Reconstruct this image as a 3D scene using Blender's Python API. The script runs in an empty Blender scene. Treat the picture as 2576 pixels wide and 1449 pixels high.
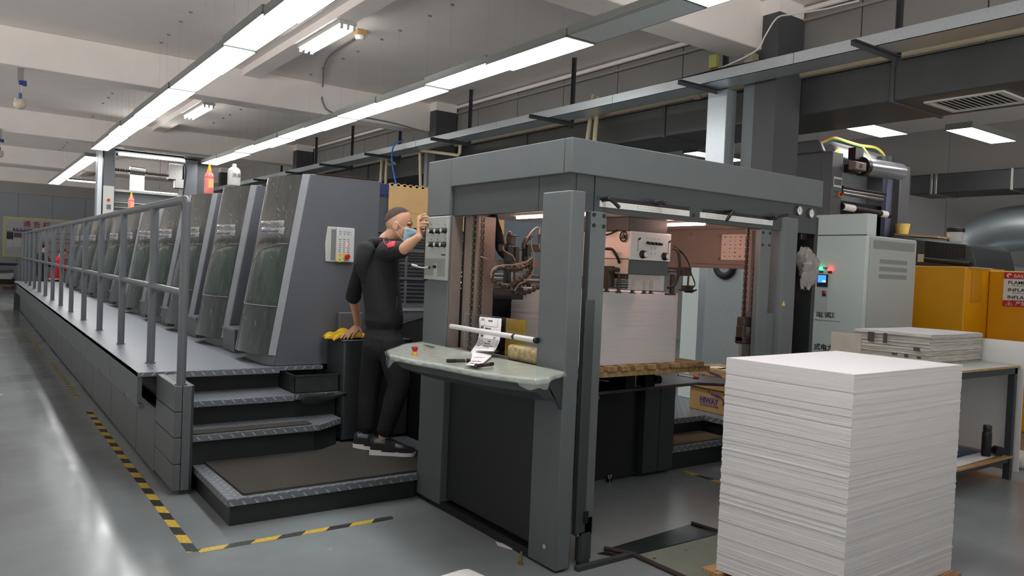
import bpy, bmesh, math, random
from mathutils import Vector, Matrix

random.seed(7)
SC = bpy.context.scene
COL = SC.collection

# ---------------------------------------------------------------- camera
CAM_ROT = Matrix(((0.81233692, -0.01960918, -0.58285866),
                  (-0.58164, 0.04553991, -0.81217056),
                  (0.04246933, 0.99877004, 0.02558827)))
CAM_POS = Vector((0.0, 0.0, 1.58))
FPX = 1917.18
cam_data = bpy.data.cameras.new('camera')
cam_data.sensor_width = 36.0
cam_data.lens = FPX * 36.0 / 2576.0
cam_data.clip_start = 0.05
cam_data.clip_end = 200
cam = bpy.data.objects.new('camera', cam_data)
COL.objects.link(cam)
cam.matrix_world = Matrix.Translation(CAM_POS) @ CAM_ROT.to_4x4()
SC.camera = cam

# ---------------------------------------------------------------- world, exposure
LAMP_E = 13.0          # emission of the ceiling LED panels
world = bpy.data.worlds.new('world')
SC.world = world
world.use_nodes = True
wnt = world.node_tree
wtc = wnt.nodes.new('ShaderNodeTexCoord')
wsp = wnt.nodes.new('ShaderNodeSeparateXYZ')
wnt.links.new(wtc.outputs['Generated'], wsp.inputs[0])
wmr = wnt.nodes.new('ShaderNodeMapRange')
wmr.inputs['From Min'].default_value = -0.12
wmr.inputs['From Max'].default_value = 0.02
wnt.links.new(wsp.outputs['Z'], wmr.inputs['Value'])
wmx = wnt.nodes.new('ShaderNodeMixRGB')
wmx.inputs[1].default_value = (0.90, 0.86, 0.83, 1)      # invented bright ground, added as uplight for the ceiling
wmx.inputs[2].default_value = (0.05, 0.053, 0.056, 1)      # dim upper half of the added light, sparing upright faces
wnt.links.new(wmr.outputs['Result'], wmx.inputs[0])
wnt.links.new(wmx.outputs[0], wnt.nodes['Background'].inputs[0])
wnt.nodes['Background'].inputs[1].default_value = 3.6
vs = SC.view_settings
SC.display_settings.display_device = 'sRGB'
vs.view_transform = 'Standard'
vs.look = 'None'
vs.gamma = 1.0
vs.use_curve_mapping = False
vs.exposure = 0.27
SC.cycles.use_denoising = True
SC.cycles.max_bounces = 8
SC.cycles.diffuse_bounces = 5
SC.cycles.sample_clamp_indirect = 6.0


def at(px, py, x=None, y=None, z=None):
    """world point where the sight line of a photo pixel meets a plane of the room"""
    d = CAM_ROT @ Vector((px - 1288.0, -(py - 724.5), -FPX))
    if x is not None:
        t = (x - CAM_POS.x) / d.x
    elif y is not None:
        t = (y - CAM_POS.y) / d.y
    else:
        t = (z - CAM_POS.z) / d.z
    return CAM_POS + d * t


# ---------------------------------------------------------------- materials
def lin(c):
    r = []
    for k in c[:3]:
        k = k / 255.0
        r.append(k / 12.92 if k <= 0.04045 else ((k + 0.055) / 1.055) ** 2.4)
    return (r[0], r[1], r[2], 1.0)


MATS = {}


def mat(name, rgb, rough=0.5, metal=0.0, var=0.0, scale=6.0, bump=0.0, bscale=60.0, emit=0.0, coat=0.0,
        trans=0.0, alpha=1.0, rvar=0.0, stretch=None, rgb2=None, spec=0.5, ior=1.45):
    if name in MATS:
        return MATS[name]
    m = bpy.data.materials.new(name)
    m.use_nodes = True
    nt = m.node_tree
    b = nt.nodes['Principled BSDF']
    b.inputs['Base Color'].default_value = lin(rgb)
    b.inputs['Roughness'].default_value = rough
    b.inputs['Metallic'].default_value = metal
    b.inputs['Coat Weight'].default_value = coat
    b.inputs['Coat Roughness'].default_value = 0.08
    b.inputs['Transmission Weight'].default_value = trans
    b.inputs['Alpha'].default_value = alpha
    b.inputs['Specular IOR Level'].default_value = spec
    b.inputs['IOR'].default_value = ior
    if emit > 0:
        b.inputs['Emission Color'].default_value = lin(rgb)
        b.inputs['Emission Strength'].default_value = emit
    tc = None
    if var > 0 or bump > 0 or rvar > 0:
        tc = nt.nodes.new('ShaderNodeNewGeometry')
        src = tc.outputs['Position']
        if stretch:
            mp = nt.nodes.new('ShaderNodeMapping')
            mp.inputs['Scale'].default_value = stretch
            nt.links.new(src, mp.inputs['Vector'])
            src = mp.outputs['Vector']
    if var > 0 or rvar > 0:
        n = nt.nodes.new('ShaderNodeTexNoise')
        n.inputs['Scale'].default_value = scale
        n.inputs['Detail'].default_value = 6
        n.inputs['Roughness'].default_value = 0.6
        nt.links.new(src, n.inputs['Vector'])
        if var > 0:
            r = nt.nodes.new('ShaderNodeValToRGB')
            c = lin(rgb)
            c2 = lin(rgb2) if rgb2 else c
            r.color_ramp.elements[0].position = 0.3
            r.color_ramp.elements[1].position = 0.7
            r.color_ramp.elements[0].color = (c2[0] * (1 - var), c2[1] * (1 - var), c2[2] * (1 - var), 1)
            r.color_ramp.elements[1].color = (min(1, c[0] * (1 + var)), min(1, c[1] * (1 + var)), min(1, c[2] * (1 + var)), 1)
            nt.links.new(n.outputs['Fac'], r.inputs['Fac'])
            nt.links.new(r.outputs['Color'], b.inputs['Base Color'])
        if rvar > 0:
            mr = nt.nodes.new('ShaderNodeMapRange')
            mr.inputs['From Min'].default_value = 0.3
            mr.inputs['From Max'].default_value = 0.7
            mr.inputs['To Min'].default_value = max(0.02, rough - rvar)
            mr.inputs['To Max'].default_value = min(1, rough + rvar)
            nt.links.new(n.outputs['Fac'], mr.inputs['Value'])
            nt.links.new(mr.outputs['Result'], b.inputs['Roughness'])
    if bump > 0:
        n2 = nt.nodes.new('ShaderNodeTexNoise')
        n2.inputs['Scale'].default_value = bscale
        n2.inputs['Detail'].default_value = 4
        nt.links.new(src, n2.inputs['Vector'])
        bp = nt.nodes.new('ShaderNodeBump')
        bp.inputs['Strength'].default_value = bump
        bp.inputs['Distance'].default_value = 0.02
        nt.links.new(n2.outputs['Fac'], bp.inputs['Height'])
        nt.links.new(bp.outputs['Normal'], b.inputs['Normal'])
    MATS[name] = m
    return m


def math_node(nt, op, a, b=None, c=None):
    n = nt.nodes.new('ShaderNodeMath')
    n.operation = op
    for i, s in enumerate((a, b, c)):
        if s is None:
            continue
        if isinstance(s, (int, float)):
            n.inputs[i].default_value = s
        else:
            nt.links.new(s, n.inputs[i])
    return n.outputs[0]


def diamond_plate(name, rgb, pitch=0.05, rough=0.38, metal=0.6, light=1.7):
    """steel tread plate: raised lozenges in two crossed directions, in world metres"""
    m = bpy.data.materials.new(name)
    m.use_nodes = True
    nt = m.node_tree
    b = nt.nodes['Principled BSDF']
    g = nt.nodes.new('ShaderNodeNewGeometry')
    s = nt.nodes.new('ShaderNodeSeparateXYZ')
    nt.links.new(g.outputs['Position'], s.inputs[0])
    x = math_node(nt, 'ADD', s.outputs['X'], 0.0)
    y = math_node(nt, 'ADD', s.outputs['Y'], s.outputs['Z'])
    u = math_node(nt, 'DIVIDE', x, pitch)
    v = math_node(nt, 'DIVIDE', y, pitch)
    p = math_node(nt, 'MULTIPLY', math_node(nt, 'ADD', u, v), 0.7071)
    q = math_node(nt, 'MULTIPLY', math_node(nt, 'SUBTRACT', u, v), 0.7071)
    fp = math_node(nt, 'FLOOR', p)
    fq = math_node(nt, 'FLOOR', q)
    par = math_node(nt, 'ABSOLUTE', math_node(nt, 'MODULO', math_node(nt, 'ADD', fp, fq), 2.0))
    a = math_node(nt, 'SUBTRACT', math_node(nt, 'SUBTRACT', p, fp), 0.5)
    c = math_node(nt, 'SUBTRACT', math_node(nt, 'SUBTRACT', q, fq), 0.5)

    def loz(i, j):
        aa = math_node(nt, 'POWER', math_node(nt, 'DIVIDE', math_node(nt, 'ABSOLUTE', i), 0.46), 2.0)
        bb = math_node(nt, 'POWER', math_node(nt, 'DIVIDE', math_node(nt, 'ABSOLUTE', j), 0.15), 2.0)
        return math_node(nt, 'MAXIMUM', math_node(nt, 'SUBTRACT', 1.0, math_node(nt, 'ADD', aa, bb)), 0.0)
    l1, l2 = loz(a, c), loz(c, a)
    mix = math_node(nt, 'ADD', math_node(nt, 'MULTIPLY', l1, par), math_node(nt, 'MULTIPLY', l2, math_node(nt, 'SUBTRACT', 1.0, par)))
    h = math_node(nt, 'MINIMUM', math_node(nt, 'MULTIPLY', mix, 2.0), 1.0)
    nz = nt.nodes.new('ShaderNodeTexNoise')
    nz.inputs['Scale'].default_value = 5.0
    nz.inputs['Detail'].default_value = 5.0
    nt.links.new(g.outputs['Position'], nz.inputs['Vector'])
    cr = nt.nodes.new('ShaderNodeMixRGB')
    c0 = lin(rgb)
    cr.inputs[1].default_value = c0
    cr.inputs[2].default_value = (min(1, c0[0] * light), min(1, c0[1] * light), min(1, c0[2] * light), 1)
    nt.links.new(h, cr.inputs[0])
    ml = nt.nodes.new('ShaderNodeMixRGB')
    ml.blend_type = 'MULTIPLY'
    ml.inputs[0].default_value = 0.5
    nt.links.new(cr.outputs[0], ml.inputs[1])
    nt.links.new(nz.outputs['Color'], ml.inputs[2])
    nt.links.new(cr.outputs[0], b.inputs['Base Color'])
    bp = nt.nodes.new('ShaderNodeBump')
    bp.inputs['Strength'].default_value = 1.0
    bp.inputs['Distance'].default_value = 0.004
    nt.links.new(h, bp.inputs['Height'])
    nt.links.new(bp.outputs['Normal'], b.inputs['Normal'])
    b.inputs['Roughness'].default_value = rough
    b.inputs['Metallic'].default_value = metal
    MATS[name] = m
    return m


def striped(name, rgb1, rgb2, axis, period, skew=0.0, wear=0.0):
    """hazard tape: two-colour slanted stripes along world x (0) or y (1)"""
    m = bpy.data.materials.new(name)
    m.use_nodes = True
    nt = m.node_tree
    b = nt.nodes['Principled BSDF']
    g = nt.nodes.new('ShaderNodeNewGeometry')
    s = nt.nodes.new('ShaderNodeSeparateXYZ')
    nt.links.new(g.outputs['Position'], s.inputs[0])
    along, across = (s.outputs['X'], s.outputs['Y']) if axis == 0 else (s.outputs['Y'], s.outputs['X'])
    t = math_node(nt, 'ADD', along, math_node(nt, 'MULTIPLY', across, skew))
    f = math_node(nt, 'FRACT', math_node(nt, 'DIVIDE', t, period))
    k = math_node(nt, 'GREATER_THAN', f, 0.5)
    n = nt.nodes.new('ShaderNodeTexNoise')
    n.inputs['Scale'].default_value = 90
    n.inputs['Detail'].default_value = 4
    nt.links.new(g.outputs['Position'], n.inputs['Vector'])
    mx = nt.nodes.new('ShaderNodeMixRGB')
    mx.inputs[1].default_value = lin(rgb1)
    mx.inputs[2].default_value = lin(rgb2)
    nt.links.new(k, mx.inputs[0])
    mw = nt.nodes.new('ShaderNodeMixRGB')
    mw.inputs[2].default_value = lin((88, 90, 86))
    nt.links.new(mx.outputs[0], mw.inputs[1])
    w = math_node(nt, 'MULTIPLY', math_node(nt, 'GREATER_THAN', n.outputs['Fac'], 0.56), wear)
    nt.links.new(w, mw.inputs[0])
    nt.links.new(mw.outputs[0], b.inputs['Base Color'])
    b.inputs['Roughness'].default_value = 0.45
    MATS[name] = m
    return m


# ---------------------------------------------------------------- mesh builder
WL = {}


def basis(d):
    d = Vector(d).normalized()
    a = Vector((0, 0, 1)) if abs(d.z) < 0.9 else Vector((1, 0, 0))
    u = d.cross(a).normalized()
    return u, d.cross(u).normalized(), d


class MB:
    def __init__(self):
        self.v, self.f, self.m = [], [], []

    def add(self, vs, fs, mi=0):
        o = len(self.v)
        self.v += [tuple(p) for p in vs]
        for q in fs:
            self.f.append([i + o for i in q])
            self.m.append(mi)
        return self

    def box(self, x0, x1, y0, y1, z0, z1, mi=0):
        if x0 > x1: x0, x1 = x1, x0
        if y0 > y1: y0, y1 = y1, y0
        if z0 > z1: z0, z1 = z1, z0
        vs = [(x, y, z) for z in (z0, z1) for y in (y0, y1) for x in (x0, x1)]
        return self.add(vs, [(0, 2, 3, 1), (4, 5, 7, 6), (0, 1, 5, 4), (2, 6, 7, 3), (0, 4, 6, 2), (1, 3, 7, 5)], mi)

    def obox(self, c, ax, ay, az, mi=0):
        """box from centre and three half-extent vectors"""
        c, ax, ay, az = Vector(c), Vector(ax), Vector(ay), Vector(az)
        vs = [c + ax * sx + ay * sy + az * sz for sz in (-1, 1) for sy in (-1, 1) for sx in (-1, 1)]
        return self.add(vs, [(0, 2, 3, 1), (4, 5, 7, 6), (0, 1, 5, 4), (2, 6, 7, 3), (0, 4, 6, 2), (1, 3, 7, 5)], mi)

    def prism(self, pts, vec, mi=0):
        vec = Vector(vec)
        a = [Vector(p) for p in pts]
        n = len(a)
        vs = a + [p + vec for p in a]
        fs = [list(range(n))[::-1], [n + i for i in range(n)]]
        fs += [(i, (i + 1) % n, n + (i + 1) % n, n + i) for i in range(n)]
        return self.add(vs, fs, mi)

    def tube(self, path, r, n=10, caps=True, mi=0, closed=False, flat=None):
        P = [Vector(p) for p in path]
        k = len(P)
        rr = r if isinstance(r, (list, tuple)) else [r] * k
        T = []
        for i in range(k):
            if closed:
                t = P[(i + 1) % k] - P[i - 1]
            else:
                t = P[min(i + 1, k - 1)] - P[max(i - 1, 0)]
            T.append(t.normalized() if t.length > 1e-9 else Vector((0, 0, 1)))
        u, w, _ = basis(T[0])
        vs = []
        for i in range(k):
            u = (u - T[i] * u.dot(T[i]))
            u = u.normalized() if u.length > 1e-6 else basis(T[i])[0]
            w = T[i].cross(u)
            for j in range(n):
                a = 2 * math.pi * j / n
                fl = 1.0 if flat is None else flat
                vs.append(P[i] + u * (math.cos(a) * rr[i]) + w * (math.sin(a) * rr[i] * fl))
        fs = []
        for i in range(k if closed else k - 1):
            i2 = (i + 1) % k
            for j in range(n):
                fs.append((i * n + j, i * n + (j + 1) % n, i2 * n + (j + 1) % n, i2 * n + j))
        if caps and not closed:
            fs.append(list(range(n))[::-1])
            fs.append([(k - 1) * n + j for j in range(n)])
        return self.add(vs, fs, mi)

    def cyl(self, p0, p1, r, n=20, r2=None, mi=0):
        return self.tube([p0, p1], [r, r if r2 is None else r2], n, True, mi)

    def lathe(self, prof, base, axis=(0, 0, 1), n=20, mi=0):
        u, w, d = basis(axis)
        base = Vector(base)
        vs, fs = [], []
        for (r, h) in prof:
            for j in range(n):
                a = 2 * math.pi * j / n
                vs.append(base + d * h + u * (r * math.cos(a)) + w * (r * math.sin(a)))
        for i in range(len(prof) - 1):
            for j in range(n):
                fs.append((i * n + j, i * n + (j + 1) % n, (i + 1) * n + (j + 1) % n, (i + 1) * n + j))
        fs.append(list(range(n))[::-1])
        fs.append([(len(prof) - 1) * n + j for j in range(n)])
        return self.add(vs, fs, mi)

    def ball(self, c, r, n=12, k=8, mi=0, sc=(1, 1, 1)):
        c = Vector(c)
        vs = [c + Vector((0, 0, -r * sc[2]))]
        for i in range(1, k):
            a = math.pi * i / k
            for j in range(n):
                b = 2 * math.pi * j / n
                vs.append(c + Vector((r * sc[0] * math.sin(a) * math.cos(b), r * sc[1] * math.sin(a) * math.sin(b), -r * sc[2] * math.cos(a))))
        vs.append(c + Vector((0, 0, r * sc[2])))
        fs = [(0, 1 + (j + 1) % n, 1 + j) for j in range(n)]
        for i in range(k - 2):
            for j in range(n):
                fs.append((1 + i * n + j, 1 + i * n + (j + 1) % n, 1 + (i + 1) * n + (j + 1) % n, 1 + (i + 1) * n + j))
        t = len(vs) - 1
        o = 1 + (k - 2) * n
        fs += [(o + j, o + (j + 1) % n, t) for j in range(n)]
        return self.add(vs, fs, mi)

    def grid(self, rows, mi=0, closed=False):
        """faces between rows of points (each row the same length)"""
        n = len(rows[0])
        vs = [p for r in rows for p in r]
        fs = []
        for i in range(len(rows) - 1):
            for j in range(n if closed else n - 1):
                j2 = (j + 1) % n
                fs.append((i * n + j, i * n + j2, (i + 1) * n + j2, (i + 1) * n + j))
        return self.add(vs, fs, mi)

    def build(self, name, material, parent=None, bevel=0.0, segs=2, smooth=35.0, solid=0.0, label=None, origin=None, sub=0):
        if parent is not None:
            o0 = WL[parent.name]
        elif origin is not None:
            o0 = Vector(origin)
        else:
            xs = [p[0] for p in self.v]; ys = [p[1] for p in self.v]; zs = [p[2] for p in self.v]
            o0 = Vector(((min(xs) + max(xs)) / 2, (min(ys) + max(ys)) / 2, min(zs)))
        me = bpy.data.meshes.new(name)
        me.from_pydata([(p[0] - o0.x, p[1] - o0.y, p[2] - o0.z) for p in self.v], [], self.f)
        mm = material if isinstance(material, (list, tuple)) else [material]
        for q in mm:
            me.materials.append(q)
        if len(mm) > 1:
            me.polygons.foreach_set('material_index', self.m)
        bm = bmesh.new()
        bm.from_mesh(me)
        bmesh.ops.recalc_face_normals(bm, faces=bm.faces)
        bm.to_mesh(me)
        bm.free()
        if smooth:
            me.polygons.foreach_set('use_smooth', [True] * len(me.polygons))
            me.set_sharp_from_angle(angle=math.radians(smooth))
        me.update()
        o = bpy.data.objects.new(name, me)
        COL.objects.link(o)
        if parent is not None:
            o.parent = parent
        else:
            o.location = o0
        WL[o.name] = o0
        if solid:
            s = o.modifiers.new('thickness', 'SOLIDIFY')
            s.thickness = solid
            s.offset = 0
        if bevel:
            b = o.modifiers.new('bevel', 'BEVEL')
            b.width = bevel
            b.segments = segs
            b.limit_method = 'ANGLE'
            b.angle_limit = math.radians(40)
            b.harden_normals = False
        if sub:
            s = o.modifiers.new('sub', 'SUBSURF')
            s.levels = sub
            s.render_levels = sub
        if label:
            o['label'] = label
        return o


def tag(o, label, cat, group=None, kind=None):
    o['label'] = label
    o['category'] = cat
    if group:
        o['group'] = group
    if kind:
        o['kind'] = kind
    return o


def struct(o):
    o['kind'] = 'structure'
    return o


def thing(name, loc, label, cat, group=None):
    o = bpy.data.objects.new(name, None)
    o.empty_display_size = 0.1
    COL.objects.link(o)
    o.location = loc
    WL[o.name] = Vector(loc)
    return tag(o, label, cat, group)


def dup(root, delta, label=None, group=None):
    """copy a thing with its parts and sub-parts, moved by delta"""
    r = root.copy()
    COL.objects.link(r)
    r.location = Vector(root.location) + Vector(delta)
    WL[r.name] = WL[root.name] + Vector(delta)
    if label:
        r['label'] = label
    if group:
        r['group'] = group
    for ch in list(root.children):
        c = ch.copy()
        COL.objects.link(c)
        c.parent = r
        WL[c.name] = WL[ch.name] + Vector(delta)
        for g in list(ch.children):
            d = g.copy()
            COL.objects.link(d)
            d.parent = c
            WL[d.name] = WL[g.name] + Vector(delta)
    return r


def lettering(s, pos, right, up, size, material, parent, name='lettering', width=None, align='LEFT', depth=0.0006, bold=0.0):
    cu = bpy.data.curves.new('txt', 'FONT')
    cu.body = s
    cu.size = size
    cu.align_x = align
    cu.extrude = depth
    cu.offset = bold
    cu.resolution_u = 3
    to = bpy.data.objects.new('txt', cu)
    COL.objects.link(to)
    me0 = to.to_mesh()
    R, U = Vector(right).normalized(), Vector(up).normalized()
    N = R.cross(U)
    vs = [Vector(v.co) for v in me0.vertices]
    fs = [list(p.vertices) for p in me0.polygons]
    to.to_mesh_clear()
    bpy.data.objects.remove(to)
    bpy.data.curves.remove(cu)
    k = 1.0
    if width and vs:
        w = max(v.x for v in vs) - min(v.x for v in vs)
        k = width / w if w > 0 else 1.0
    mb = MB()
    pos = Vector(pos)
    mb.add([pos + R * (v.x * k) + U * v.y + N * (v.z + depth) for v in vs], fs)
    return mb.build(name, material, parent, smooth=0)


def arc(c, u, v, r, a0, a1, n=10):
    c, u, v = Vector(c), Vector(u), Vector(v)
    return [c + u * (r * math.cos(math.radians(a0 + (a1 - a0) * i / n))) + v * (r * math.sin(math.radians(a0 + (a1 - a0) * i / n))) for i in range(n + 1)]


def spline(pts, n=8):
    """Catmull-Rom through points"""
    P = [Vector(p) for p in pts]
    P = [P[0] * 2 - P[1]] + P + [P[-1] * 2 - P[-2]]
    out = []
    for i in range(1, len(P) - 2):
        a, b, c, d = P[i - 1], P[i], P[i + 1], P[i + 2]
        for j in range(n):
            t = j / n
            out.append(0.5 * ((2 * b) + (c - a) * t + (2 * a - 5 * b + 4 * c - d) * t * t + (3 * b - a - 3 * c + d) * t ** 3))
    out.append(P[-2])
    return out


# ---------------------------------------------------------------- palette
M_CEIL = mat('ceiling paint', (232, 225, 220), 0.9, var=0.04, scale=1.2)
M_BEAM = mat('beam paint', (236, 230, 225), 0.85, var=0.04, scale=2.0)
M_WALLG = mat('grey wall panel', (160, 158, 156), 0.7, var=0.03, scale=1.5)
M_WALLB = mat('blue grey wall panel', (158, 163, 170), 0.5, var=0.03, scale=1.0)
M_COLD = mat('dark grey column paint', (72, 73, 76), 0.6, var=0.06, scale=3)
M_COLG = mat('grey column paint', (112, 118, 120), 0.5, var=0.05, scale=3)
M_GREY = mat('machine grey paint', (92, 98, 99), 0.42, var=0.04, scale=9, bump=0.05, bscale=400)
M_GREYD = mat('machine dark grey paint', (58, 63, 65), 0.45, var=0.05, scale=8, bump=0.05, bscale=400)
M_UNIT = mat('press unit grey paint', (92, 95, 101), 0.45, var=0.07, scale=4, bump=0.04, bscale=350)
M_BLACK = mat('black paint', (22, 23, 24), 0.45)
M_SHADE = mat('charcoal steel panel', (40, 43, 44), 0.5, var=0.06, scale=5)
M_BROWN = mat('taupe painted steel', (126, 114, 106), 0.5, var=0.05, scale=12, bump=0.08, bscale=260)
M_STRIP = mat('light grey edge strip', (150, 153, 158), 0.35, var=0.06, scale=14)
M_ALU = mat('aluminium', (205, 206, 208), 0.28, 0.85, var=0.03, scale=20)
M_STEEL = mat('machined steel', (150, 148, 144), 0.3, 0.9, var=0.08, scale=25)
M_GALV = mat('galvanised steel', (182, 190, 194), 0.36, 0.75, var=0.06, scale=40, rvar=0.06)
M_RAIL = mat('grey painted tube', (98, 103, 108), 0.35, var=0.03, scale=10)
M_LTGREY = mat('light grey plastic', (186, 187, 183), 0.45, var=0.03, scale=10)
M_CREAM = mat('cream painted steel', (205, 190, 178), 0.4, var=0.04, scale=6, bump=0.03, bscale=300)
M_RUBBER = mat('black rubber', (20, 20, 21), 0.6)
M_KNOB = mat('black knob plastic', (26, 26, 27), 0.35)
M_BRASSY = mat('oily brown steel', (66, 55, 47), 0.4, 0.35, var=0.25, scale=30)
M_PAPER = mat('white paper', (226, 225, 226), 0.75)
M_WOOD = mat('pallet wood', (176, 138, 96), 0.7, var=0.25, scale=14, stretch=(1, 6, 6), rgb2=(140, 104, 66))
M_WOODB = mat('plywood', (186, 150, 102), 0.7, var=0.2, scale=10)
M_CARD = mat('cardboard', (196, 162, 112), 0.8, var=0.06, scale=5)
M_CARD2 = mat('kraft carton', (176, 142, 92), 0.75, var=0.1, scale=5)
M_YEL = mat('yellow machine paint', (222, 156, 10), 0.35, var=0.05, scale=3)
M_MINT = mat('pale green-white cabinet paint', (206, 216, 212), 0.4, var=0.02, scale=3)
M_MINTSHADE = mat('shaded cabinet paint', (176, 184, 182), 0.45, var=0.02, scale=3)  # darker copy of the cabinet paint, imitating shade on one side
M_RED = mat('red plastic', (178, 26, 22), 0.3)
M_YELP = mat('yellow plastic', (228, 176, 40), 0.4)
M_WHITE = mat('white plastic', (226, 226, 224), 0.4)
M_INK = mat('black ink', (28, 28, 30), 0.7)
M_LED = mat('lit diffuser', (255, 255, 255), 0.5, emit=LAMP_E)
M_TUBE = mat('lit tube', (255, 252, 248), 0.5, emit=LAMP_E * 1.6)
M_WARM = mat('lit warm tube', (255, 205, 188), 0.5, emit=27.0)
M_CLEAR = mat('clear acrylic', (240, 246, 244), 0.03, trans=1.0, ior=1.3)
M_TREAD = diamond_plate('steel tread plate', (112, 118, 124), 0.052, light=2.1, metal=0.15)
M_PIPE = mat('cream plastic pipe', (190, 178, 150), 0.5, var=0.05, scale=8)
M_DUCT = mat('dark grey duct', (54, 57, 57), 0.45, 0.0, var=0.12, scale=4, bump=0.25, bscale=3.0)

# ================================================================ SETTING
M_FLOOR = mat('painted concrete floor', (136, 143, 146), 0.2, var=0.10, scale=0.8, bump=0.02, bscale=14, rvar=0.08, rgb2=(126, 132, 133), spec=0.6)
ZC = 4.45
struct(MB().box(-9.0, 15.2, -5, 37.2, -0.12, 0.0).build('floor', M_FLOOR, smooth=0))
struct(MB().box(-9.0, 15.2, -5, 37.2, ZC, ZC + 0.15).build('ceiling', M_CEIL, smooth=0))
bw = MB()
x = -9.0
while x < 15.2:                                    # sandwich panels with open joints
    x1 = min(x + 1.185, 15.2)
    bw.box(x + 0.006, x1 - 0.006, 36.6, 36.66, 0, 3.74)
    x = x1
bw.box(-9.0, 15.2, 36.63, 36.9, 0, 3.74)
struct(bw.build('wall_back', M_WALLB, smooth=0))
struct(MB().box(-9.0, 15.2, 36.4, 36.62, 3.74, ZC).build('trim_1', M_WALLG, smooth=0))
rw = MB()
y = -5.0
while y < 37.2:
    rw.box(14.4, 14.5, y + 0.003, min(y + 1.95, 37.2) - 0.003, 0, ZC)
    y += 1.95
rw.box(14.45, 14.6, -5, 37.2, 0, ZC)
struct(rw.build('wall_right', M_WALLG, smooth=0))

# bulkhead panels above the duct, with joints
bk = MB()
y = -5.0
while y < 36.4:
    bk.box(7.10, 7.16, y + 0.007, min(y + 1.15, 36.4) - 0.007, 3.70, ZC)
    y += 1.15
bk.box(7.13, 7.2, -5, 36.4, 3.70, ZC)
struct(bk.build('trim_2', mat('bulkhead grey', (132, 130, 128), 0.7, var=0.03, scale=1.5), smooth=0))

# cross beams, pitch as the columns, and a small lengthwise beam
n = 3
for yb in (-1.75, 5.02, 11.98, 18.96, 25.95, 32.9):
    struct(MB().box(-9.0, 15.2 if yb > 30 else 7.1, yb, yb + 0.40, 3.95, ZC).build('trim_%d' % n, M_BEAM, bevel=0.012))
    n += 1
struct(MB().box(3.37, 3.62, -5, 33, 4.345, ZC).build('trim_%d' % n, M_BEAM, smooth=0))
n += 1
# columns: dark paint up to 4.3, a grey sheet beside them
for k, yc in enumerate((4.82, 11.76, 18.7, 25.7)):
    c = MB()
    c.box(6.65, 7.07, yc, yc + 0.26, 0, 4.30)
    c.box(6.648, 6.655, yc - 0.003, yc + 0.01, 0, 4.3)
    struct(c.build('trim_%d' % n, M_COLD, smooth=0))
    n += 1
    struct(MB().box(6.652, 7.068, yc + 0.002, yc + 0.258, 4.30, ZC).build('trim_%d' % n, M_BEAM, smooth=0))
    n += 1
    struct(MB().box(6.68, 7.0, yc + 0.261, yc + 0.42, 0, 4.28).build('trim_%d' % n, M_COLG, smooth=0))
    n += 1

# --------------------------------------------------------- hazard tape on the floor
T_Y = striped('black and yellow floor tape', (34, 34, 32), (214, 180, 62), 1, 0.29, 0.7, wear=0.5)
T_X = striped('black and yellow tape crosswise', (34, 34, 32), (214, 180, 62), 0, 0.29, -0.9, wear=0.4)
T_W = striped('worn yellow floor tape', (96, 100, 98), (190, 168, 84), 1, 0.2, 0.4, wear=0.9)
tag(MB().box(0.985, 1.04, 4.22, 8.45, 0.0005, 0.0015).build('floor_tape', T_Y, smooth=0), 'black and yellow striped floor tape running along the walkway side of the stairs', 'floor tape')
tag(MB().box(1.04, 2.19, 4.19, 4.245, 0.0005, 0.0016).build('floor_tape', T_X, smooth=0), 'short black and yellow floor tape across the front of the bottom step', 'floor tape')
for (y0, y1, lb) in ((9.3, 12.4, 'worn yellow dashes of floor tape beside the gallery panels, nearer stretch'), (13.2, 17.5, 'worn yellow dashes of floor tape beside the gallery panels, farther stretch')):
    tag(MB().box(0.98 - (y0 - 9) * 0.012, 1.03 - (y0 - 9) * 0.012, y0, y1, 0.0005, 0.0015).build('floor_tape', T_W, smooth=0), lb, 'floor tape')
a, b = at(1722, 1186, z=0), at(1815, 1214, z=0)
d = (b - a).normalized()
s = Vector((-d.y, d.x, 0)) * 0.027
T_R = striped('black and yellow tape right', (34, 34, 32), (214, 180, 62), 1, 0.3, 0.2, wear=0.5)
tag(MB().prism([a - s, a + d * 1.1 - s, a + d * 1.1 + s, a + s], (0, 0, 0.0012)).build('floor_tape', T_R, smooth=0), 'black and yellow floor tape between the feeder and the tall paper stack', 'floor tape')

# --------------------------------------------------------- lamps
M_LAMPB = mat('lamp housing grey', (104, 108, 106), 0.4)
M_OFF = mat('unlit diffuser', (182, 190, 188), 0.4)
M_WIRE = mat('suspension wire', (128, 124, 120), 0.5)


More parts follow.
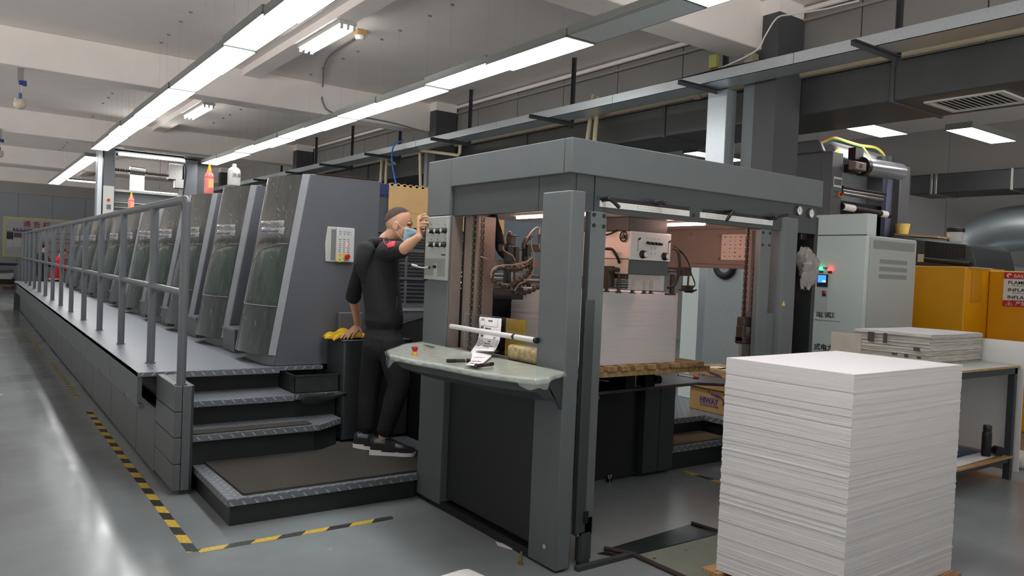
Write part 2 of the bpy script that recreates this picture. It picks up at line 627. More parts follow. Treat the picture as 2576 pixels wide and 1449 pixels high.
def panel_lamp(x0, x1, y0, y1, z, label, lit=True, group=None, wires=True, ends='y'):
    t = thing('led_panel_lamp', ((x0 + x1) / 2, (y0 + y1) / 2, z), label, 'ceiling light', group)
    h = MB()
    h.box(x0, x1, y0, y1, z + 0.008, z + 0.075)
    e = 0.007
    h.box(x0, x0 + e, y0, y1, z - 0.003, z + 0.01).box(x1 - e, x1, y0, y1, z - 0.003, z + 0.01)
    h.box(x0, x1, y0, y0 + e, z - 0.003, z + 0.01).box(x0, x1, y1 - e, y1, z - 0.003, z + 0.01)
    h.build('housing', M_LAMPB, t, smooth=0)
    MB().box(x0 + e, x1 - e, y0 + e, y1 - e, z, z + 0.006).build('diffuser', M_LED if lit else M_OFF, t, smooth=0)
    if wires:
        for q in (0.2, 0.8):
            w = MB()
            if ends == 'y':
                yy = y0 + (y1 - y0) * q
                w.tube([(x0, yy - 0.09, z + 0.075), ((x0 + x1) / 2, yy, z + 0.17), (x1, yy + 0.09, z + 0.075)], 0.0007, 4)
                w.tube([((x0 + x1) / 2, yy, z + 0.17), ((x0 + x1) / 2, yy, ZC)], 0.0007, 4)
                w.box((x0 + x1) / 2 - 0.01, (x0 + x1) / 2 + 0.03, yy - 0.006, yy + 0.006, ZC - 0.018, ZC)
            else:
                xx = x0 + (x1 - x0) * q
                w.tube([(xx, (y0 + y1) / 2, z + 0.075), (xx, (y0 + y1) / 2, ZC)], 0.0015, 4)
            w.build('suspension_wire', M_WIRE, t, smooth=0)
    return t


words10 = ['nearest', 'second', 'third', 'fourth', 'fifth', 'sixth', 'seventh', 'eighth', 'ninth', 'tenth', 'eleventh', 'twelfth', 'thirteenth', 'fourteenth', 'fifteenth', 'sixteenth']
y = 17.02
ys = []
while y > 3.3:
    ys.append(y)
    y -= 1.186
ys = ys[::-1]
for i, ye in enumerate(ys):
    dz = [0.0, 0.012, 0.0, 0.018, 0.0, 0.008, 0.0, 0.006, 0.0, 0.01, 0.0, 0.005][i % 12]
    panel_lamp(1.925 + 0.006 * (i % 3), 2.245, ye - 1.182, ye, 3.56 + dz, '%s lit panel lamp from the camera in the row over the gallery railing' % words10[i], group='panel lamps over the gallery')
for i in range(2):  # two unseen lamps added as fill light, carrying the row on
    panel_lamp(1.92, 2.24, ys[0] - 1.186 * (i + 2), ys[0] - 1.186 * (i + 1) - 0.004, 3.57, 'unseen panel lamp added as fill, extending the gallery row towards the camera', group='added panel lamps towards the camera')
y = 5.08
k = 0
while y < 16.6:
    panel_lamp(4.10 + 0.004 * (k % 3), 4.435, y + 0.003, y + 1.236, 3.565 + [0, 0.02, 0.0, 0.006, 0, 0.01][k % 6], '%s lit panel lamp from the feeder in the row above the printing units' % words10[k], group='panel lamps above the printing units')
    y += 1.24
    k += 1
panel_lamp(4.10, 4.435, 3.85, 5.07, 3.575, 'unlit grey panel lamp hanging above the feeder roof', lit=False)
panel_lamp(4.10, 4.435, 2.60, 3.84, 3.575, 'lit panel lamp whose corner shows at the top edge beside the unlit one')
for i in range(7):
    panel_lamp(1.99, 2.28, 18.35 + 1.27 * i, 18.35 + 1.27 * i + 1.262, 3.56, '%s lit panel lamp in the far hanging row beyond the tall frame' % words10[i], group='panel lamps in the far row')
panel_lamp(9.16, 10.0, 5.18, 5.56, 3.56, 'small lit panel lamp under the big dark duct, left of two', ends='x')
panel_lamp(10.04, 11.34, 4.42, 4.74, 3.56, 'lit panel lamp with dark rim hanging at the right, before the grey wall', ends='x')
# unseen lamps added to brighten the dark side bay
for i, (xx, yy) in enumerate(((9.4, 8.2), (9.4, 11.5), (9.4, 15.0), (10.4, 1.4), (11.6, 8.0))):
    panel_lamp(xx, xx + 1.2, yy, yy + 0.32, 3.56, 'unseen panel lamp added to brighten the side bay behind the duct', group='added panel lamps in the side bay', ends='x')


def tube_lamp(y0, y1, label):
    t = thing('fluorescent_batten', (3.52, (y0 + y1) / 2, 4.25), label, 'ceiling light')
    MB().box(3.42, 3.63, y0, y1, 4.30, 4.342).build('batten', M_LTGREY, t, smooth=0)
    for q in (3.45, 3.525, 3.60):
        MB().cyl((q, y0 + 0.03, 4.275), (q, y1 - 0.03, 4.275), 0.017, 10).build('tube', M_TUBE, t)
        MB().box(q - 0.014, q + 0.014, y0, y0 + 0.03, 4.25, 4.30).build('lamp_holder', M_LTGREY, t, smooth=0)
        MB().box(q - 0.014, q + 0.014, y1 - 0.03, y1, 4.25, 4.30).build('lamp_holder', M_LTGREY, t, smooth=0)


tube_lamp(8.36, 9.72, 'triple bare fluorescent batten under the lengthwise ceiling beam, nearer one')
tube_lamp(14.55, 16.1, 'triple bare fluorescent batten under the lengthwise ceiling beam, farther one')

# conduit on the ceiling with a smoke detector
cp = spline([at(905, 92, z=4.42), at(885, 100, z=4.43), at(822, 150, z=4.43), at(812, 215, y=11.95), at(812, 255, y=11.93), at(836, 283, y=11.93), at(920, 296, y=11.9), at(1000, 312, y=11.9), at(1072, 333, y=11.7)], 6)
tag(MB().tube(cp, 0.011, 8).build('conduit', mat('grey conduit', (118, 116, 112), 0.5)), 'grey metal conduit curving from the smoke detector down the second beam', 'conduit')
sd = thing('smoke_detector', (3.95, 9.0, 4.3), 'small white smoke detector with a wooden block on the ceiling by the conduit', 'smoke detector')
p = at(906, 82, z=4.42)
WL[sd.name] = Vector((p.x, p.y, 4.3)); sd.location = (p.x, p.y, 4.3)
MB().lathe([(0.045, 0.0), (0.06, 0.02), (0.062, 0.05)], (p.x, p.y, 4.33), n=18).build('detector_head', M_WHITE, sd)
MB().box(p.x - 0.06, p.x + 0.06, p.y - 0.06, p.y + 0.06, 4.38, ZC).build('mounting_block', M_WOODB, sd, smooth=0)

# pipes under the ceiling along the bulkhead
for (xx, zz, r, lb, m) in ((7.05, 4.40, 0.028, 'pale pipe running along the top of the grey bulkhead', M_BEAM), (7.07, 4.30, 0.016, 'thin cable bundle strung below the pale pipe on the bulkhead', mat('cable bundle', (150, 146, 138), 0.6))):
    tag(MB().tube([(xx, -3, zz), (xx, 4.7, zz), (xx - 0.03, 8.0, zz - 0.012), (xx, 11.6, zz), (xx - 0.03, 15, zz - 0.01), (xx, 18.6, zz)], r, 8).build('ceiling_pipe', m), lb, 'pipe')
bp = MB().tube([(7.06, -3, 3.735), (7.06, 36, 3.735)], 0.032, 10)
tag(bp.build('water_pipe', M_PIPE), 'long beige pipe lying along the top of the dark duct', 'pipe')
vt = thing('stop_valve', (7.0, 5.9, 3.75), 'red wheel valve on the beige pipe left of the big column', 'valve')
p = at(1757, 240, x=7.06)
WL[vt.name] = Vector((7.06, p.y, 3.74)); vt.location = WL[vt.name]
MB().lathe([(0.045, -0.05), (0.05, 0.0), (0.045, 0.05)], (7.06, p.y, 3.735), (0, 1, 0), 12).build('valve_body', M_PIPE, vt)
MB().cyl((7.06, p.y, 3.735), (7.06, p.y, 3.83), 0.008, 8).build('spindle', M_STEEL, vt)
MB().tube(arc((7.06, p.y, 3.83), (1, 0, 0), (0, 1, 0), 0.042, 0, 360, 16)[:-1], 0.012, 6, closed=True).cyl((7.02, p.y, 3.83), (7.1, p.y, 3.83), 0.008, 6).build('hand_wheel', M_RED, vt)

# two drop pipes behind the feeder roof and their twins further back
for i, (ax, ay, bx, by) in enumerate(((1493, 240, 1478, 350), (1505, 245, 1496, 350))):
    pa = at(ax, ay, x=6.9); pb = at(bx, by, x=6.78)
    tag(MB().tube([(7.05, pa.y + 0.1, 3.72), (6.95, pa.y, 3.74), pa, pb, (pb.x, pb.y, 0.0)], 0.03, 10).build('drop_pipe', M_PIPE), ['left', 'right'][i] + ' of two beige pipes dropping past the cable tray behind the feeder roof', 'pipe')
for i, (ax, bx) in enumerate(((961, 957), (973, 970))):
    pa = at(ax, 395, x=6.85); pb = at(bx, 470, x=6.85)
    tag(MB().tube([(7.05, pa.y, 3.6), pa, pb, (pb.x, pb.y, 0.0)], 0.03, 10).build('drop_pipe', M_PIPE), ['left', 'right'][i] + ' of two beige pipes dropping beside the blue hose above the cardboard', 'pipe')
pts = [at(1058, 470, x=6.5), at(1056, 378, x=6.5), at(1156, 391, x=6.5), at(1158, 362, x=6.5)]
tag(MB().tube([pts[0], pts[1] + (pts[0] - pts[1]) * 0.08, pts[1] + (pts[2] - pts[1]) * 0.05, pts[2] - (pts[2] - pts[1]) * 0.03, pts[2] - (pts[2] - pts[3]) * 0.2, pts[3]], 0.026, 10).build('cranked_pipe', M_PIPE), 'cream pipe cranked around the second column above the feeder corner', 'pipe')
bh = spline([at(1012, 352, x=6.22), at(1008, 356, x=6.15), at(995, 360, x=6.1), at(986, 385, x=6.05), at(988, 420, x=6.0), at(996, 462, x=5.9), at(1000, 500, x=5.8)], 6)
tag(MB().tube(bh, 0.014, 8).build('air_hose', mat('blue hose', (52, 118, 204), 0.35)), 'bright blue air hose hanging from the cable tray behind the cardboard', 'hose')

# cable tray on brackets
tr = MB()
y0 = -3.0
while y0 < 24:
    y1 = y0 + 2.44
    tr.box(6.2, 6.52, y0 + 0.003, y1 - 0.003, 3.585, 3.590)
    tr.box(6.2, 6.204, y0 + 0.003, y1 - 0.003, 3.585, 3.69)
    tr.box(6.516, 6.52, y0 + 0.003, y1 - 0.003, 3.585, 3.69)
    for q in range(4):
        tr.box(6.197, 6.2, y0 + 0.1 + 0.06 * q, y0 + 0.112 + 0.06 * q, 3.625, 3.637)
    y0 = y1
tag(tr.build('cable_tray', M_GALV, smooth=0), 'long galvanised cable tray running overhead from the top right behind the press', 'cable tray')
M_ANG = mat('dark angle iron', (54, 56, 60), 0.5)
br = [3.57, 5.45] + [at(px, py, x=6.6).y for px, py in ((1436, 318), (1179, 361), (1004, 395), (884, 421), (793, 442), (707, 458))]
for i, yb in enumerate(br):
    t = thing('tray_bracket', (6.6, yb, 3.53), ['dark iron bracket under the cable tray right of the big column', 'dark iron bracket under the tray left of the galvanised riser', 'dark iron bracket under the tray above the middle of the feeder roof', 'dark iron bracket under the tray beside the second column', 'dark iron bracket under the tray by the blue hose', 'dark iron bracket under the tray above the first printing unit', 'dark iron bracket under the tray above the second printing unit', 'dark iron bracket under the tray beside the third column'][i], 'bracket', 'brackets of the cable tray')
    MB().box(6.575, 6.62, yb, yb + 0.006, 3.50, ZC).box(6.614, 6.62, yb - 0.04, yb + 0.006, 3.50, ZC).build('hanger', M_ANG, t, smooth=0)
    MB().box(5.89, 6.62, yb - 0.045, yb, 3.575, 3.581).box(5.89, 6.62, yb - 0.005, yb, 3.535, 3.581).build('arm', M_ANG, t, smooth=0)
# galvanised riser and cover beside the big column
rs = MB().box(6.50, 6.66, 5.31, 5.57, 0.0, 3.575)
tag(rs.build('cable_riser', M_GALV, bevel=0.006), 'shiny galvanised cable riser going up to the tray left of the big column', 'cable riser')
jb = MB().box(6.5, 6.62, 5.02, 5.12, 3.80, 3.90)
tag(jb.build('junction_box', mat('beige junction box', (150, 146, 122), 0.5), bevel=0.008), 'beige junction box on the side of the big column above the tray', 'junction box')
wc = spline([at(1995, 36, x=6.6), at(1955, 45, x=6.6), at(1925, 90, x=6.55), at(1905, 125, x=6.5), at(1850, 155, x=6.45), at(1805, 172, x=6.4), at(1790, 165, x=6.4), at(1788, 148, x=6.4)], 6)
wc = [at(2160, 2, x=6.62), at(2080, 22, x=6.61)] + wc
tag(MB().tube(wc, 0.008, 6).build('loose_cable', M_WHITE), 'loose white cable sagging across the big column to the tray', 'cable')
tb = thing('cable_bundle', at(1850, 150, x=6.66), 'bundle of dark cables and a yellow terminal lying on the tray by the big column', 'cables')
cbm = MB()
for q in range(5):
    cbm.tube([(6.32 + 0.03 * q, 4.75, 3.72 + 0.012 * (q % 2)), (6.31 + 0.03 * q, 5.3, 3.73), (6.3 + 0.03 * q, 6.0, 3.71)], 0.018, 6)
cbm.build('cable', M_RUBBER, tb)
p = at(1796, 155, x=6.3)
MB().box(6.27, 6.33, p.y - 0.05, p.y + 0.05, p.z - 0.07, p.z + 0.07).build('terminal_block', mat('olive terminal', (150, 150, 80), 0.5), tb, bevel=0.01)

# main dark air duct with flanged joints and a grille
DK = thing('air_duct', (7.6, 10, 3.3), 'long dark grey air duct behind the columns, passing under the grey bulkhead', 'air duct')
MB().box(7.09, 8.05, -4, 36, 3.315, 3.69).build('duct_body', M_DUCT, DK, bevel=0.01)
for q in range(0, 13):
    yy = 3.85 + 2.9 * q - 2.9
    MB().box(7.07, 8.07, yy - 0.02, yy + 0.02, 3.295, 3.70).build('flange', M_DUCT, DK, bevel=0.008)
ga, gb = at(2330, 270, z=3.31), at(2480, 268, z=3.31)
g = MB()
gx0, gx1, gy0, gy1 = 7.35, 7.85, 3.02, 3.62
g.box(gx0 - 0.04, gx1 + 0.04, gy0 - 0.04, gy0, 3.300, 3.315).box(gx0 - 0.04, gx1 + 0.04, gy1, gy1 + 0.04, 3.300, 3.315)
g.box(gx0 - 0.04, gx0, gy0, gy1, 3.300, 3.315).box(gx1, gx1 + 0.04, gy0, gy1, 3.300, 3.315)
for q in range(12):
    yy = gy0 + 0.05 * q
    g.obox(((gx0 + gx1) / 2, yy + 0.025, 3.307), ((gx1 - gx0) / 2, 0, 0), (0, 0.016, 0.006), (0, -0.001, 0.001))
g.build('grille', M_LTGREY, DK, smooth=0)
# branch duct on the far right with shiny bands
D2 = thing('branch_duct', (12.3, 5, 2.2), 'dark branch duct with shiny bands on the grey wall at far right', 'air duct')
za = at(2450, 430, x=12.0).z; zb = at(2450, 482, x=12.0).z
MB().box(12.0, 12.7, 2.2, at(2288, 480, x=12.0).y, zb, za).build('duct_body', M_DUCT, D2, bevel=0.02)
for px in (2344, 2355, 2546):
    yy = at(px, 450, x=12.0).y
    MB().box(11.985, 12.71, yy - 0.02, yy + 0.02, zb - 0.01, za + 0.01).build('flange', M_STEEL, D2, bevel=0.008)
# hanging heat lamp bulbs at the left
for i, (px, py, yy) in enumerate(((52, 180, 12.1), (0, 335, 18.9))):
    p = at(px, py, y=yy)
    t = thing('pendant_bulb', (p.x, yy, p.z - 0.45), ['dusty bulb on a short rod hanging from the second beam at the left', 'dusty bulb hanging from the third beam at the left picture edge'][i], 'light bulb')
    MB().box(p.x - 0.035, p.x + 0.035, yy - 0.02, yy - 0.005, p.z - 0.12, min(p.z + 0.09, 4.1)).build('bracket', M_STEEL, t, smooth=0)
    MB().cyl((p.x, yy - 0.03, p.z - 0.33), (p.x, yy - 0.03, p.z - 0.12), 0.008, 8).build('rod', M_STEEL, t)
    MB().ball((p.x, yy - 0.03, p.z - 0.15), 0.03).box(p.x + 0.02, p.x + 0.07, yy - 0.05, yy - 0.02, p.z - 0.19, p.z - 0.12).build('clamp', mat('blue clamp', (44, 60, 130), 0.4), t)
    MB().cyl((p.x, yy - 0.03, p.z - 0.36), (p.x, yy - 0.03, p.z - 0.29), 0.02, 10).build('socket', mat('blue socket', (36, 96, 170), 0.4), t)
    MB().ball((p.x - 0.045, yy - 0.03, p.z - 0.375), 0.022).ball((p.x + 0.045, yy - 0.03, p.z - 0.375), 0.022).build('side_lug', M_CREAM, t)
    MB().ball((p.x, yy - 0.03, p.z - 0.43), 0.075, 16, 10).build('globe', mat('dusty globe', (200, 190, 172), 0.5, var=0.12, scale=12), t)
M_SCAR = mat('flaked plaster', (120, 108, 98), 0.9)
p = at(32, 156, z=ZC)
tag(MB().prism([(p.x + math.cos(a * 0.7) * (0.08 + 0.03 * math.sin(a * 3)), p.y + math.sin(a * 0.7) * (0.13 + 0.04 * math.cos(a * 2)), ZC - 0.004) for a in range(9)], (0, 0, 0.004)).build('plaster_scar', M_SCAR, smooth=0), 'bare patch of flaked plaster on the ceiling above the left bulb', 'plaster patch')

# ================================================================ GALLERY, RAIL, STAIRS
ZP = 0.735
GY1 = 22.9
gal = thing('gallery_platform', (1.6, 12, 0), 'long raised grey gallery with tread plate deck along the printing units', 'platform')
MB().box(1.0, 2.36, 5.86, GY1, ZP - 0.03, ZP).build('deck', M_TREAD, gal, smooth=0)
fa = MB()
y = 5.87
for i, L in enumerate((1.25, 1.55, 2.4, 2.6, 2.6, 2.6, 2.9)):
    fa.box(1.0, 1.03, y + 0.004, min(y + L, GY1) - 0.004, 0.52, ZP - 0.002)
    y += L
fa.build('fascia', M_GREY, gal, smooth=0)
EX0_ = at(441, 972, z=0.722).x
lp = MB()
y = 5.86
i = 0
while y < GY1 - 0.1:
    L = 1.28 if i % 3 else 0.72
    lp.box(EX0_ + 0.0, EX0_ + 0.03, y + 0.004, min(y + L, GY1) - 0.004, 0.015, 0.475)
    y += L
    i += 1
lp.build('skirt_panel', M_GREY, gal, bevel=0.004)
MB().box(1.2, 1.24, 5.9, GY1, 0.0, 0.70).build('inner_wall', M_BLACK, gal, smooth=0)
MB().box(1.0, 2.3, GY1 - 0.03, GY1, 0.0, ZP - 0.002).build('end_wall', M_GREY, gal, smooth=0)
pp_ = MB().tube([(1.035, 5.9, 0.487), (1.035, GY1, 0.487)], 0.02, 10)
for q in range(12):
    pp_.cyl((1.035, 6.5 + q * 1.37, 0.487), (1.035, 6.56 + q * 1.37, 0.487), 0.0235, 10)
pp_.build('pipe', M_RAIL, gal)
# end cap with horizontal joints and the front board
ca = at(441, 972, z=0.722)
EX0, EY = ca.x, ca.y
EXM, EX1 = at(461, 970, y=EY).x, at(483, 968, y=EY).x
ec = MB()
zz = [0.03, 0.205, 0.38, 0.55, 0.722]
for i in range(4):
    ec.box(EX0, EXM - 0.002, EY, 5.857, zz[i] + 0.003, zz[i + 1] - (0.003 if i < 3 else 0))
ec.box(EX0 + 0.01, EXM - 0.002, EY + 0.01, 5.857, 0.03, 0.715)
ec.build('end_cap', M_GREY, gal, bevel=0.004)
MB().box(EXM, EX1, EY - 0.004, EY + 0.019, 0.03, 0.722).build('front_board', M_GREY, gal, bevel=0.004)
MB().box(EXM, EX1 + 0.02, EY + 0.02, 5.857, 0.0, 0.718).build('end_core', M_GREYD, gal, smooth=0)

# handrail: one welded rail
RX = 1.17
zt = at(462, 503, x=RX).z
zm = at(455, 735, x=RX).z
py_ = [5.33, 6.36, 7.75, 9.13, 10.49, 11.86, 13.23, 14.6, 15.97, 17.34, 18.71, 20.08, 21.45, 22.7]
rail = thing('handrail', (RX, 5.33, ZP), 'long grey tubular handrail with round posts along the gallery edge', 'railing')
tp = [(RX, py_[0], zt - 0.08)] + arc((RX, py_[0] + 0.05, zt - 0.05), (0, -1, 0), (0, 0, 1), 0.05, 0, 90, 6) + [(RX, py_[-1], zt)]
MB().tube(tp, 0.029, 14).build('top_rail', M_RAIL, rail)
MB().tube([(RX, py_[0], zm), (RX, py_[-1], zm)], 0.024, 12).build('mid_rail', M_RAIL, rail)
for i, yy in enumerate(py_):
    m = MB().cyl((RX, yy, 0.722 if i == 0 else ZP), (RX, yy, zt - 0.02), 0.029, 14)
    m.cyl((RX, yy, (0.722 if i == 0 else ZP)), (RX, yy, (0.722 if i == 0 else ZP) + 0.006), 0.04, 16)
    m.cyl((RX, yy, zm - 0.05), (RX, yy, zm + 0.05), 0.0305, 14)
    m.build('post', M_RAIL, rail)

# stairs
st = thing('stairs', (1.8, 5.2, 0), 'four dark steps with tread plate edges up to the gallery', 'stairs')


def tread(poly, z, th=0.042, name='tread'):
    m = MB()
    m.prism([(x, y, z - 0.004) for x, y in poly], (0, 0, 0.004))
    for i in range(len(poly)):
        (xa, ya), (xb, yb) = poly[i], poly[(i + 1) % len(poly)]
        d = Vector((xb - xa, yb - ya, 0))
        nrm = Vector((-d.y, d.x, 0)).normalized() * 0.004
        m.prism([(xa, ya, z - th), (xb, yb, z - th), (xb, yb, z), (xa, ya, z)], nrm)
    return m.build(name, M_TREAD, st, bevel=0.002)


S1 = [(1.262, 4.50), (2.512, 4.50), (2.512, 4.537), (2.98, 4.537), (2.98, 5.62), (1.262, 5.62)]
tread(S1, 0.165)
MB().box(1.285, 2.505, 4.53, 5.62, 0.0, 0.16).box(2.505, 2.97, 4.545, 5.62, 0.0, 0.16).build('riser', M_SHADE, st, smooth=0)
S2 = [(1.25, 5.31), (2.13, 5.31), (2.37, 5.48), (2.37, 5.86), (1.25, 5.86)]
tread(S2, 0.375)
MB().prism([(1.25, 5.36, 0.16), (2.11, 5.36, 0.16), (2.35, 5.52, 0.16), (2.35, 5.86, 0.16), (1.25, 5.86, 0.16)], (0, 0, 0.21)).build('riser', M_SHADE, st, smooth=0)
S3 = [(1.29, 5.56), (2.02, 5.56), (2.05, 5.60), (2.4, 5.60), (2.4, 6.0), (1.29, 6.0)]
tread(S3, 0.56)
MB().box(1.29, 2.39, 5.66, 6.0, 0.371, 0.555).build('riser', M_SHADE, st, smooth=0)
S4 = [(1.262, 5.835), (2.0, 5.835), (2.0, 5.857), (1.262, 5.857)]
tread(S4, ZP, 0.045)
MB().box(1.29, 2.34, 5.98, 6.05, 0.557, 0.70).build('riser', M_SHADE, st, smooth=0)

# mats on the steps
M_MAT = mat('coir mat grey', (98, 94, 88), 0.95, var=0.35, scale=220, bump=1.0, bscale=420)
M_MATB = mat('coir mat brown', (142, 120, 92), 0.95, var=0.4, scale=220, bump=1.0, bscale=420)


def mat_sheet(poly_fn, nu, nv, th, name, material):
    top = [[poly_fn(i / nu, j / nv) for j in range(nv + 1)] for i in range(nu + 1)]
    m = MB()
    m.grid([[(p[0], p[1], p[2] + th) for p in r] for r in top])
    m.grid([[(p[0], p[1], p[2]) for p in r] for r in top])
    ring = [top[i][0] for i in range(nu + 1)] + [top[nu][j] for j in range(1, nv + 1)] + [top[i][nv] for i in range(nu - 1, -1, -1)] + [top[0][j] for j in range(nv - 1, 0, -1)]
    m.grid([[p for p in ring], [(p[0], p[1], p[2] + th) for p in ring]], closed=True)
    return m.build(name, material)


def m1(u, v):
    y = 4.545 + (5.36 + 0.13 * max(0, (u - 0.60)) / 0.4 - 4.545) * v
    x = 1.345 + ((2.512 if y < 4.56 else 2.80) - 1.345) * u + 0.02 * (1 - v) * (1 - u)
    z = 0.1655 + 0.03 * math.exp(-((u - 0.70) / 0.08) ** 2) * max(0, (v - 0.75) / 0.25)
    return (x, y, z)


tag(mat_sheet(m1, 40, 24, 0.014, 'floor_mat', M_MAT), 'big dark grey coarse mat on the bottom step under the man', 'mat')
tag(mat_sheet(lambda u, v: (1.262 + 0.82 * u, 5.33 + 0.115 * v + 0.01 * u, 0.3755), 10, 2, 0.01, 'floor_mat', M_MAT), 'narrow grey mat strip lying on the second step', 'mat')

# metal tray box on the third step
tx0, tx1, ty0, ty1, tz0, tz1 = 2.045, 2.398, 5.62, 5.97, 0.561, 0.70
tbx = MB()
tbx.box(tx0, tx1, ty0, ty1, tz0, tz0 + 0.004)
tbx.box(tx0, tx1, ty0, ty0 + 0.004, tz0, tz1).box(tx0, tx1, ty1 - 0.004, ty1, tz0, tz1)
tbx.box(tx0, tx0 + 0.004, ty0, ty1, tz0, tz1).box(tx1 - 0.004, tx1, ty0, ty1, tz0, tz1)
tbx.box(tx0 - 0.006, tx1 + 0.006, ty0 - 0.006, ty0, tz1 - 0.012, tz1).box(tx0 - 0.006, tx0, ty0, ty1, tz1 - 0.012, tz1)
tag(tbx.build('metal_tray', mat('worn dark sheet metal', (62, 65, 66), 0.4, 0.3, var=0.2, scale=9), smooth=0), 'open dark sheet metal tray box on the third step against the pedestal', 'tray')
rg = MB()
rows = []
for i in range(13):
    u = i / 12
    rows.append([(2.06 + 0.37 * u, 5.575 - 0.03 * math.sin(u * 3), 0.562 + 0.004 * math.sin(u * 9)), (2.06 + 0.37 * u, 5.535 - 0.02 * math.sin(u * 7), 0.553), (2.07 + 0.36 * u, 5.525 - 0.012 * math.sin(u * 5), 0.515 - 0.025 * math.sin(u * 4 + 0.6))])
rg.grid(rows)
tag(rg.build('dark_rag', M_SHADE, solid=0.004), 'dark rag hanging over the step edge below the metal tray', 'rag')

# pedestal
pd = thing('pedestal_box', (2.7, 5.8, 0.17), 'waist high dark grey box the man leans his hand on', 'pedestal')
MB().box(2.405, 2.98, 5.55, 5.895, 0.182, 0.955).build('body', M_GREYD, pd, bevel=0.012)
MB().box(2.40, 2.985, 5.545, 5.895, 0.955, 0.967).build('top_plate', M_GREY, pd, bevel=0.005)

# ================================================================ PRINTING UNITS
M_COVER = mat('film wrapped dark cover', (60, 64, 62), 0.24, var=0.30, scale=3, bump=0.05, bscale=5.0, coat=0.45, stretch=(7, 7, 0.7), rvar=0.05)
M_WIN = mat('tinted window behind film', (62, 74, 66), 0.2, var=0.35, scale=4, bump=0.04, bscale=6.0, coat=0.5, stretch=(5, 5, 0.8))
M_FILM = mat('crinkled clear film', (222, 226, 226), 0.14, var=0.05, bump=0.8, bscale=45, coat=1.0, alpha=0.42)
U0, PITCH = 5.9, 1.365


def ex(z):
    return 1.977 + (z - 0.745) * 0.156


CP = [(-0.046, 0.046), (-0.088, 0.13), (-0.126, 0.25), (-0.154, 0.38), (-0.164, 0.49), (-0.148, 0.59), (-0.09, 0.67), (0.0, 0.70)]


def cover_pt(s, z, off=0.0):
    """point on the bulging cover; s in 0..1 along the profile"""
    k = s * (len(CP) - 1)
    i = min(int(k), len(CP) - 2)
    t = k - i
    p0, p1, p2, p3 = CP[max(i - 1, 0)], CP[i], CP[i + 1], CP[min(i + 2, len(CP) - 1)]
    q = [0.5 * ((2 * p1[c]) + (p2[c] - p0[c]) * t + (2 * p0[c] - 5 * p1[c] + 4 * p2[c] - p3[c]) * t * t + (3 * p1[c] - p0[c] - 3 * p2[c] + p3[c]) * t ** 3) for c in (0, 1)]
    return (ex(z) + q[0] - off, U0 + q[1] - off * 0.3, z)


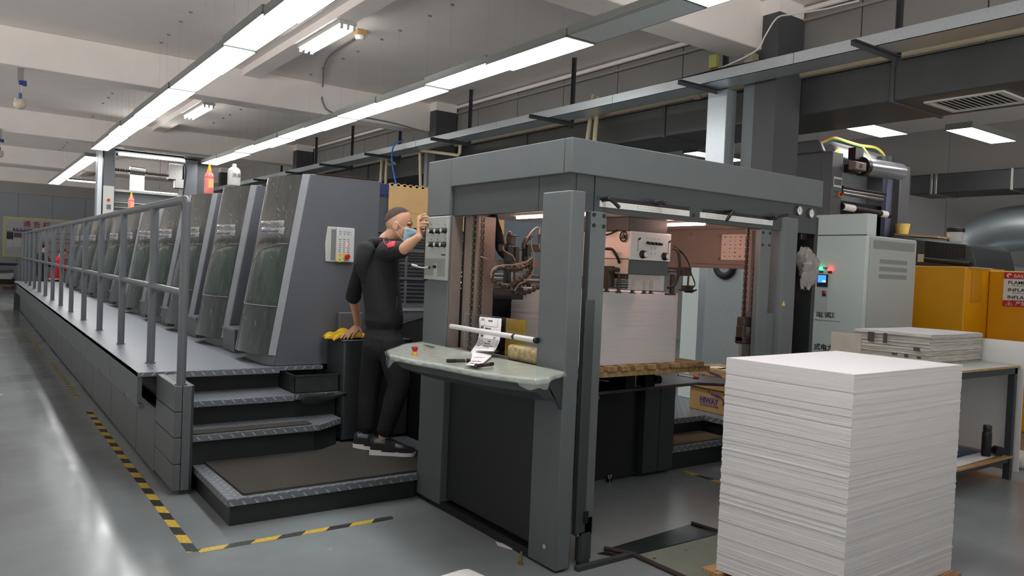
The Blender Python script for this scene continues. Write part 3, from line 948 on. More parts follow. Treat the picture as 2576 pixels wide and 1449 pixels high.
def make_unit():
    t = thing('printing_unit', (2.6, U0, ZP), 'nearest grey printing unit of the press with a keypad on its front', 'printing unit')
    # body
    m = MB()
    m.prism([(ex(0.745), U0, 0.737), (2.824, U0, 0.737), (2.824, U0, 2.268), (ex(2.265), U0, 2.265)], (0, 0.70, 0))
    m.build('body', M_UNIT, t, bevel=0.006)
    MB().box(2.824, 4.2, U0 + 0.2, U0 + 0.70, 0.737, 2.1).build('inner_body', M_SHADE, t, smooth=0)
    MB().box(2.42, 4.1, U0 + 0.70, U0 + PITCH - 0.004, 0.737, 2.02).build('rear_body', M_SHADE, t, smooth=0)
    # base recess under the cover
    m = MB()
    pts = [(ex(0.745) - 0.0, U0 + 0.001), (ex(0.745) - 0.06, U0 + 0.09), (ex(0.745) - 0.07, U0 + 0.5), (ex(0.745) + 0.05, U0 + 0.62)]
    m.prism([(x, y, 0.737) for x, y in pts], (0.015, 0, 0.10))
    m.build('base_block', M_UNIT, t, bevel=0.006)
    # chamfered edge strip
    m = MB()
    zs = [0.82, 2.262]
    m.grid([[(ex(z) - 0.001, U0 + 0.004, z), (ex(z) - 0.010, U0 + 0.006, z), (ex(z) - 0.047, U0 + 0.045, z), (ex(z) - 0.03, U0 + 0.07, z), (ex(z) + 0.03, U0 + 0.05, z)] for z in zs])
    m.build('edge_strip', M_STRIP, t, smooth=20)
    # cover
    m = MB()
    N, K = 24, 20
    rows = []
    for k in range(K + 1):
        z = 0.815 + (2.255 - 0.815) * k / K
        rows.append([cover_pt(i / N, z) for i in range(N + 1)])
    m.grid(rows)
    m.grid([[(p[0] + 0.05, p[1], p[2]) for p in rows[0]], rows[0]])
    top = rows[-1]
    m.grid([top, [(ex(2.255) + 0.05, p[1], p[2] + 0.008) for p in top]])
    cv = m.build('cover', M_COVER, t, smooth=60)
    # window patch and its outline
    zb, zt_ = 1.20, 1.70
    m = MB()
    rows = []
    for k in range(13):
        z = zb + (zt_ - zb) * k / 12
        s1 = 0.60
        if z > zt_ - 0.30:
            a = (z - (zt_ - 0.30)) / 0.30
            s1 = 0.60 - 0.44 * (1 - math.sqrt(max(0, 1 - a * a)))
        rows.append([cover_pt(0.02 + (s1 - 0.02) * i / 14, z, 0.002) for i in range(15)])
    m.grid(rows)
    wn = m.build('window', M_WIN, t, smooth=60)
    ln = [rows[0][i] for i in range(0, 15)] + [r[-1] for r in rows] + [rows[-1][i] for i in range(13, -1, -1)]
    ln = [Vector(p) + Vector((-0.001, 0, 0)) for p in ln]
    MB().tube(ln, 0.0045, 6, flat=0.7).build('trim', M_STRIP, wn)
    # bagged name plate: two crumpled pouches
    bd = None
    for j, (z0, z1, s0, s1) in enumerate(((1.835, 1.885, 0.14, 0.56), (1.775, 1.832, 0.12, 0.52))):
        rows = []
        rnd = random.Random(5 + j)
        for k in range(9):
            v = k / 8
            row = []
            for i in range(21):
                u = i / 20
                h = 0.013 * math.sin(math.pi * v) ** 0.6 * (0.75 + 0.5 * rnd.random()) * min(1, 6 * min(u, 1 - u) + 0.15)
                row.append(cover_pt(s0 + (s1 - s0) * u, z0 + (z1 - z0) * v + 0.004 * rnd.uniform(-1, 1), 0.003 + h))
            rows.append(row)
        q = MB().grid(rows).build('name_plate', M_FILM, t, smooth=25)
        a = Vector(cover_pt(s1 - 0.05, (z0 + z1) / 2, 0.012)); b = Vector(cover_pt(s0 + 0.05, (z0 + z1) / 2, 0.012))
        txt = ['HEIDELBERG', 'Speedmaster'][j]
        lettering(txt, a + Vector((-0.012, 0, -0.012)), b - a, (0.156, 0, 1), 0.034, [mat('dull silver letters', (96, 98, 92), 0.4), mat('dark blue letters', (40, 46, 110), 0.4)][j], q, width=(b - a).length)
    m = MB()
    rnd = random.Random(31)
    for k in range(26):
        z_ = rnd.uniform(1.9, 2.22) if k < 15 else rnd.uniform(0.95, 1.75)
        s_ = rnd.uniform(0.06, 0.62)
        L_ = rnd.uniform(0.015, 0.055)
        b_ = rnd.uniform(-0.03, 0.05)
        m.tube([cover_pt(s_ + b_ * t_ + 0.012 * math.sin(3 * t_ + k), z_ + L_ * t_, 0.001) for t_ in (0, 0.33, 0.66, 1)], [0.0004, 0.0014, 0.0016, 0.0004], 5)
    m.build('film_crease', M_STRIP, cv)
    # step block between the units
    m = MB().box(1.93, 2.415, U0 + 0.93, U0 + 1.30, 0.737, 0.925)
    sb = m.build('step_block', M_UNIT, t, smooth=0)
    MB().box(1.92, 2.42, U0 + 0.92, U0 + 1.31, 0.926, 0.942).build('tread', M_TREAD, sb, smooth=0)
    # crinkled sheet on top
    rows = []
    rnd = random.Random(3)
    for i in range(17):
        u = i / 16
        rows.append([(2.26 + 0.56 * u, U0 - 0.004 + 0.10 * k - (0.006 if k == 0 else 0), 2.2695 + 0.004 * rnd.random() + 0.012 * max(0, u - 0.9) * 10 * (k == 0)) for k in range(4)])
    MB().grid(rows).build('top_sheet', mat('brown oiled paper', (120, 92, 82), 0.6), t, solid=0.001)
    return t


unit = make_unit()
for k in range(1, 11):
    lb = ['', 'second grey printing unit from the front, with a white bottle on top', 'third grey printing unit from the front, with an orange-capped bottle on top'][k] if k < 3 else '%s grey printing unit of the press, counted from the nearest with the keypad' % words10[k].replace('nearest', 'first')
    dup(unit, (0, PITCH * k, 0), lb, 'printing units of the press')
unit['group'] = 'printing units of the press'
tag(MB().box(2.37, 4.5, 6.06, 21.5, 0.0, 0.735).build('press_base', M_SHADE, smooth=0), 'dark base frame of the press under the printing units', 'machine base')
# delivery end
de = thing('delivery_unit', (3, 21.5, 0), 'low grey delivery unit at the far end of the press', 'delivery unit')
MB().box(2.45, 4.3, 21.0, 23.2, 0.737, 2.1).build('body', M_UNIT, de, bevel=0.02)
MB().box(2.41, 2.45, 21.2, 23.0, 0.9, 1.6).build('side_panel', M_GREYD, de, bevel=0.01)

# keypad on the front of the first unit
kp = thing('keypad_console', (2.47, 5.87, 1.57), 'white keypad console with red emergency button on the nearest printing unit', 'control panel')
kx0, kx1, kz0, kz1 = 2.357, 2.595, 1.572, 1.856
m = MB()
pl = [(kx0 + 0.004, kz0), (kx1, kz0), (kx1, kz1), (kx0 + 0.012, kz1), (kx0 + 0.002, kz1 - 0.08), (kx0 - 0.004, (kz0 + kz1) / 2)]
m.prism([(x, 5.898, z) for x, z in pl], (0, -0.012, 0))
m.build('back_plate', M_LTGREY, kp, bevel=0.004)
MB().box(kx0 + 0.082, kx1 - 0.002, 5.862, 5.886, kz0 + 0.003, kz1 - 0.004).build('keypad', mat('keypad grey', (196, 198, 198), 0.4), kp, bevel=0.004)
MB().box(kx0 + 0.045, kx0 + 0.081, 5.880, 5.886, kz0 + 0.018, kz1 - 0.02).build('grip_recess', mat('recess grey', (120, 122, 122), 0.5), kp, smooth=0)
m = MB()
mk = MB()
for r in range(5):
    zz_ = kz1 - 0.038 - [0, 0.062, 0.097, 0.13, 0.164][r]
    for c in range(3):
        xx = kx0 + 0.112 + 0.036 * c
        mk.box(xx - 0.011, xx + 0.011, 5.8608, 5.862, zz_, zz_ + 0.003)
        mk.box(xx - 0.006, xx + 0.004, 5.8608, 5.862, zz_ - 0.017, zz_ - 0.013)
        mk.box(xx - 0.002, xx + 0.0005, 5.8608, 5.862, zz_ - 0.021, zz_ - 0.012)
mk.box(kx0 + 0.166, kx0 + 0.1675, 5.8608, 5.862, kz1 - 0.062, kz1 - 0.034).box(kx0 + 0.203, kx0 + 0.2045, 5.8608, 5.862, kz1 - 0.062, kz1 - 0.034)
mk.build('key_marks', M_INK, kp, smooth=0)
MB().box(kx0 + 0.168, kx0 + 0.176, 5.8600, 5.862, kz1 - 0.152, kz1 - 0.128).build('indicator', mat('lit red key', (255, 70, 60), 0.4, emit=4.0), kp, smooth=0)
eb = MB().cyl((kx0 + 0.165, 5.862, kz0 + 0.046), (kx0 + 0.165, 5.850, kz0 + 0.046), 0.024, 20).build('button_collar', M_YELP, kp)
MB().lathe([(0.014, 0.0), (0.014, 0.012), (0.021, 0.014), (0.022, 0.03), (0.017, 0.036)], (kx0 + 0.166, 5.852, kz0 + 0.046), (0, -1, 0), 20).build('emergency_button', M_RED, eb)
MB().cyl((kx0 + 0.116, 5.862, kz0 + 0.058), (kx0 + 0.116, 5.8605, kz0 + 0.058), 0.016, 20).build('yellow_dot', M_YELP, kp)
sk = MB().cyl((kx0 + 0.112, 5.862, kz0 + 0.018), (kx0 + 0.112, 5.860, kz0 + 0.018), 0.018, 20).build('hand_sticker', mat('yellow sticker', (236, 224, 30), 0.5), kp)
MB().tube([(kx0 + 0.100, 5.8595, kz0 + 0.028), (kx0 + 0.124, 5.8595, kz0 + 0.028), (kx0 + 0.112, 5.8595, kz0 + 0.006)], 0.0013, 5, closed=True).tube([(kx0 + 0.106, 5.8595, kz0 + 0.024), (kx0 + 0.112, 5.8595, kz0 + 0.014), (kx0 + 0.118, 5.8595, kz0 + 0.024)], 0.0011, 5).build('sticker_mark', M_INK, sk)

# bottles on the units
M_PINK = mat('pink cleaner', (240, 132, 128), 0.25, coat=0.3)


def squeeze_bottle(pos, h, label):
    x, y, z = pos
    t = thing('squeeze_bottle', pos, label, 'bottle')
    MB().lathe([(0.045, 0), (0.05, 0.01), (0.05, h * 0.50), (0.047, h * 0.52), (0.05, h * 0.54), (0.05, h * 0.6), (0.03, h * 0.70), (0.022, h * 0.73)], pos, n=20).build('bottle_body', M_PINK, t)
    MB().lathe([(0.025, 0), (0.025, h * 0.06), (0.018, h * 0.1), (0.008, h * 0.26), (0.004, h * 0.27)], (x, y, z + h * 0.73), n=16).build('nozzle_cap', mat('orange cap', (246, 176, 30), 0.4), t)
    MB().grid([[(x + 0.0507 * math.cos(a), y + 0.0507 * math.sin(a), z + q) for a in [math.radians(-110 + 7 * i) for i in range(12)]] for q in (h * 0.2, h * 0.48)]).build('paper_label', mat('orange label', (240, 190, 130), 0.6), t)
    return t


p = at(525, 484, y=U0 + PITCH * 2 + 0.30)
squeeze_bottle((p.x, U0 + PITCH * 2 + 0.30, 2.268), 0.335, 'pink bottle with orange nozzle standing on the third printing unit')
p = at(312, 527, y=U0 + PITCH * 6 + 0.3)
squeeze_bottle((max(p.x, 2.27), U0 + PITCH * 6 + 0.3, 2.275), 0.33, 'pink bottle with orange nozzle far back above the handrail')
p = at(588, 468, y=U0 + PITCH + 0.35)
wbx, wby = p.x, U0 + PITCH + 0.35
wb = thing('white_bottle', (wbx, wby, 2.268), 'white bottle with handwriting standing on the second printing unit', 'bottle')
MB().lathe([(0.055, 0), (0.06, 0.01), (0.06, 0.13), (0.054, 0.155), (0.03, 0.175), (0.02, 0.18)], (wbx, wby, 2.268), n=22).build('bottle_body', M_WHITE, wb)
MB().lathe([(0.02, 0), (0.022, 0.01), (0.018, 0.03)], (wbx, wby, 2.448), n=16).build('cap', M_WHITE, wb)
lettering('洗车', (wbx - 0.035, wby - 0.061, 2.345), (1, 0, 0), (0, 0, 1), 0.045, M_INK, wb)

# ================================================================ FEEDER
XL, YF, YB, XR = 2.52, 3.035, 4.53, 4.77
fd = thing('sheet_feeder', (3.5, 3.8, 0), 'dark grey sheet feeder frame with overhanging roof at the front of the press', 'printing press feeder')
m = MB()
m.box(XL, XL + 0.05, YF + 0.062, 4.234, 2.088, 2.27)
m.build('roof_side_band', M_GREY, fd, bevel=0.005)
m = MB().prism([(XL, YF, 2.088), (XR, YF, 2.088), (XR, YF, 2.27), (XL, YF, 2.27)], (0, 0.058, 0))
m.build('roof_front_band', M_GREY, fd, bevel=0.005)
MB().box(XL + 0.02, XR - 0.01, YF + 0.02, 4.52, 2.255, 2.272).build('roof_plate', M_GREY, fd, smooth=0)
MB().box(XR - 0.05, XR, YF + 0.06, 4.52, 2.088, 2.268).build('roof_side_band', M_GREY, fd, bevel=0.005)
MB().box(XL, XL + 0.12, 4.238, YB, 1.906, 2.27).build('header_block', M_GREY, fd, bevel=0.005)
m = MB()
m.box(XL + 0.022, XL + 0.06, 3.33, 4.238, 1.902, 2.088)
m.box(XL + 0.022, XL + 0.06, YF + 0.025, 3.325, 1.902, 2.088)
m.build('side_fascia', M_GREYD, fd, smooth=0)
m = MB()
m.box(XL + 0.06, 2.70, YF + 0.02, YF + 0.06, 1.902, 2.088)
m.box(2.704, 4.73, YF + 0.015, YF + 0.06, 1.902, 2.088)
ff = m.build('front_fascia', M_GREYD, fd, smooth=0)
MB().box(XL + 0.06, 4.7, YF + 0.06, 4.5, 1.925, 1.935).build('canopy_ceiling', M_CREAM, fd, smooth=0)
MB().box(XL, XL + 0.085, 4.22, YB, 0.03, 1.904).build('column', M_GREY, fd, bevel=0.006)
MB().box(XL + 0.01, XL + 0.09, YF + 1.175, 4.218, 0.95, 1.9).build('inner_frame', M_BROWN, fd, smooth=0)  # brown plate stands in for warm inside light on the column face
m = MB().box(2.605, 2.74, 4.02, 4.175, 0.9, 1.9)
inf = m.build('inner_frame', M_BROWN, fd, bevel=0.004)
m = MB().box(2.603, 2.605, 4.055, 4.075, 1.60, 1.66)
m.cyl((2.606, 4.075, 1.795), (2.602, 4.075, 1.795), 0.007, 10).cyl((2.606, 4.075, 1.775), (2.602, 4.075, 1.775), 0.007, 10)
m.build('slot', M_BLACK, inf, smooth=0)
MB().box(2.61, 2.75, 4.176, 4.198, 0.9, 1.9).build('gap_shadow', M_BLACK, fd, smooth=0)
cm = MB().box(XL, XL + 0.098, 3.02, 3.262, 0.012, 1.997).build('column', M_GREY, fd, bevel=0.008)
MB().cyl((XL + 0.001, 3.12, 0.115), (XL - 0.002, 3.12, 0.115), 0.012, 14).build('plug', M_LTGREY, cm)
MB().box(XL + 0.012, XL + 0.07, 3.04, 4.52, 0.0, 0.05).build('plinth', M_BLACK, fd, smooth=0)
MB().box(XL + 0.05, XL + 0.075, 3.262, 4.22, 0.07, 0.95).build('skirt_panel', M_SHADE, fd, smooth=0)
MB().box(2.72, 2.74, 3.3, 4.5, 0.0, 0.9).build('inner_skirt', M_BLACK, fd, smooth=0)
# front light-barrier post
m = MB().box(2.672, 2.783, YF, YF + 0.05, 0.165, 1.90)
fp = m.build('front_post', M_GREY, fd, bevel=0.004)
m = MB()
for (xx, zz) in ((2.690, 1.882), (2.762, 1.88), (2.692, 1.826), (2.762, 1.824)):
    m.cyl((xx, YF - 0.001, zz), (xx, YF - 0.005, zz), 0.011, 12)
m.build('bolt', M_BLACK, fp)
m = MB().box(2.655, 2.722, YF - 0.006, YF - 0.001, 0.185, 1.432)
m.build('post_cover', M_GREYD, fp, bevel=0.003)
m = MB().box(2.688, 2.775, YF, YF + 0.03, 0.03, 0.26).box(2.70, 2.765, YF - 0.003, YF + 0.03, 0.0, 0.18)
m.build('post_foot', M_GREYD, fp, smooth=0)
MB().box(2.705, 2.735, YF - 0.014, YF - 0.010, 0.235, 0.30).build('post_slot', M_BLACK, fp, smooth=0)
a, b = at(1449, 1437, z=0.0), at(1592, 1399, z=0.0)
d = (b - a).normalized(); s = Vector((-d.y, d.x, 0)) * 0.018
MB().prism([a - s, b - s, b + s, a + s], (0, 0, 0.022)).build('floor_rail', M_GREYD, fd, smooth=0)
# right column group
rc = MB().prism([(4.354, YF - 0.005, 0), (4.498, YF - 0.005, 0), (4.498, YF + 0.22, 0), (4.33, YF + 0.22, 0), (4.33, YF + 0.03, 0)], (0, 0, 1.995)).build('column', M_GREY, fd, bevel=0.006)
w0 = at(1972, 764, y=YF - 0.008)
m = MB().prism([(w0.x - 0.017, YF - 0.0055, w0.z - 0.013), (w0.x + 0.017, YF - 0.0055, w0.z - 0.013), (w0.x, YF - 0.0055, w0.z + 0.02)], (0, -0.001, 0))
ws = m.build('warning_sticker', mat('warning yellow', (238, 214, 20), 0.5), rc, smooth=0)
MB().prism([(w0.x - 0.003, YF - 0.0067, w0.z - 0.008), (w0.x + 0.003, YF - 0.0067, w0.z - 0.008), (w0.x + 0.004, YF - 0.0067, w0.z + 0.008)], (0, -0.0004, 0)).build('warning_mark', M_INK, ws, smooth=0)
m = MB().box(4.123, 4.234, YF + 0.01, YF + 0.05, 0.0, 1.90)
rp = m.build('front_post', M_GREY, fd, bevel=0.004)
m = MB()
for (xx, zz) in ((4.145, 1.878), (4.215, 1.877), (4.145, 1.80), (4.215, 1.80)):
    m.cyl((xx, YF + 0.009, zz), (xx, YF + 0.005, zz), 0.009, 12)
m.build('bolt', M_BLACK, rp)
MB().box(4.235, 4.34, YF + 0.03, YF + 0.2, 0.0, 1.36).build('post_cover', M_GREY, fd, bevel=0.004)
MB().box(4.235, 4.33, YF + 0.16, YF + 0.2, 1.36, 1.9).build('inner_frame', M_BROWN, fd, smooth=0)
# scales with clamping levers
M_SCALE = mat('scale white', (206, 206, 200), 0.45)
for (x0, x1, n0) in ((2.738, 3.441, 0.28), (3.537, 4.238, 0.05)):
    r = MB().box(x0, x1, YF + 0.008, YF + 0.0145, 1.929, 1.962).build('scale', M_SCALE, ff, smooth=0)
    MB().box(x0 + 0.03, x1, YF + 0.011, YF + 0.0148, 1.963, 1.984).build('slot', M_BLACK, ff, smooth=0)
    mk = MB()
    q = x0 + n0
    i = 0
    while q < x1 - 0.1:
        mk.box(q, q + 0.0012, YF + 0.0076, YF + 0.0081, 1.936, 1.943 if i % 5 else 1.947)
        if i % 2 == 0:
            mk.box(q - 0.002, q + 0.002, YF + 0.0076, YF + 0.0081, 1.950, 1.954)
        q += 0.0105
        i += 1
    mk.build('scale_marks', M_INK, r, smooth=0)
for (pa, pb) in (((1530, 500), (1556, 520)), ((1668, 510), (1648, 509)), ((1842, 532), (1829, 553)), ((1950, 548), (1980, 541))):
    a = at(pa[0], pa[1], y=YF - 0.035); b = at(pb[0], pb[1], y=YF - 0.05)
    m = MB().cyl((a.x, YF + 0.014, a.z - 0.004), (a.x, YF - 0.045, a.z), 0.0125, 16)
    m.ball((a.x, YF - 0.04, a.z), 0.0145, 14, 8)
    m.tube([(a.x, YF - 0.04, a.z), a + (b - a) * 0.5 + Vector((0, -0.004, 0.003)), b], [0.0085, 0.0095, 0.0105], 12)
    m.ball(b, 0.0105, 12, 8)
    m.build('clamping_lever', M_KNOB, fd)
m = MB().cyl((3.485, YF + 0.016, 1.94), (3.485, YF + 0.012, 1.94), 0.012, 14)
m.build('keyhole', M_BLACK, ff)
# gauges
for px, py in ((2008, 530), (2038, 537)):
    c = at(px, py, y=YF + 0.01)
    g = MB().lathe([(0.031, 0), (0.033, 0.01), (0.031, 0.02), (0.027, 0.02), (0.027, 0.012)], (c.x, YF + 0.015, c.z), (0, -1, 0), 26).build('pressure_gauge', M_STEEL, fd)
    MB().cyl((c.x, YF + 0.002, c.z), (c.x, YF - 0.0005, c.z), 0.0268, 24).build('dial', M_WHITE, g)
    mm_ = MB()
    for k in range(11):
        a = math.radians(-30 + 24 * k)
        p0 = Vector((c.x + math.cos(a) * 0.02, YF - 0.001, c.z + math.sin(a) * 0.02))
        p1 = Vector((c.x + math.cos(a) * 0.024, YF - 0.001, c.z + math.sin(a) * 0.024))
        mm_.tube([p0, p1], 0.0007, 4)
    dirn = (-0.35, 1.0) if px < 2020 else (-0.9, 0.55)
    mm_.tube([(c.x - dirn[0] * 0.006, YF - 0.002, c.z - dirn[1] * 0.006), (c.x + dirn[0] * 0.018, YF - 0.002, c.z + dirn[1] * 0.018)], [0.0018, 0.0006], 5)
    mm_.build('needle', M_INK, g)

# warm canopy tubes
for xx, y0, y1 in ((2.83, 3.16, 3.92), (3.67, 3.12, 4.1)):
    t = MB().box(xx - 0.03, xx + 0.03, y0 - 0.03, y1 + 0.03, 1.912, 1.924).build('canopy_lamp', M_CREAM, fd, smooth=0)
    MB().cyl((xx, y0, 1.903), (xx, y1, 1.903), 0.009, 10).build('tube', M_WARM, t)

# right inner side panel with instruction plate
m = MB().box(4.40, 4.43, 3.25, 4.45, 1.672, 1.925)
m.box(4.385, 4.43, 3.25, 4.45, 1.645, 1.672)
sp = m.build('side_panel', M_BROWN, fd, bevel=0.003)
ip0, ip1 = at(1818, 590, x=4.4), at(1887, 655, x=4.4)
ipl = MB().box(4.393, 4.397, ip1.y, ip0.y, ip1.z + 0.0, ip0.z).build('instruction_plate', M_CREAM, sp, smooth=0)
mk = MB()
rnd = random.Random(11)
H = ip0.z - ip1.z; W = ip0.y - ip1.y
for r in range(6):
    zz = ip0.z - H * (0.12 + 0.15 * r)
    for c in range(5):
        yy = ip0.y - W * (0.12 + 0.18 * c)
        if rnd.random() < 0.85:
            mk.box(4.3925, 4.3931, yy - 0.009 * rnd.random() - 0.002, yy + 0.004, zz, zz + 0.003 + 0.004 * rnd.random())
            mk.box(4.3925, 4.3931, yy - 0.002, yy + 0.001, zz, zz + 0.012 * rnd.random())
mk.build('plate_marks', M_INK, ipl, smooth=0)
m = MB()
for px, py in ((1811, 595), (1808, 651), (1737, 588), (1893, 587), (1892, 615)):
    p = at(px, py, x=4.4)
    m.lathe([(0.013, 0), (0.013, 0.006), (0.008, 0.009)], p, (-1, 0, 0), 16)
m.build('screw_cap', M_BROWN, sp)

# right end: door frame, rod and dark housing behind the gauges
MB().box(4.52, 4.74, 3.34, 3.40, 0.0, 1.99).build('rear_panel', M_BLACK, fd, smooth=0)
MB().box(4.735, 4.775, 3.06, 3.40, 0.0, 2.02).build('end_door', M_SHADE, fd, bevel=0.004)
rod = MB().cyl((4.655, 3.18, 0.02), (4.655, 3.18, 1.95), 0.011, 12).build('guide_rod', M_ALU, fd)
p = at(2041, 675, y=3.18)
MB().cyl((4.655, 3.18, p.z - 0.018), (4.655, 3.18, p.z + 0.018), 0.0125, 12).build('orange_band', mat('orange mark', (232, 96, 30), 0.4), rod)
MB().box(4.67, 4.74, 3.12, 3.2, 1.86, 1.95).build('latch', M_BRASSY, fd, bevel=0.006)
MB().box(4.53, 4.66, 3.19, 3.3, 1.42, 1.46).build('cross_bar', M_SHADE, fd, smooth=0)
MB().box(4.56, 4.585, 3.20, 3.21, 1.28, 1.41).build('paper_tag', M_CREAM, fd, smooth=0)
MB().box(4.51, 4.535, 3.24, 3.27, 0.02, 1.5).build('slide_rail', M_BROWN, fd, smooth=0)

# control console on the left column
cz0, cz1, cy0, cy1 = 1.483, 1.899, 4.214, 4.50
con = MB().box(XL - 0.022, XL - 0.0005, cy0, cy1, cz0, cz1).build('control_console', mat('console grey', (158, 162, 156), 0.42, var=0.04, scale=20), fd, bevel=0.005)
MB().box(XL - 0.016, XL - 0.0005, cy1 + 0.001, cy1 + 0.02, cz0 - 0.01, cz1 - 0.02).build('console_edge', M_BLACK, fd, smooth=0)
xf = XL - 0.022
for px, py in ((1090, 581), (1105, 581), (1121, 580), (1088, 615), (1104, 615), (1119, 615)):
    p = at(px, py, x=xf)
    kn = MB().lathe([(0.0195, 0), (0.0195, 0.004), (0.0175, 0.008), (0.0165, 0.034), (0.0145, 0.037)], (xf, p.y, p.z), (-1, 0, 0), 22).build('dial_knob', M_KNOB, con)
    kn2 = MB().cyl((xf - 0.0368, p.y, p.z), (xf - 0.0378, p.y, p.z), 0.0132, 20).build('knob_face', M_LTGREY, con)
rb = MB()
za, zb_ = at(1100, 652, x=xf).z, at(1100, 693, x=xf).z
for k in range(14):
    z = za - (za - zb_) * k / 13
    rb.box(xf - 0.0012, xf, cy0 + 0.012, cy1 - 0.004, z, z + 0.0035)
rb.build('ribs', mat('rib grey', (112, 118, 112), 0.5), con, smooth=0)
p = at(1096, 671, x=xf)
MB().box(xf - 0.0022, xf - 0.001, p.y - 0.025, p.y + 0.022, zb_ - 0.004, p.z + 0.022).build('blank_label', mat('console label', (164, 168, 162), 0.5), con, smooth=0)
MB().lathe([(0.011, 0), (0.010, 0.02), (0.007, 0.022)], (xf, p.y, p.z), (-1, 0, 0), 16).build('selector_knob', M_KNOB, con)
p = at(1081, 672, x=xf)
cb = MB().lathe([(0.013, 0), (0.011, 0.006), (0.006, 0.012)], (xf, p.y, p.z), (-1, 0, 0), 14)
cb.build('cable_socket', M_KNOB, con)
q = at(1046, 669, x=xf - 0.06)
m = MB().tube(spline([(xf - 0.01, p.y, p.z), (xf - 0.03, p.y + 0.03, p.z - 0.006), (xf - 0.05, p.y + 0.07, p.z - 0.002), q], 6), 0.005, 8)
e = (q - Vector((xf - 0.05, p.y + 0.07, p.z))).normalized()
m.cyl(q - e * 0.012, q + e * 0.03, 0.0085, 10)
m.build('cable_plug', M_LTGREY, con)
a = at(1112, 641, x=xf)
lettering('HEIDELBERG', (xf - 0.0004, a.y + 0.01, a.z - 0.004), (0, -1, 0), (0, 0, 1), 0.011, M_INK, con, width=0.055)
mk = MB()
for px, py in ((1085, 565), (1102, 565), (1119, 566), (1084, 602), (1100, 602), (1119, 601)):
    p = at(px, py, x=xf)
    mk.box(xf - 0.0005, xf, p.y - 0.004, p.y + 0.001, p.z - 0.004, p.z + 0.004)
mk.build('dial_marks', M_INK, con, smooth=0)

# operator shelf, wrapped in crinkled film
ZD = 1.06
dp = [at(px, py, z=ZD) for px, py in ((974, 881), (985, 893), (1040, 905), (1106, 916), (1165, 928), (1221, 938), (1290, 947), (1350, 953))]
dp = [(XL - 0.001, 4.53), (2.33, 4.42)] + [(p.x, p.y) for p in dp] + [(2.30, 2.87), (2.40, 2.955), (XL - 0.001, 3.015)]
M_DESK = mat('shelf top under film', (170, 180, 172), 0.4, var=0.06, scale=14, rgb2=(160, 158, 146))
sh = MB().prism([(x, y, ZD - 0.03) for x, y in dp], (0, 0, 0.03)).build('operator_shelf', M_DESK, fd, bevel=0.008)
cx_, cy_ = 2.62, 3.75
sk_top = [(cx_ + (x - cx_) * (0.90 if x < 2.5 else 1.0), cy_ + (y - cy_) * (0.95 if x < 2.5 else 0.98)) for x, y in dp]
sk_bot = [(cx_ + (x - cx_) * (0.66 if x < 2.5 else 1.0), cy_ + (y - cy_) * (0.90 if x < 2.5 else 0.98)) for x, y in dp]
m = MB().grid([[(x, y, ZD - 0.03) for x, y in sk_top], [(x, y, ZD - 0.075) for x, y in sk_top], [(x, y, ZD - 0.13) for x, y in sk_bot]], closed=True)
m.add([(x, y, ZD - 0.13) for x, y in sk_bot], [list(range(len(sk_bot)))])
m.build('shelf_skirt', M_GREYD, sh, smooth=30)
MB().prism([(XL, 3.03, ZD - 0.03), (2.34, 2.93, ZD - 0.03), (XL, 3.03, ZD - 0.2)], (0, 0.02, 0)).build('bracket', M_GREYD, sh, smooth=0)
MB().prism([(XL, 4.5, ZD - 0.03), (2.3, 4.4, ZD - 0.03), (XL, 4.5, ZD - 0.15)], (0, -0.02, 0)).build('bracket', M_GREYD, sh, smooth=0)
# film: top sheet plus ragged skirt
rnd = random.Random(21)
ring = []
NP = 90
per = [Vector((x, y, 0)) for x, y in dp]
seg = [(per[i + 1] - per[i]).length for i in range(len(per) - 1)]
tot = sum(seg)
for i in range(NP + 1):
    s = tot * i / NP
    k = 0
    while k < len(seg) - 1 and s > seg[k]:
        s -= seg[k]
        k += 1
    ring.append(per[k] + (per[k + 1] - per[k]) * (s / seg[k]))
cen = Vector((2.46, 3.75, 0))
rows = []
for f in (1.0, 0.8, 0.6, 0.4, 0.2, 0.03):
    rows.append([(cen.x + (p.x - cen.x) * f, cen.y + (p.y - cen.y) * f, ZD + 0.003 + 0.004 * rnd.random() * (f < 1)) for p in ring])
m = MB().grid(rows)
low = []
mid = []
for i, p in enumerate(ring):
    u = i / NP
    o = (p - cen).normalized()
    hang = 0.014 + 0.008 * math.sin(i * 1.7) + (0.06 if 0.30 < u < 0.42 else 0) * math.sin((u - 0.30) / 0.12 * math.pi) + (0.035 if 0.80 < u < 0.88 else 0)
    mid.append((p.x + o.x * 0.012, p.y + o.y * 0.012, ZD - 0.008))
    low.append((p.x + o.x * (0.012 + 0.008 * rnd.random()), p.y + o.y * (0.012 + 0.008 * rnd.random()), ZD - hang))
m.grid([rows[0], mid, low])
M_FILM2 = mat('clear wrap film', (212, 226, 218), 0.12, bump=0.7, bscale=22, coat=1.0, alpha=0.26, var=0.02)
m.build('wrap_film', M_FILM2, sh, smooth=30)
p = at(1043, 893, z=ZD)
MB().lathe([(0.017, 0.0), (0.015, 0.012), (0.012, 0.02)], (p.x, p.y, ZD + 0.001), n=18).build('button_collar', M_YELP, sh)
MB().lathe([(0.012, 0.018), (0.013, 0.024), (0.018, 0.034), (0.019, 0.043), (0.015, 0.047)], (p.x, p.y, ZD + 0.001), n=20).build('emergency_button', M_RED, sh)
mk = MB()
a, b = at(1066, 872, z=ZD), at(1100, 877, z=ZD)
mk.box(2.37, 2.39, b.y, a.y, ZD + 0.0095, ZD + 0.011)
mk.build('slot', M_SHADE, sh, smooth=0)
mk = MB()
rnd = random.Random(2)
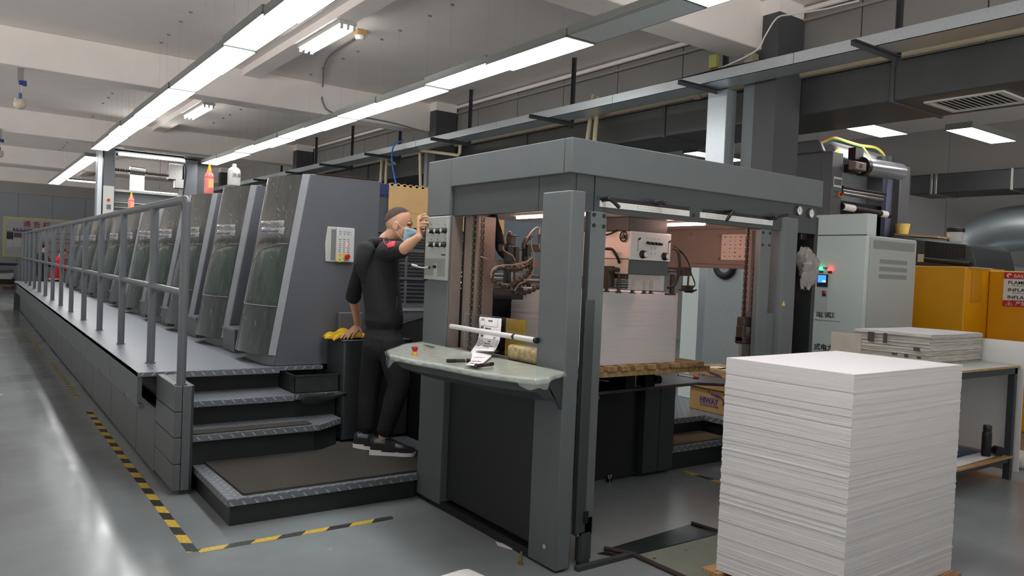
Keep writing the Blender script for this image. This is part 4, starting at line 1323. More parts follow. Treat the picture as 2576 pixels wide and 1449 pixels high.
for k in range(26):
    yy = 3.55 + 0.5 * rnd.random(); xx = 2.12 + 0.16 * rnd.random()
    mk.box(xx, xx + 0.003, yy, yy + 0.02, ZD + 0.008, ZD + 0.0092)
mk.build('key_marks', mat('orange key marks', (206, 140, 112), 0.6), sh, smooth=0)
# guard bar and clear pane
MB().cyl((XL - 0.02, 3.235, 1.199), (XL - 0.02, 4.125, 1.199), 0.0155, 16).build('guard_bar', mat('satin silver bar', (206, 207, 206), 0.5, 0.25), fd)
MB().cyl((XL - 0.02, 3.228, 1.199), (XL - 0.02, 3.25, 1.199), 0.0165, 16).build('bar_cap', M_RUBBER, fd)
MB().cyl((XL - 0.02, 3.43, 1.199), (XL - 0.02, 3.45, 1.199), 0.0162, 16).build('bar_ring', M_RUBBER, fd)
MB().box(XL + 0.035, XL + 0.041, 3.27, 4.06, 1.06, 1.292).build('clear_pane', M_CLEAR, fd, smooth=0)
MB().box(XL + 0.02, XL + 0.12, 3.262, 4.2, 1.0, 1.056).build('ledge', M_BROWN, fd, bevel=0.004)
MB().box(XL + 0.02, XL + 0.03, 3.262, 4.2, 0.95, 1.05).build('ledge_front', M_SHADE, fd, smooth=0)

# lift chains: alternating links
def chain(p0, p1, name='lift_chain', w=0.016, pitch=0.019):
    p0, p1 = Vector(p0), Vector(p1)
    L = (p1 - p0).length
    n = int(L / pitch)
    m = MB()
    for k in range(n):
        c = p0 + (p1 - p0) * ((k + 0.5) / n)
        if k % 2:
            m.obox(c, (w * 0.5, 0, 0), (0, 0.003, 0), (0, 0, pitch * 0.75))
            m.cyl(c + Vector((-w * 0.6, 0, pitch * 0.4)), c + Vector((w * 0.6, 0, pitch * 0.4)), 0.0055, 8)
        else:
            m.obox(c + Vector((-w * 0.55, 0, 0)), (0.002, 0, 0), (0, 0.0065, 0), (0, 0, pitch * 0.7))
            m.obox(c + Vector((w * 0.55, 0, 0)), (0.002, 0, 0), (0, 0.0065, 0), (0, 0, pitch * 0.7))
    return m.build(name, M_BRASSY, fd, smooth=0)


CY = 3.13
a, b = at(1883, 600, y=CY), at(1868, 795, y=CY)
a.x = (a.x + b.x) / 2
chain((a.x, CY, 1.925), (a.x, CY, b.z))
blk = MB().box(a.x - 0.03, a.x + 0.045, CY - 0.03, CY + 0.03, b.z - 0.07, b.z - 0.005).box(a.x - 0.035, a.x - 0.005, CY - 0.03, CY + 0.03, b.z - 0.17, b.z - 0.06).box(a.x - 0.035, a.x + 0.05, CY - 0.035, CY + 0.035, b.z - 0.18, b.z - 0.13)
blk.build('lift_block', M_BRASSY, fd, bevel=0.008)
c2 = at(1897, 700, y=CY + 0.02)
chain((c2.x, CY + 0.02, 1.925), (c2.x, CY + 0.02, 0.35))
a3, b3 = at(1912, 725, y=3.2), at(1903, 850, y=3.2)
MB().box(a3.x - 0.012, a3.x + 0.012, 3.19, 3.2, b3.z, a3.z).build('slotted_strip', mat('pale brass strip', (188, 164, 140), 0.5), fd, smooth=0)
a, b = at(1215, 560, y=3.97), at(1199, 560, y=4.0)
chain((a.x, 3.97, 1.925), (a.x, 3.97, 1.0))
chain((b.x + 0.02, 4.05, 1.925), (b.x + 0.02, 4.05, 1.0))
chain((2.664, 3.13, 1.90), (2.664, 3.13, 0.4))
chain((2.60 + 0.05, 3.25, 1.90), (2.65, 3.25, 0.9))
p = at(1462, 830, y=3.2)
MB().box(2.66, 2.735, 3.16, 3.24, p.z - 0.09, p.z - 0.05).box(2.67, 2.71, 3.17, 3.23, p.z - 0.05, p.z + 0.05).box(2.665, 2.72, 3.16, 3.24, p.z + 0.05, p.z + 0.085).build('lift_block', M_SHADE, fd, bevel=0.006)

# back of the feeder: dark panel, cross shafts, beam
MB().box(2.6, 4.3, 4.29, 4.32, 0.75, 1.43).build('back_panel', M_BLACK, fd, smooth=0)
m = MB()
for (yy, zz, r) in ((4.34, 1.50, 0.014), (4.42, 1.455, 0.018), (4.50, 1.53, 0.012)):
    m.cyl((2.62, yy, zz), (4.35, yy, zz), r, 12)
m.build('cross_shaft', M_STEEL, fd)
MB().box(2.62, 4.35, 4.36, 4.52, 1.34, 1.43).build('feed_table', M_STEEL, fd, bevel=0.004)
m = MB().box(2.62, 4.4, 4.06, 4.10, 1.585, 1.635)
m.build('cross_beam', M_BROWN, fd, bevel=0.004)
m = MB().box(2.9, 3.0, 4.03, 4.06, 1.56, 1.64).box(2.9, 2.97, 4.03, 4.07, 1.45, 1.54)
m.build('clamp_block', M_BROWN, fd, bevel=0.004)
m = MB().cyl((2.76, 4.05, 1.415), (2.86, 3.98, 1.415), 0.045, 18).box(2.84, 2.95, 3.98, 4.05, 1.38, 1.46)
m.build('motor', M_SHADE, fd, bevel=0.004)
# lower body behind the pile lift
MB().box(2.66, 4.28, 4.20, 4.26, 0.02, 0.74).build('lower_panel', M_SHADE, fd, smooth=0)
m = MB().box(4.282, 4.45, 4.14, 4.2, 0.035, 0.74).box(4.454, 4.62, 4.14, 4.2, 0.035, 0.74)
m.build('lower_panel', M_GREYD, fd, bevel=0.003)
MB().box(4.28, 4.62, 4.2, 4.5, 0.0, 0.74).build('lower_body', M_BLACK, fd, smooth=0)
LP_ = [at(1512, 985, z=0.774), at(1640, 973, z=0.774), at(1754, 962, z=0.774), at(1835, 966, z=0.774), at(1835, 954, z=0.774), at(1702, 936, z=0.774)]
m = MB().prism([(2.70, LP_[0].y, 0.752)] + [(p.x, p.y, 0.752) for p in LP_] + [(LP_[-1].x, 4.5, 0.752), (2.70, 4.5, 0.752)], (0, 0, 0.022))
m.build('lift_table', mat('dark scuffed steel plate', (86, 84, 82), 0.36, 0.3, var=0.3, scale=10), fd, bevel=0.004)
MB().box(2.6, 3.44, 3.74, 3.80, 0.735, 0.76).build('lift_table_edge', mat('rusty steel', (128, 98, 78), 0.5, 0.3, var=0.3, scale=14), fd, smooth=0)
m = MB().cyl((4.02, 3.80, 0.83), (4.06, 3.79, 0.83), 0.03, 14).box(3.93, 4.02, 3.8, 3.9, 0.78, 0.87)
m.build('pallet_clamp', M_BLACK, fd, bevel=0.004)
a, b = at(1706, 943, y=3.85), at(1745, 949, y=3.85)
m = MB().cyl(a, b, 0.007, 8)
m.build('lever_rod', M_ALU, fd)
MB().cyl(b, b + (b - a).normalized() * 0.05, 0.013, 12).build('lever_grip', M_RED, fd)
m = MB().tube([at(1500, 955, y=3.7), at(1530, 958, y=3.7), at(1536, 945, y=3.7), at(1500, 942, y=3.7)], 0.006, 6)
m.build('wire_hook', M_STEEL, fd)

# ---------------------------------------------------------------- suction head
hd = thing('suction_head', (3.42, 3.6, 1.48), 'cream sheet separating suction head with grey dial panel above the pile', 'suction head')
MB().box(3.25, 3.585, 3.345, 3.95, 1.837, 1.924).build('upper_cover', M_SHADE, hd, bevel=0.004)
sd_ = MB().box(3.25, 3.588, 3.332, 3.98, 1.668, 1.836).build('head_body', M_CREAM, hd, bevel=0.006)
MB().box(3.252, 3.586, 3.336, 3.95, 1.575, 1.665).build('lower_cover', mat('cream grey steel', (178, 168, 156), 0.45, var=0.05, scale=8), hd, bevel=0.005)
MB().box(3.25, 3.586, 3.326, 3.336, 1.576, 1.663).build('front_cover', M_GREYD, hd, bevel=0.003)
pn = MB().box(3.246, 3.594, 3.318, 3.331, 1.664, 1.837).build('control_panel', M_LTGREY, hd, bevel=0.003)
MB().prism([(3.256, 3.3176, 1.676), (3.584, 3.3176, 1.676), (3.584, 3.3176, 1.825), (3.256, 3.3176, 1.825)], (0, -0.0002, 0)).build('panel_face', mat('panel face grey', (178, 180, 178), 0.45), pn, smooth=0)
for px, py in ((1616, 640), (1671, 645)):
    c = at(px, py, y=3.318)
    MB().lathe([(0.026, 0), (0.026, 0.006), (0.022, 0.01), (0.021, 0.028), (0.018, 0.031)], (c.x, 3.3175, c.z), (0, -1, 0), 24).build('dial_knob', M_KNOB, pn)
    MB().cyl((c.x, 3.2868, c.z), (c.x, 3.2858, c.z), 0.0165, 22).build('knob_face', M_LTGREY, pn)
m = MB()
for k in range(4):
    c = at(1629 + 9.3 * k, 611.5 + 0.8 * k, y=3.318)
    m.obox((c.x, 3.304, c.z), (0.011, 0, 0), (0, 0.014, 0.003), (0, -0.002, 0.008))
m.build('switch', M_KNOB, pn, bevel=0.003)
mk = MB()
for (xa, xb, ya, yb) in ((1606, 1605, 600, 633), (1682, 1680, 607, 640)):
    a, b = at(xa, ya, y=3.317), at(xb, yb, y=3.317)
    mk.box(a.x - 0.0012, a.x + 0.0012, 3.3165, 3.3173, b.z, a.z)
    for k in range(9):
        zz = b.z + (a.z - b.z) * k / 8
        mk.box(a.x - 0.009, a.x - 0.005, 3.3165, 3.3173, zz, zz + 0.001)
    mk.obox((a.x + 0.007, 3.312, a.z - 0.002), (0.006, 0, 0.005), (0, 0.004, 0), (-0.002, 0, 0.003))
for k in range(4):
    a = at(1629 + 9.3 * k, 600 + 0.9 * k, y=3.317)
    mk.box(a.x - 0.006, a.x + 0.006, 3.3168, 3.3173, a.z + 0.004, a.z + 0.005).box(a.x - 0.006, a.x - 0.005, 3.3168, 3.3173, a.z - 0.006, a.z + 0.004).box(a.x + 0.005, a.x + 0.006, 3.3168, 3.3173, a.z - 0.006, a.z + 0.004)
for r in range(2):
    for c in range(2):
        a = at(1639 + 9 * c, 624 + 13 * r, y=3.317)
        mk.box(a.x - 0.006, a.x + 0.006, 3.3168, 3.3173, a.z, a.z + 0.0016)
        mk.box(a.x - 0.003, a.x + 0.003, 3.3168, 3.3173, a.z - 0.01, a.z - 0.008)
        mk.box(a.x - 0.003, a.x - 0.002, 3.3168, 3.3173, a.z - 0.008, a.z - 0.003)
mk.build('panel_marks', M_INK, pn, smooth=0)
c = at(1572, 595, x=3.25)
hw = MB().tube(arc((3.238, c.y, c.z), (0, 1, 0), (0, 0, 1), 0.03, 0, 360, 24)[:-1], 0.0045, 8, closed=True)
hw.cyl((3.25, c.y, c.z), (3.232, c.y, c.z), 0.012, 12)
for k in range(3):
    a = math.radians(90 + 120 * k)
    hw.cyl((3.238, c.y, c.z), (3.238, c.y + math.cos(a) * 0.03, c.z + math.sin(a) * 0.03), 0.004, 6)
hw.build('hand_wheel', M_KNOB, hd)
MB().box(3.252, 3.56, 3.328, 3.332, 1.480, 1.574).build('clear_guard', mat('scuffed clear guard', (214, 206, 200), 0.15, alpha=0.24, coat=0.6, var=0.1, scale=14), hd, smooth=0)
for pts_, r_ in (([at(1524, 626, x=3.2), at(1540, 628, x=3.2), at(1552, 645, x=3.22), at(1558, 661, x=3.25)], 0.009),
                 ([at(1520, 592, x=3.2), at(1536, 588, x=3.22), at(1552, 579, x=3.25)], 0.006),
                 ([at(1694, 625, y=3.4), at(1705, 632, y=3.36), at(1710, 665, y=3.34), at(1704, 700, y=3.33), at(1695, 718, y=3.33), at(1680, 724, y=3.34)], 0.0095)):
    MB().tube(spline(pts_, 7), r_, 8).build('air_hose', M_RUBBER, hd)
for k, (xx, yy) in enumerate(((3.26, 3.42), (3.28, 3.55), (3.27, 3.68), (3.36, 3.40), (3.46, 3.40), (3.54, 3.42))):
    m = MB().cyl((xx, yy, 1.46), (xx, yy, 1.575), 0.010, 12)
    for q in range(6):
        m.cyl((xx, yy, 1.468 + 0.011 * q), (xx, yy, 1.474 + 0.011 * q), 0.0145, 12)
    m.cyl((xx, yy, 1.457), (xx, yy, 1.464), 0.02, 12)
    m.build('sucker', M_BRASSY, hd)
m = MB().box(3.26, 3.56, 3.36, 3.75, 1.545, 1.576).box(3.20, 3.25, 3.45, 3.52, 1.49, 1.62).cyl((3.17, 3.42, 1.60), (3.26, 3.42, 1.60), 0.014, 10)
m.build('sucker_bar', M_BRASSY, hd, bevel=0.003)
def sq(px, py, y=3.5):
    return at(px, py, y=y)


def sbox(m, x0, y0, x1, y1, y, th):
    a, b = sq(x0, y0, y), sq(x1, y1, y)
    m.box(a.x, b.x, y, y + th, b.z, a.z)


m = MB()
sbox(m, 1686, 681, 1728, 687, 3.46, 0.03)
sbox(m, 1720, 672, 1739, 695, 3.44, 0.06)
sbox(m, 1690, 672, 1712, 679, 3.47, 0.05)
sbox(m, 1691, 690, 1697, 738, 3.44, 0.02)
sbox(m, 1686, 738, 1700, 743, 3.42, 0.05)
m.cyl(sq(1732, 695), sq(1730, 722), 0.007, 8)
m.build('sensor_bracket', M_BRASSY, hd, bevel=0.002)
m = MB()
sbox(m, 1718, 728, 1750, 733, 3.47, 0.04)
sbox(m, 1722, 718, 1730, 730, 3.48, 0.03)
sbox(m, 1736, 718, 1744, 730, 3.48, 0.03)
m.tube([sq(1716, 728), sq(1724, 734), sq(1740, 735), sq(1752, 729)], 0.006, 8)
m.build('side_sensor', M_BRASSY, hd, bevel=0.002)
m = MB()
for s_ in (0, 1):
    m.tube(spline([at(1694, 622 - 3 * s_, y=3.45), at(1716, 638 - 3 * s_, y=3.48), at(1732, 662 - 2 * s_, y=3.5), at(1740, 690, y=3.5), at(1748, 712 + 3 * s_, y=3.5), at(1742, 724, y=3.5), at(1726, 726, y=3.5)], 6), 0.004, 6)
m.build('sensor_cable', M_BRASSY, hd)

# left side: hoses, sensors and posts of the feeder
def zq(zx, zy, y):
    return at(1130 + zx / 6.036, 520 + zy / 6.04, y=y)


sens = thing('hose_assembly', (2.95, 3.75, 1.45), 'tangle of brown ball-jointed air hoses and sensor posts in the left feeder opening', 'air hoses')


def ball_hose(pts, y, r=0.0105):
    P = spline([zq(a, b, y) for a, b in pts], 10)
    m = MB().tube(P, r, 10)
    acc = 0
    for i in range(1, len(P)):
        acc += (P[i] - P[i - 1]).length
        if acc > 0.032:
            acc = 0
            d = (P[i] - P[i - 1]).normalized()
            m.lathe([(r, -0.010), (r * 1.5, -0.004), (r * 1.55, 0.002), (r, 0.008)], P[i], d, 10)
    return m.build('ball_hose', M_BRASSY, sens)


ball_hose([(1245, 800), (1240, 865), (1160, 905), (1040, 950), (900, 950), (770, 925), (690, 975), (650, 1060), (685, 1140), (770, 1185), (890, 1215), (950, 1245)], 3.74)
ball_hose([(1240, 850), (1235, 960), (1180, 1035), (1080, 1110), (990, 1165), (945, 1230), (975, 1295), (1070, 1320), (1170, 1300), (1270, 1265), (1390, 1195)], 3.72)
ball_hose([(1000, 1200), (1080, 1170), (1160, 1165), (1230, 1190)], 3.76)
m = MB()
for pts, y in (([(1280, 760), (1180, 830), (1000, 880), (820, 890), (700, 920), (640, 1000), (640, 1080)], 3.70), ([(860, 560), (850, 450), (890, 385), (930, 385), (945, 420)], 3.8), ([(1200, 450), (1260, 370), (1330, 315), (1375, 330), (1370, 420)], 3.78), ([(820, 600), (830, 660), (900, 710), (960, 745), (1000, 820)], 3.75), ([(1250, 470), (1250, 600), (1280, 720), (1290, 900), (1240, 1050), (1160, 1130), (1060, 1180), (990, 1280)], 3.69), ([(1370, 560), (1370, 640)], 3.78), ([(480, 760), (600, 800), (720, 830), (900, 810)], 3.9)):
    m.tube(spline([zq(a, b, y) for a, b in pts], 7), 0.0042, 6)
m.build('cable', mat('grey brown cable', (128, 116, 104), 0.45), sens)
m = MB().tube(spline([zq(650, 130, 4.12), zq(690, 260, 4.12), zq(740, 420, 4.1), (zq(770, 600, 4.08)), zq(820, 690, 4.05), zq(900, 760, 4.0)], 8), 0.03, 12)
P = spline([zq(650, 130, 4.12), zq(690, 260, 4.12), zq(740, 420, 4.1), zq(770, 600, 4.08), zq(820, 690, 4.05), zq(900, 760, 4.0)], 20)
for i in range(1, len(P) - 1, 2):
    m.lathe([(0.030, -0.003), (0.0335, 0), (0.030, 0.003)], P[i], P[i + 1] - P[i - 1], 12)
m.build('cable_bundle', M_RUBBER, sens)


def zbox(m, x0, y0, x1, y1, y, th=0.03):
    a, b = zq(x0, y0, y), zq(x1, y1, y)
    m.box(a.x, b.x, y, y + th, b.z, a.z)


m = MB()
for b in ((880, 620, 935, 1170, 3.86), (965, 860, 1000, 1120, 3.8), (1150, 590, 1195, 830, 3.84), (1195, 575, 1245, 760, 3.80)):
    zbox(m, b[0], b[1], b[2], b[3], b[4])
zbox(m, 955, 600, 1020, 840, 3.78, 0.05)
zbox(m, 900, 640, 1180, 670, 3.88)
m.build('sensor_post', M_SHADE, sens, bevel=0.003)
m = MB()
zbox(m, 940, 430, 1070, 450, 3.8, 0.06)
zbox(m, 945, 440, 1005, 590, 3.81, 0.04)
zbox(m, 1250, 570, 1385, 690, 3.82, 0.05)
zbox(m, 830, 570, 900, 680, 3.84, 0.06)
a = zq(1035, 610, 3.77); b = zq(1028, 850, 3.77)
m.cyl(a, b, 0.013, 12)
a = zq(920, 400, 3.85); b = zq(880, 570, 3.85)
m.cyl(a, b, 0.014, 12)
a = zq(1365, 410, 3.8); b = zq(1365, 490, 3.8)
m.cyl(a, b, 0.009, 10).cyl(b, zq(1365, 570, 3.8), 0.006, 8)
a = zq(1215, 445, 3.82)
m.tube(spline([zq(1250, 470, 3.82), zq(1190, 480, 3.82), zq(1140, 560, 3.82), zq(1130, 640, 3.82)], 5), 0.014, 10)
m.build('sensor_head', M_BRASSY, sens, bevel=0.002)
zz = MB()
a = zq(960, 900, 3.8); b = zq(960, 1130, 3.8)
zz.cyl(a, b, 0.008, 10)
zz.build('stem', M_STEEL, sens)

# ================================================================ PAPER STACKS AND PALLETS
M_STACK = mat('stacked sheet edges', (214, 213, 213), 0.8, var=0.07, scale=1.0, bump=0.22, bscale=1.0, stretch=(3, 3, 520))
M_STACKT = mat('top sheet', (236, 236, 238), 0.7)
M_PRINT = mat('printed sheet edges', (206, 202, 194), 0.8, var=0.30, scale=1.0, bump=0.4, bscale=1.0, stretch=(9, 9, 300))


def paper_stack(quad, z0, z1, name, material, lab, cat, tmin=0.004, tmax=0.03, jit=0.003, wave=0.006, seed=1, topmat=None, ns=10):
    rnd = random.Random(seed)
    Q = [Vector((x, y, 0)) for x, y in quad]
    cen = sum(Q, Vector()) / 4
    H = z1 - z0
    rows = []
    z = z0
    ph = [rnd.uniform(0, 6) for _ in range(6)]

    def ring(z, dx, dy, s):
        r = []
        f = (z - z0) / H
        for e in range(4):
            for i in range(ns):
                p = Q[e] + (Q[(e + 1) % 4] - Q[e]) * (i / ns)
                p = cen + (p - cen) * s
                w = wave * f * (math.sin(p.x * 5 + ph[0] + z * 5) + math.sin(p.y * 6 + ph[1] - z * 7)) * (0.6 + 0.4 * math.sin(z * 9))
                r.append((p.x + dx, p.y + dy, z + w))
        return r
    while z < z1 - 1e-6:
        t = rnd.choice([tmin, tmin * 1.5, tmax * 0.4, tmax * rnd.random() + tmin])
        t = min(t, z1 - z)
        dx, dy = rnd.gauss(0, jit), rnd.gauss(0, jit)
        s = 1 + rnd.gauss(0, jit * 0.5)
        rows.append(ring(z, dx, dy, s))
        rows.append(ring(z + t, dx, dy, s))
        z += t
    m = MB().grid(rows, closed=True)
    k = 0
    top = rows[-1]
    c = sum((Vector(p) for p in top), Vector()) / len(top)
    o = len(m.v)
    inner = [[tuple(Vector(c) + (Vector(p) - c) * f) for p in top] for f in (1.0, 0.66, 0.33, 0.02)]
    m.grid(inner, mi=1 if topmat else 0, closed=True)
    m.add(inner[-1], [list(range(len(top)))], 1 if topmat else 0)
    o = m.build(name, [material, topmat] if topmat else material, smooth=25)
    return tag(o, lab, cat)


paper_stack([(3.03, 2.40), (3.09, 1.775), (4.10, 1.785), (4.03, 2.43)], 0.142, 1.190, 'paper_stack', M_STACK, 'tall square stack of white paper on a pallet in the right foreground', 'stack of paper', jit=0.0011, wave=0.004, seed=4, topmat=M_STACKT)
pl = thing('pallet', (3.55, 2.1, 0), 'wooden pallet under the tall white paper stack in the foreground', 'pallet')
for q in range(5):
    MB().box(3.0 + 0.01 * (q % 2), 4.12, 1.74 + 0.155 * q, 1.84 + 0.155 * q, 0.118, 0.14).build('deck_board', M_WOOD, pl, bevel=0.003)
for q in range(3):
    MB().box(3.03 + 0.47 * q, 3.13 + 0.47 * q, 1.76, 2.44, 0.022, 0.117).build('bearer', M_WOOD, pl, bevel=0.003)
    MB().box(3.03 + 0.47 * q, 3.13 + 0.47 * q, 1.74, 2.46, 0.0, 0.021).build('bottom_board', M_WOOD, pl, bevel=0.002)

PX0, PX1, PY0, PY1 = 3.005, 3.972, 3.58, 4.19
paper_stack([(PX0, PY1), (PX0, PY0), (PX1, PY0), (PX1, PY1)], 0.987, 1.457, 'paper_pile', M_STACK, 'pile of white paper inside the feeder under the suction head', 'stack of paper', jit=0.0006, wave=0.001, seed=9, topmat=M_STACKT)
fpal = thing('slotted_pallet', (3.5, 3.85, 0.775), 'slotted wooden pallet carrying the paper pile in the feeder', 'pallet')
M_WOODF = mat('slotted pallet wood', (182, 152, 108), 0.65, var=0.14, scale=5, stretch=(6, 1, 6), rgb2=(140, 114, 76))
x = 2.72
while x < 4.25:
    MB().box(x, x + 0.078, 3.53, 4.19, 0.951, 0.986).build('slat', M_WOODF, fpal, bevel=0.003)
    x += 0.118
for yy in (3.545, 3.83, 4.10):
    MB().box(2.71, 4.30, yy, yy + 0.07, 0.915, 0.950).build('cross_board', M_WOODF, fpal, bevel=0.003)
for xx in (2.8, 3.2, 3.75):
    MB().box(xx, xx + 0.09, 3.82, 4.17, 0.775, 0.914).build('block', M_BLACK, fpal, smooth=0)

# recessed floor plates in front of the feeder
fp_ = thing('floor_plate', (3.4, 3.0, 0), 'steel floor plates with edge bars on the floor in front of the feeder', 'floor plate')
A, B, C_, D_ = at(1520, 1385, z=0), at(1740, 1320, z=0), at(1805, 1346, z=0), at(1592, 1398, z=0)
E1, E2 = at(1592, 1400, z=0), at(1806, 1348, z=0)
F1, F2 = at(1700, 1449, z=0), at(1830, 1430, z=0)
dv = (F1 - E1)
MB().prism([A, B, C_, D_], (0, 0, 0.006)).build('dark_plate', mat('dark oily plate', (44, 52, 52), 0.22, 0.2, var=0.3, scale=5), fp_, smooth=0)
MB().prism([E1 + Vector((0.03, -0.01, 0)), E2, E2 + dv * 2.2, E1 + dv * 2.2 + Vector((0.03, 0, 0))], (0, 0, 0.008)).build('pale_plate', mat('greenish grey plate', (128, 134, 122), 0.35, 0.1, var=0.12, scale=6), fp_, smooth=0)
m = MB()
m.tube([A + Vector((0, 0, 0.014)), E1 + Vector((0, 0, 0.014)), E1 + dv * 2 + Vector((0, 0, 0.014))], 0.013, 8)
MB().tube([B + Vector((0, 0, 0.012)), E2 + Vector((0.05, -0.02, 0.012))], 0.011, 8).build('edge_bar', mat('brown edge bar', (70, 60, 58), 0.45, 0.4), fp_)
m.build('edge_bar', mat('brown edge bar', (70, 60, 58), 0.45, 0.4), fp_)
MB().prism([A + Vector((-0.07, -0.02, 0)), A + Vector((-0.015, -0.02, 0)), E1 + Vector((-0.02, -0.0, 0)), E1 + Vector((-0.07, 0.01, 0))], (0, 0, 0.004)).build('gap', M_BLACK, fp_, smooth=0)
m = MB()
for px, py in ((1646, 1405), (1726, 1384), (1801, 1365)):
    p = at(px, py, z=0.008)
    m.cyl((p.x, p.y, 0.008), (p.x, p.y, 0.0095), 0.011, 14)
m.build('screw', M_STEEL, fp_)
# small bits on the floor
p = at(1310, 1420, z=0.0)
tag(MB().lathe([(0.016, 0), (0.016, 0.008), (0.008, 0.012), (0.008, 0.05), (0.006, 0.07)], (p.x, p.y, 0), n=12).build('floor_bolt', mat('brass bolt', (150, 132, 84), 0.4, 0.7)), 'brass bolt standing on the floor at the foot of the feeder column', 'bolt')
p = at(1540, 1212, z=0.0)
tag(MB().box(p.x - 0.045, p.x - 0.03, p.y, p.y + 0.01, 0, 0.055).box(p.x - 0.02, p.x - 0.005, p.y, p.y + 0.01, 0, 0.055).box(p.x - 0.045, p.x - 0.005, p.y, p.y + 0.01, 0, 0.03).build('metal_fork', M_ALU, smooth=0), 'small forked metal piece on the floor under the lift table', 'metal piece')
a, b = at(1252, 1372, z=0), at(1288, 1383, z=0)
tag(MB().prism([(a.x, a.y, 0), (b.x, b.y, 0), (b.x + 0.03, b.y + 0.03, 0), (a.x + 0.02, a.y + 0.05, 0)], (0, 0, 0.004)).build('paper_scrap', M_PAPER, smooth=0), 'scrap of pale tape on the floor at the feeder skirt', 'paper scrap')
q0, q1, q2 = at(1175, 1424, z=0.06), at(1085, 1452, z=0.06), at(1246, 1456, z=0.06)
u = (q1 - q0).normalized(); v = (q2 - q0).normalized()
r_ = 0.04
cr = [q0 + u * 0.06, q0 + u * 0.03 + v * 0.006, q0 + u * 0.006 + v * 0.012 , q0 + v * 0.035 + u * 0.002, q0 + v * 0.07]
ply = [q0 + u * 0.55] + cr + [q0 + v * 0.45, q0 + u * 0.55 + v * 0.45]
tag(MB().prism([(p.x, p.y, 0.0) for p in ply], (0, 0, 0.06)).build('white_board', mat('white smooth board', (232, 232, 232), 0.5), bevel=0.02, segs=3), 'rounded corner of a white board at the bottom edge of the view', 'board')

# ================================================================ FEED RAMP, LOUVRES AND CARDBOARD BETWEEN FEEDER AND FIRST UNIT
inf_ = thing('infeed_guard', (3.4, 6.0, 0.74), 'dark infeed guard with louvres between the feeder and the first printing unit', 'machine guard')
MB().box(2.83, 4.95, 6.04, 6.095, 0.737, 2.06).build('rear_plate', mat('blue grey paint', (92, 104, 112), 0.45), inf_, smooth=0)
MB().box(2.83, 2.955, 5.985, 6.04, 2.16, 2.262).build('navy_box', mat('navy blue box', (40, 52, 100), 0.5), inf_, bevel=0.004)
m = MB()
for (x0, x1, z0, z1, n_) in ((2.835, 4.15, 1.84, 2.155, 0), (2.835, 4.15, 1.44, 1.83, 0), (2.835, 4.15, 0.98, 1.43, 0)):
    m.box(x0, x1, 6.012, 6.038, z0, z1)
m.build('guard_panel', M_UNIT, inf_, bevel=0.004)
m = MB()
for bz, k, step in ((1.875, 12, 0.02), (1.72, 4, 0.024), (1.60, 4, 0.024), (1.47, 4, 0.03), (1.24, 6, 0.035)):
    for q in range(k):
        for xx in (2.96, 3.17, 3.38, 3.59, 3.80):
            m.box(xx, xx + 0.18, 6.006, 6.012, bz + step * q, bz + step * q + step * 0.55)
m.build('louvre', M_BLACK, inf_, smooth=0)
MB().box(3.90, 4.08, 6.0, 6.012, 1.66, 1.72).build('handle', M_LTGREY, inf_, bevel=0.02)
MB().box(2.835, 4.15, 6.0, 6.03, 1.165, 1.19).build('light_bar', M_ALU, inf_, smooth=0)
ramp = thing('feed_board', (3.4, 5.2, 0.74), 'dark sloping feed board between the feeder and the printing unit behind the man', 'feed board')
MB().prism([(2.99, 4.54, 0.74), (2.99, 5.98, 0.74), (2.99, 5.98, 1.02), (2.99, 4.54, 1.34)], (1.2, 0, 0)).build('board_body', M_SHADE, ramp, smooth=0)
MB().prism([(2.985, 4.54, 1.34), (2.985, 5.98, 1.02), (2.985, 5.98, 1.05), (2.985, 4.54, 1.37)], (1.21, 0, 0)).build('board_top', M_UNIT, ramp, smooth=0)
MB().box(2.99, 4.1, 4.6, 5.9, 0.0, 0.738).build('board_base', M_BLACK, ramp, smooth=0)
MB().prism([(2.475, 5.897, 0.969), (2.68, 5.897, 0.969), (2.68, 5.897, 1.165), (2.475, 5.897, 1.165)], (0, -0.06, 0)).build('slanted_box', M_UNIT, None, bevel=0.01)
o = bpy.data.objects['slanted_box']
tag(o, 'small grey box on the pedestal behind the leaning hand', 'box')
m = MB()
c0 = at(976, 461, y=5.99); c1 = at(1068, 471, y=5.99)
m.prism([(2.945, 5.975, 1.90), (4.165, 5.975, 1.90), (4.165, 5.975, 2.255), (2.945, 5.975, 2.268)], (0, 0.007, 0))
for q in range(20):
    m.box(2.96 + 0.06 * q, 2.985 + 0.06 * q, 5.975, 5.982, 2.25, 2.274)
m.box(2.945, 4.165, 5.973, 5.975, 2.03, 2.034)
tag(m.build('cardboard_sheet', M_CARD, smooth=0), 'plain brown cardboard sheet leaning behind the man at the first unit', 'cardboard')

# ================================================================ THINGS ON THE SHELF
ya, yb = at(1207, 797, x=2.55).y, at(1262, 802, x=2.55).y
TR = [(2.584, 1209, 815, 1263, 821), (2.574, 1207.5, 799, 1262.5, 804), (2.556, 1207, 796.5, 1262, 801.5), (2.544, 1205, 806, 1261, 812), (2.536, 1206, 822, 1260, 830), (2.530, 1205.5, 838, 1259, 846), (2.522, 1203, 853, 1256, 861), (2.505, 1197, 867, 1250, 874), (2.47, 1187, 880, 1244, 883.5)]
trows = []
for (tx, ax, ay, bx, by) in TR:
    trows.append((at(ax, ay, x=tx), at(bx, by, x=tx)))
for (tz, ax, ay, bx, by) in ((1.0735, 1184, 886, 1241, 888), (1.0735, 1187, 895, 1235, 897), (1.0735, 1184, 906, 1224, 907), (1.075, 1178, 914, 1211, 917), (1.080, 1171, 917, 1199, 921)):
    trows.append((at(ax, ay, z=tz), at(bx, by, z=tz)))
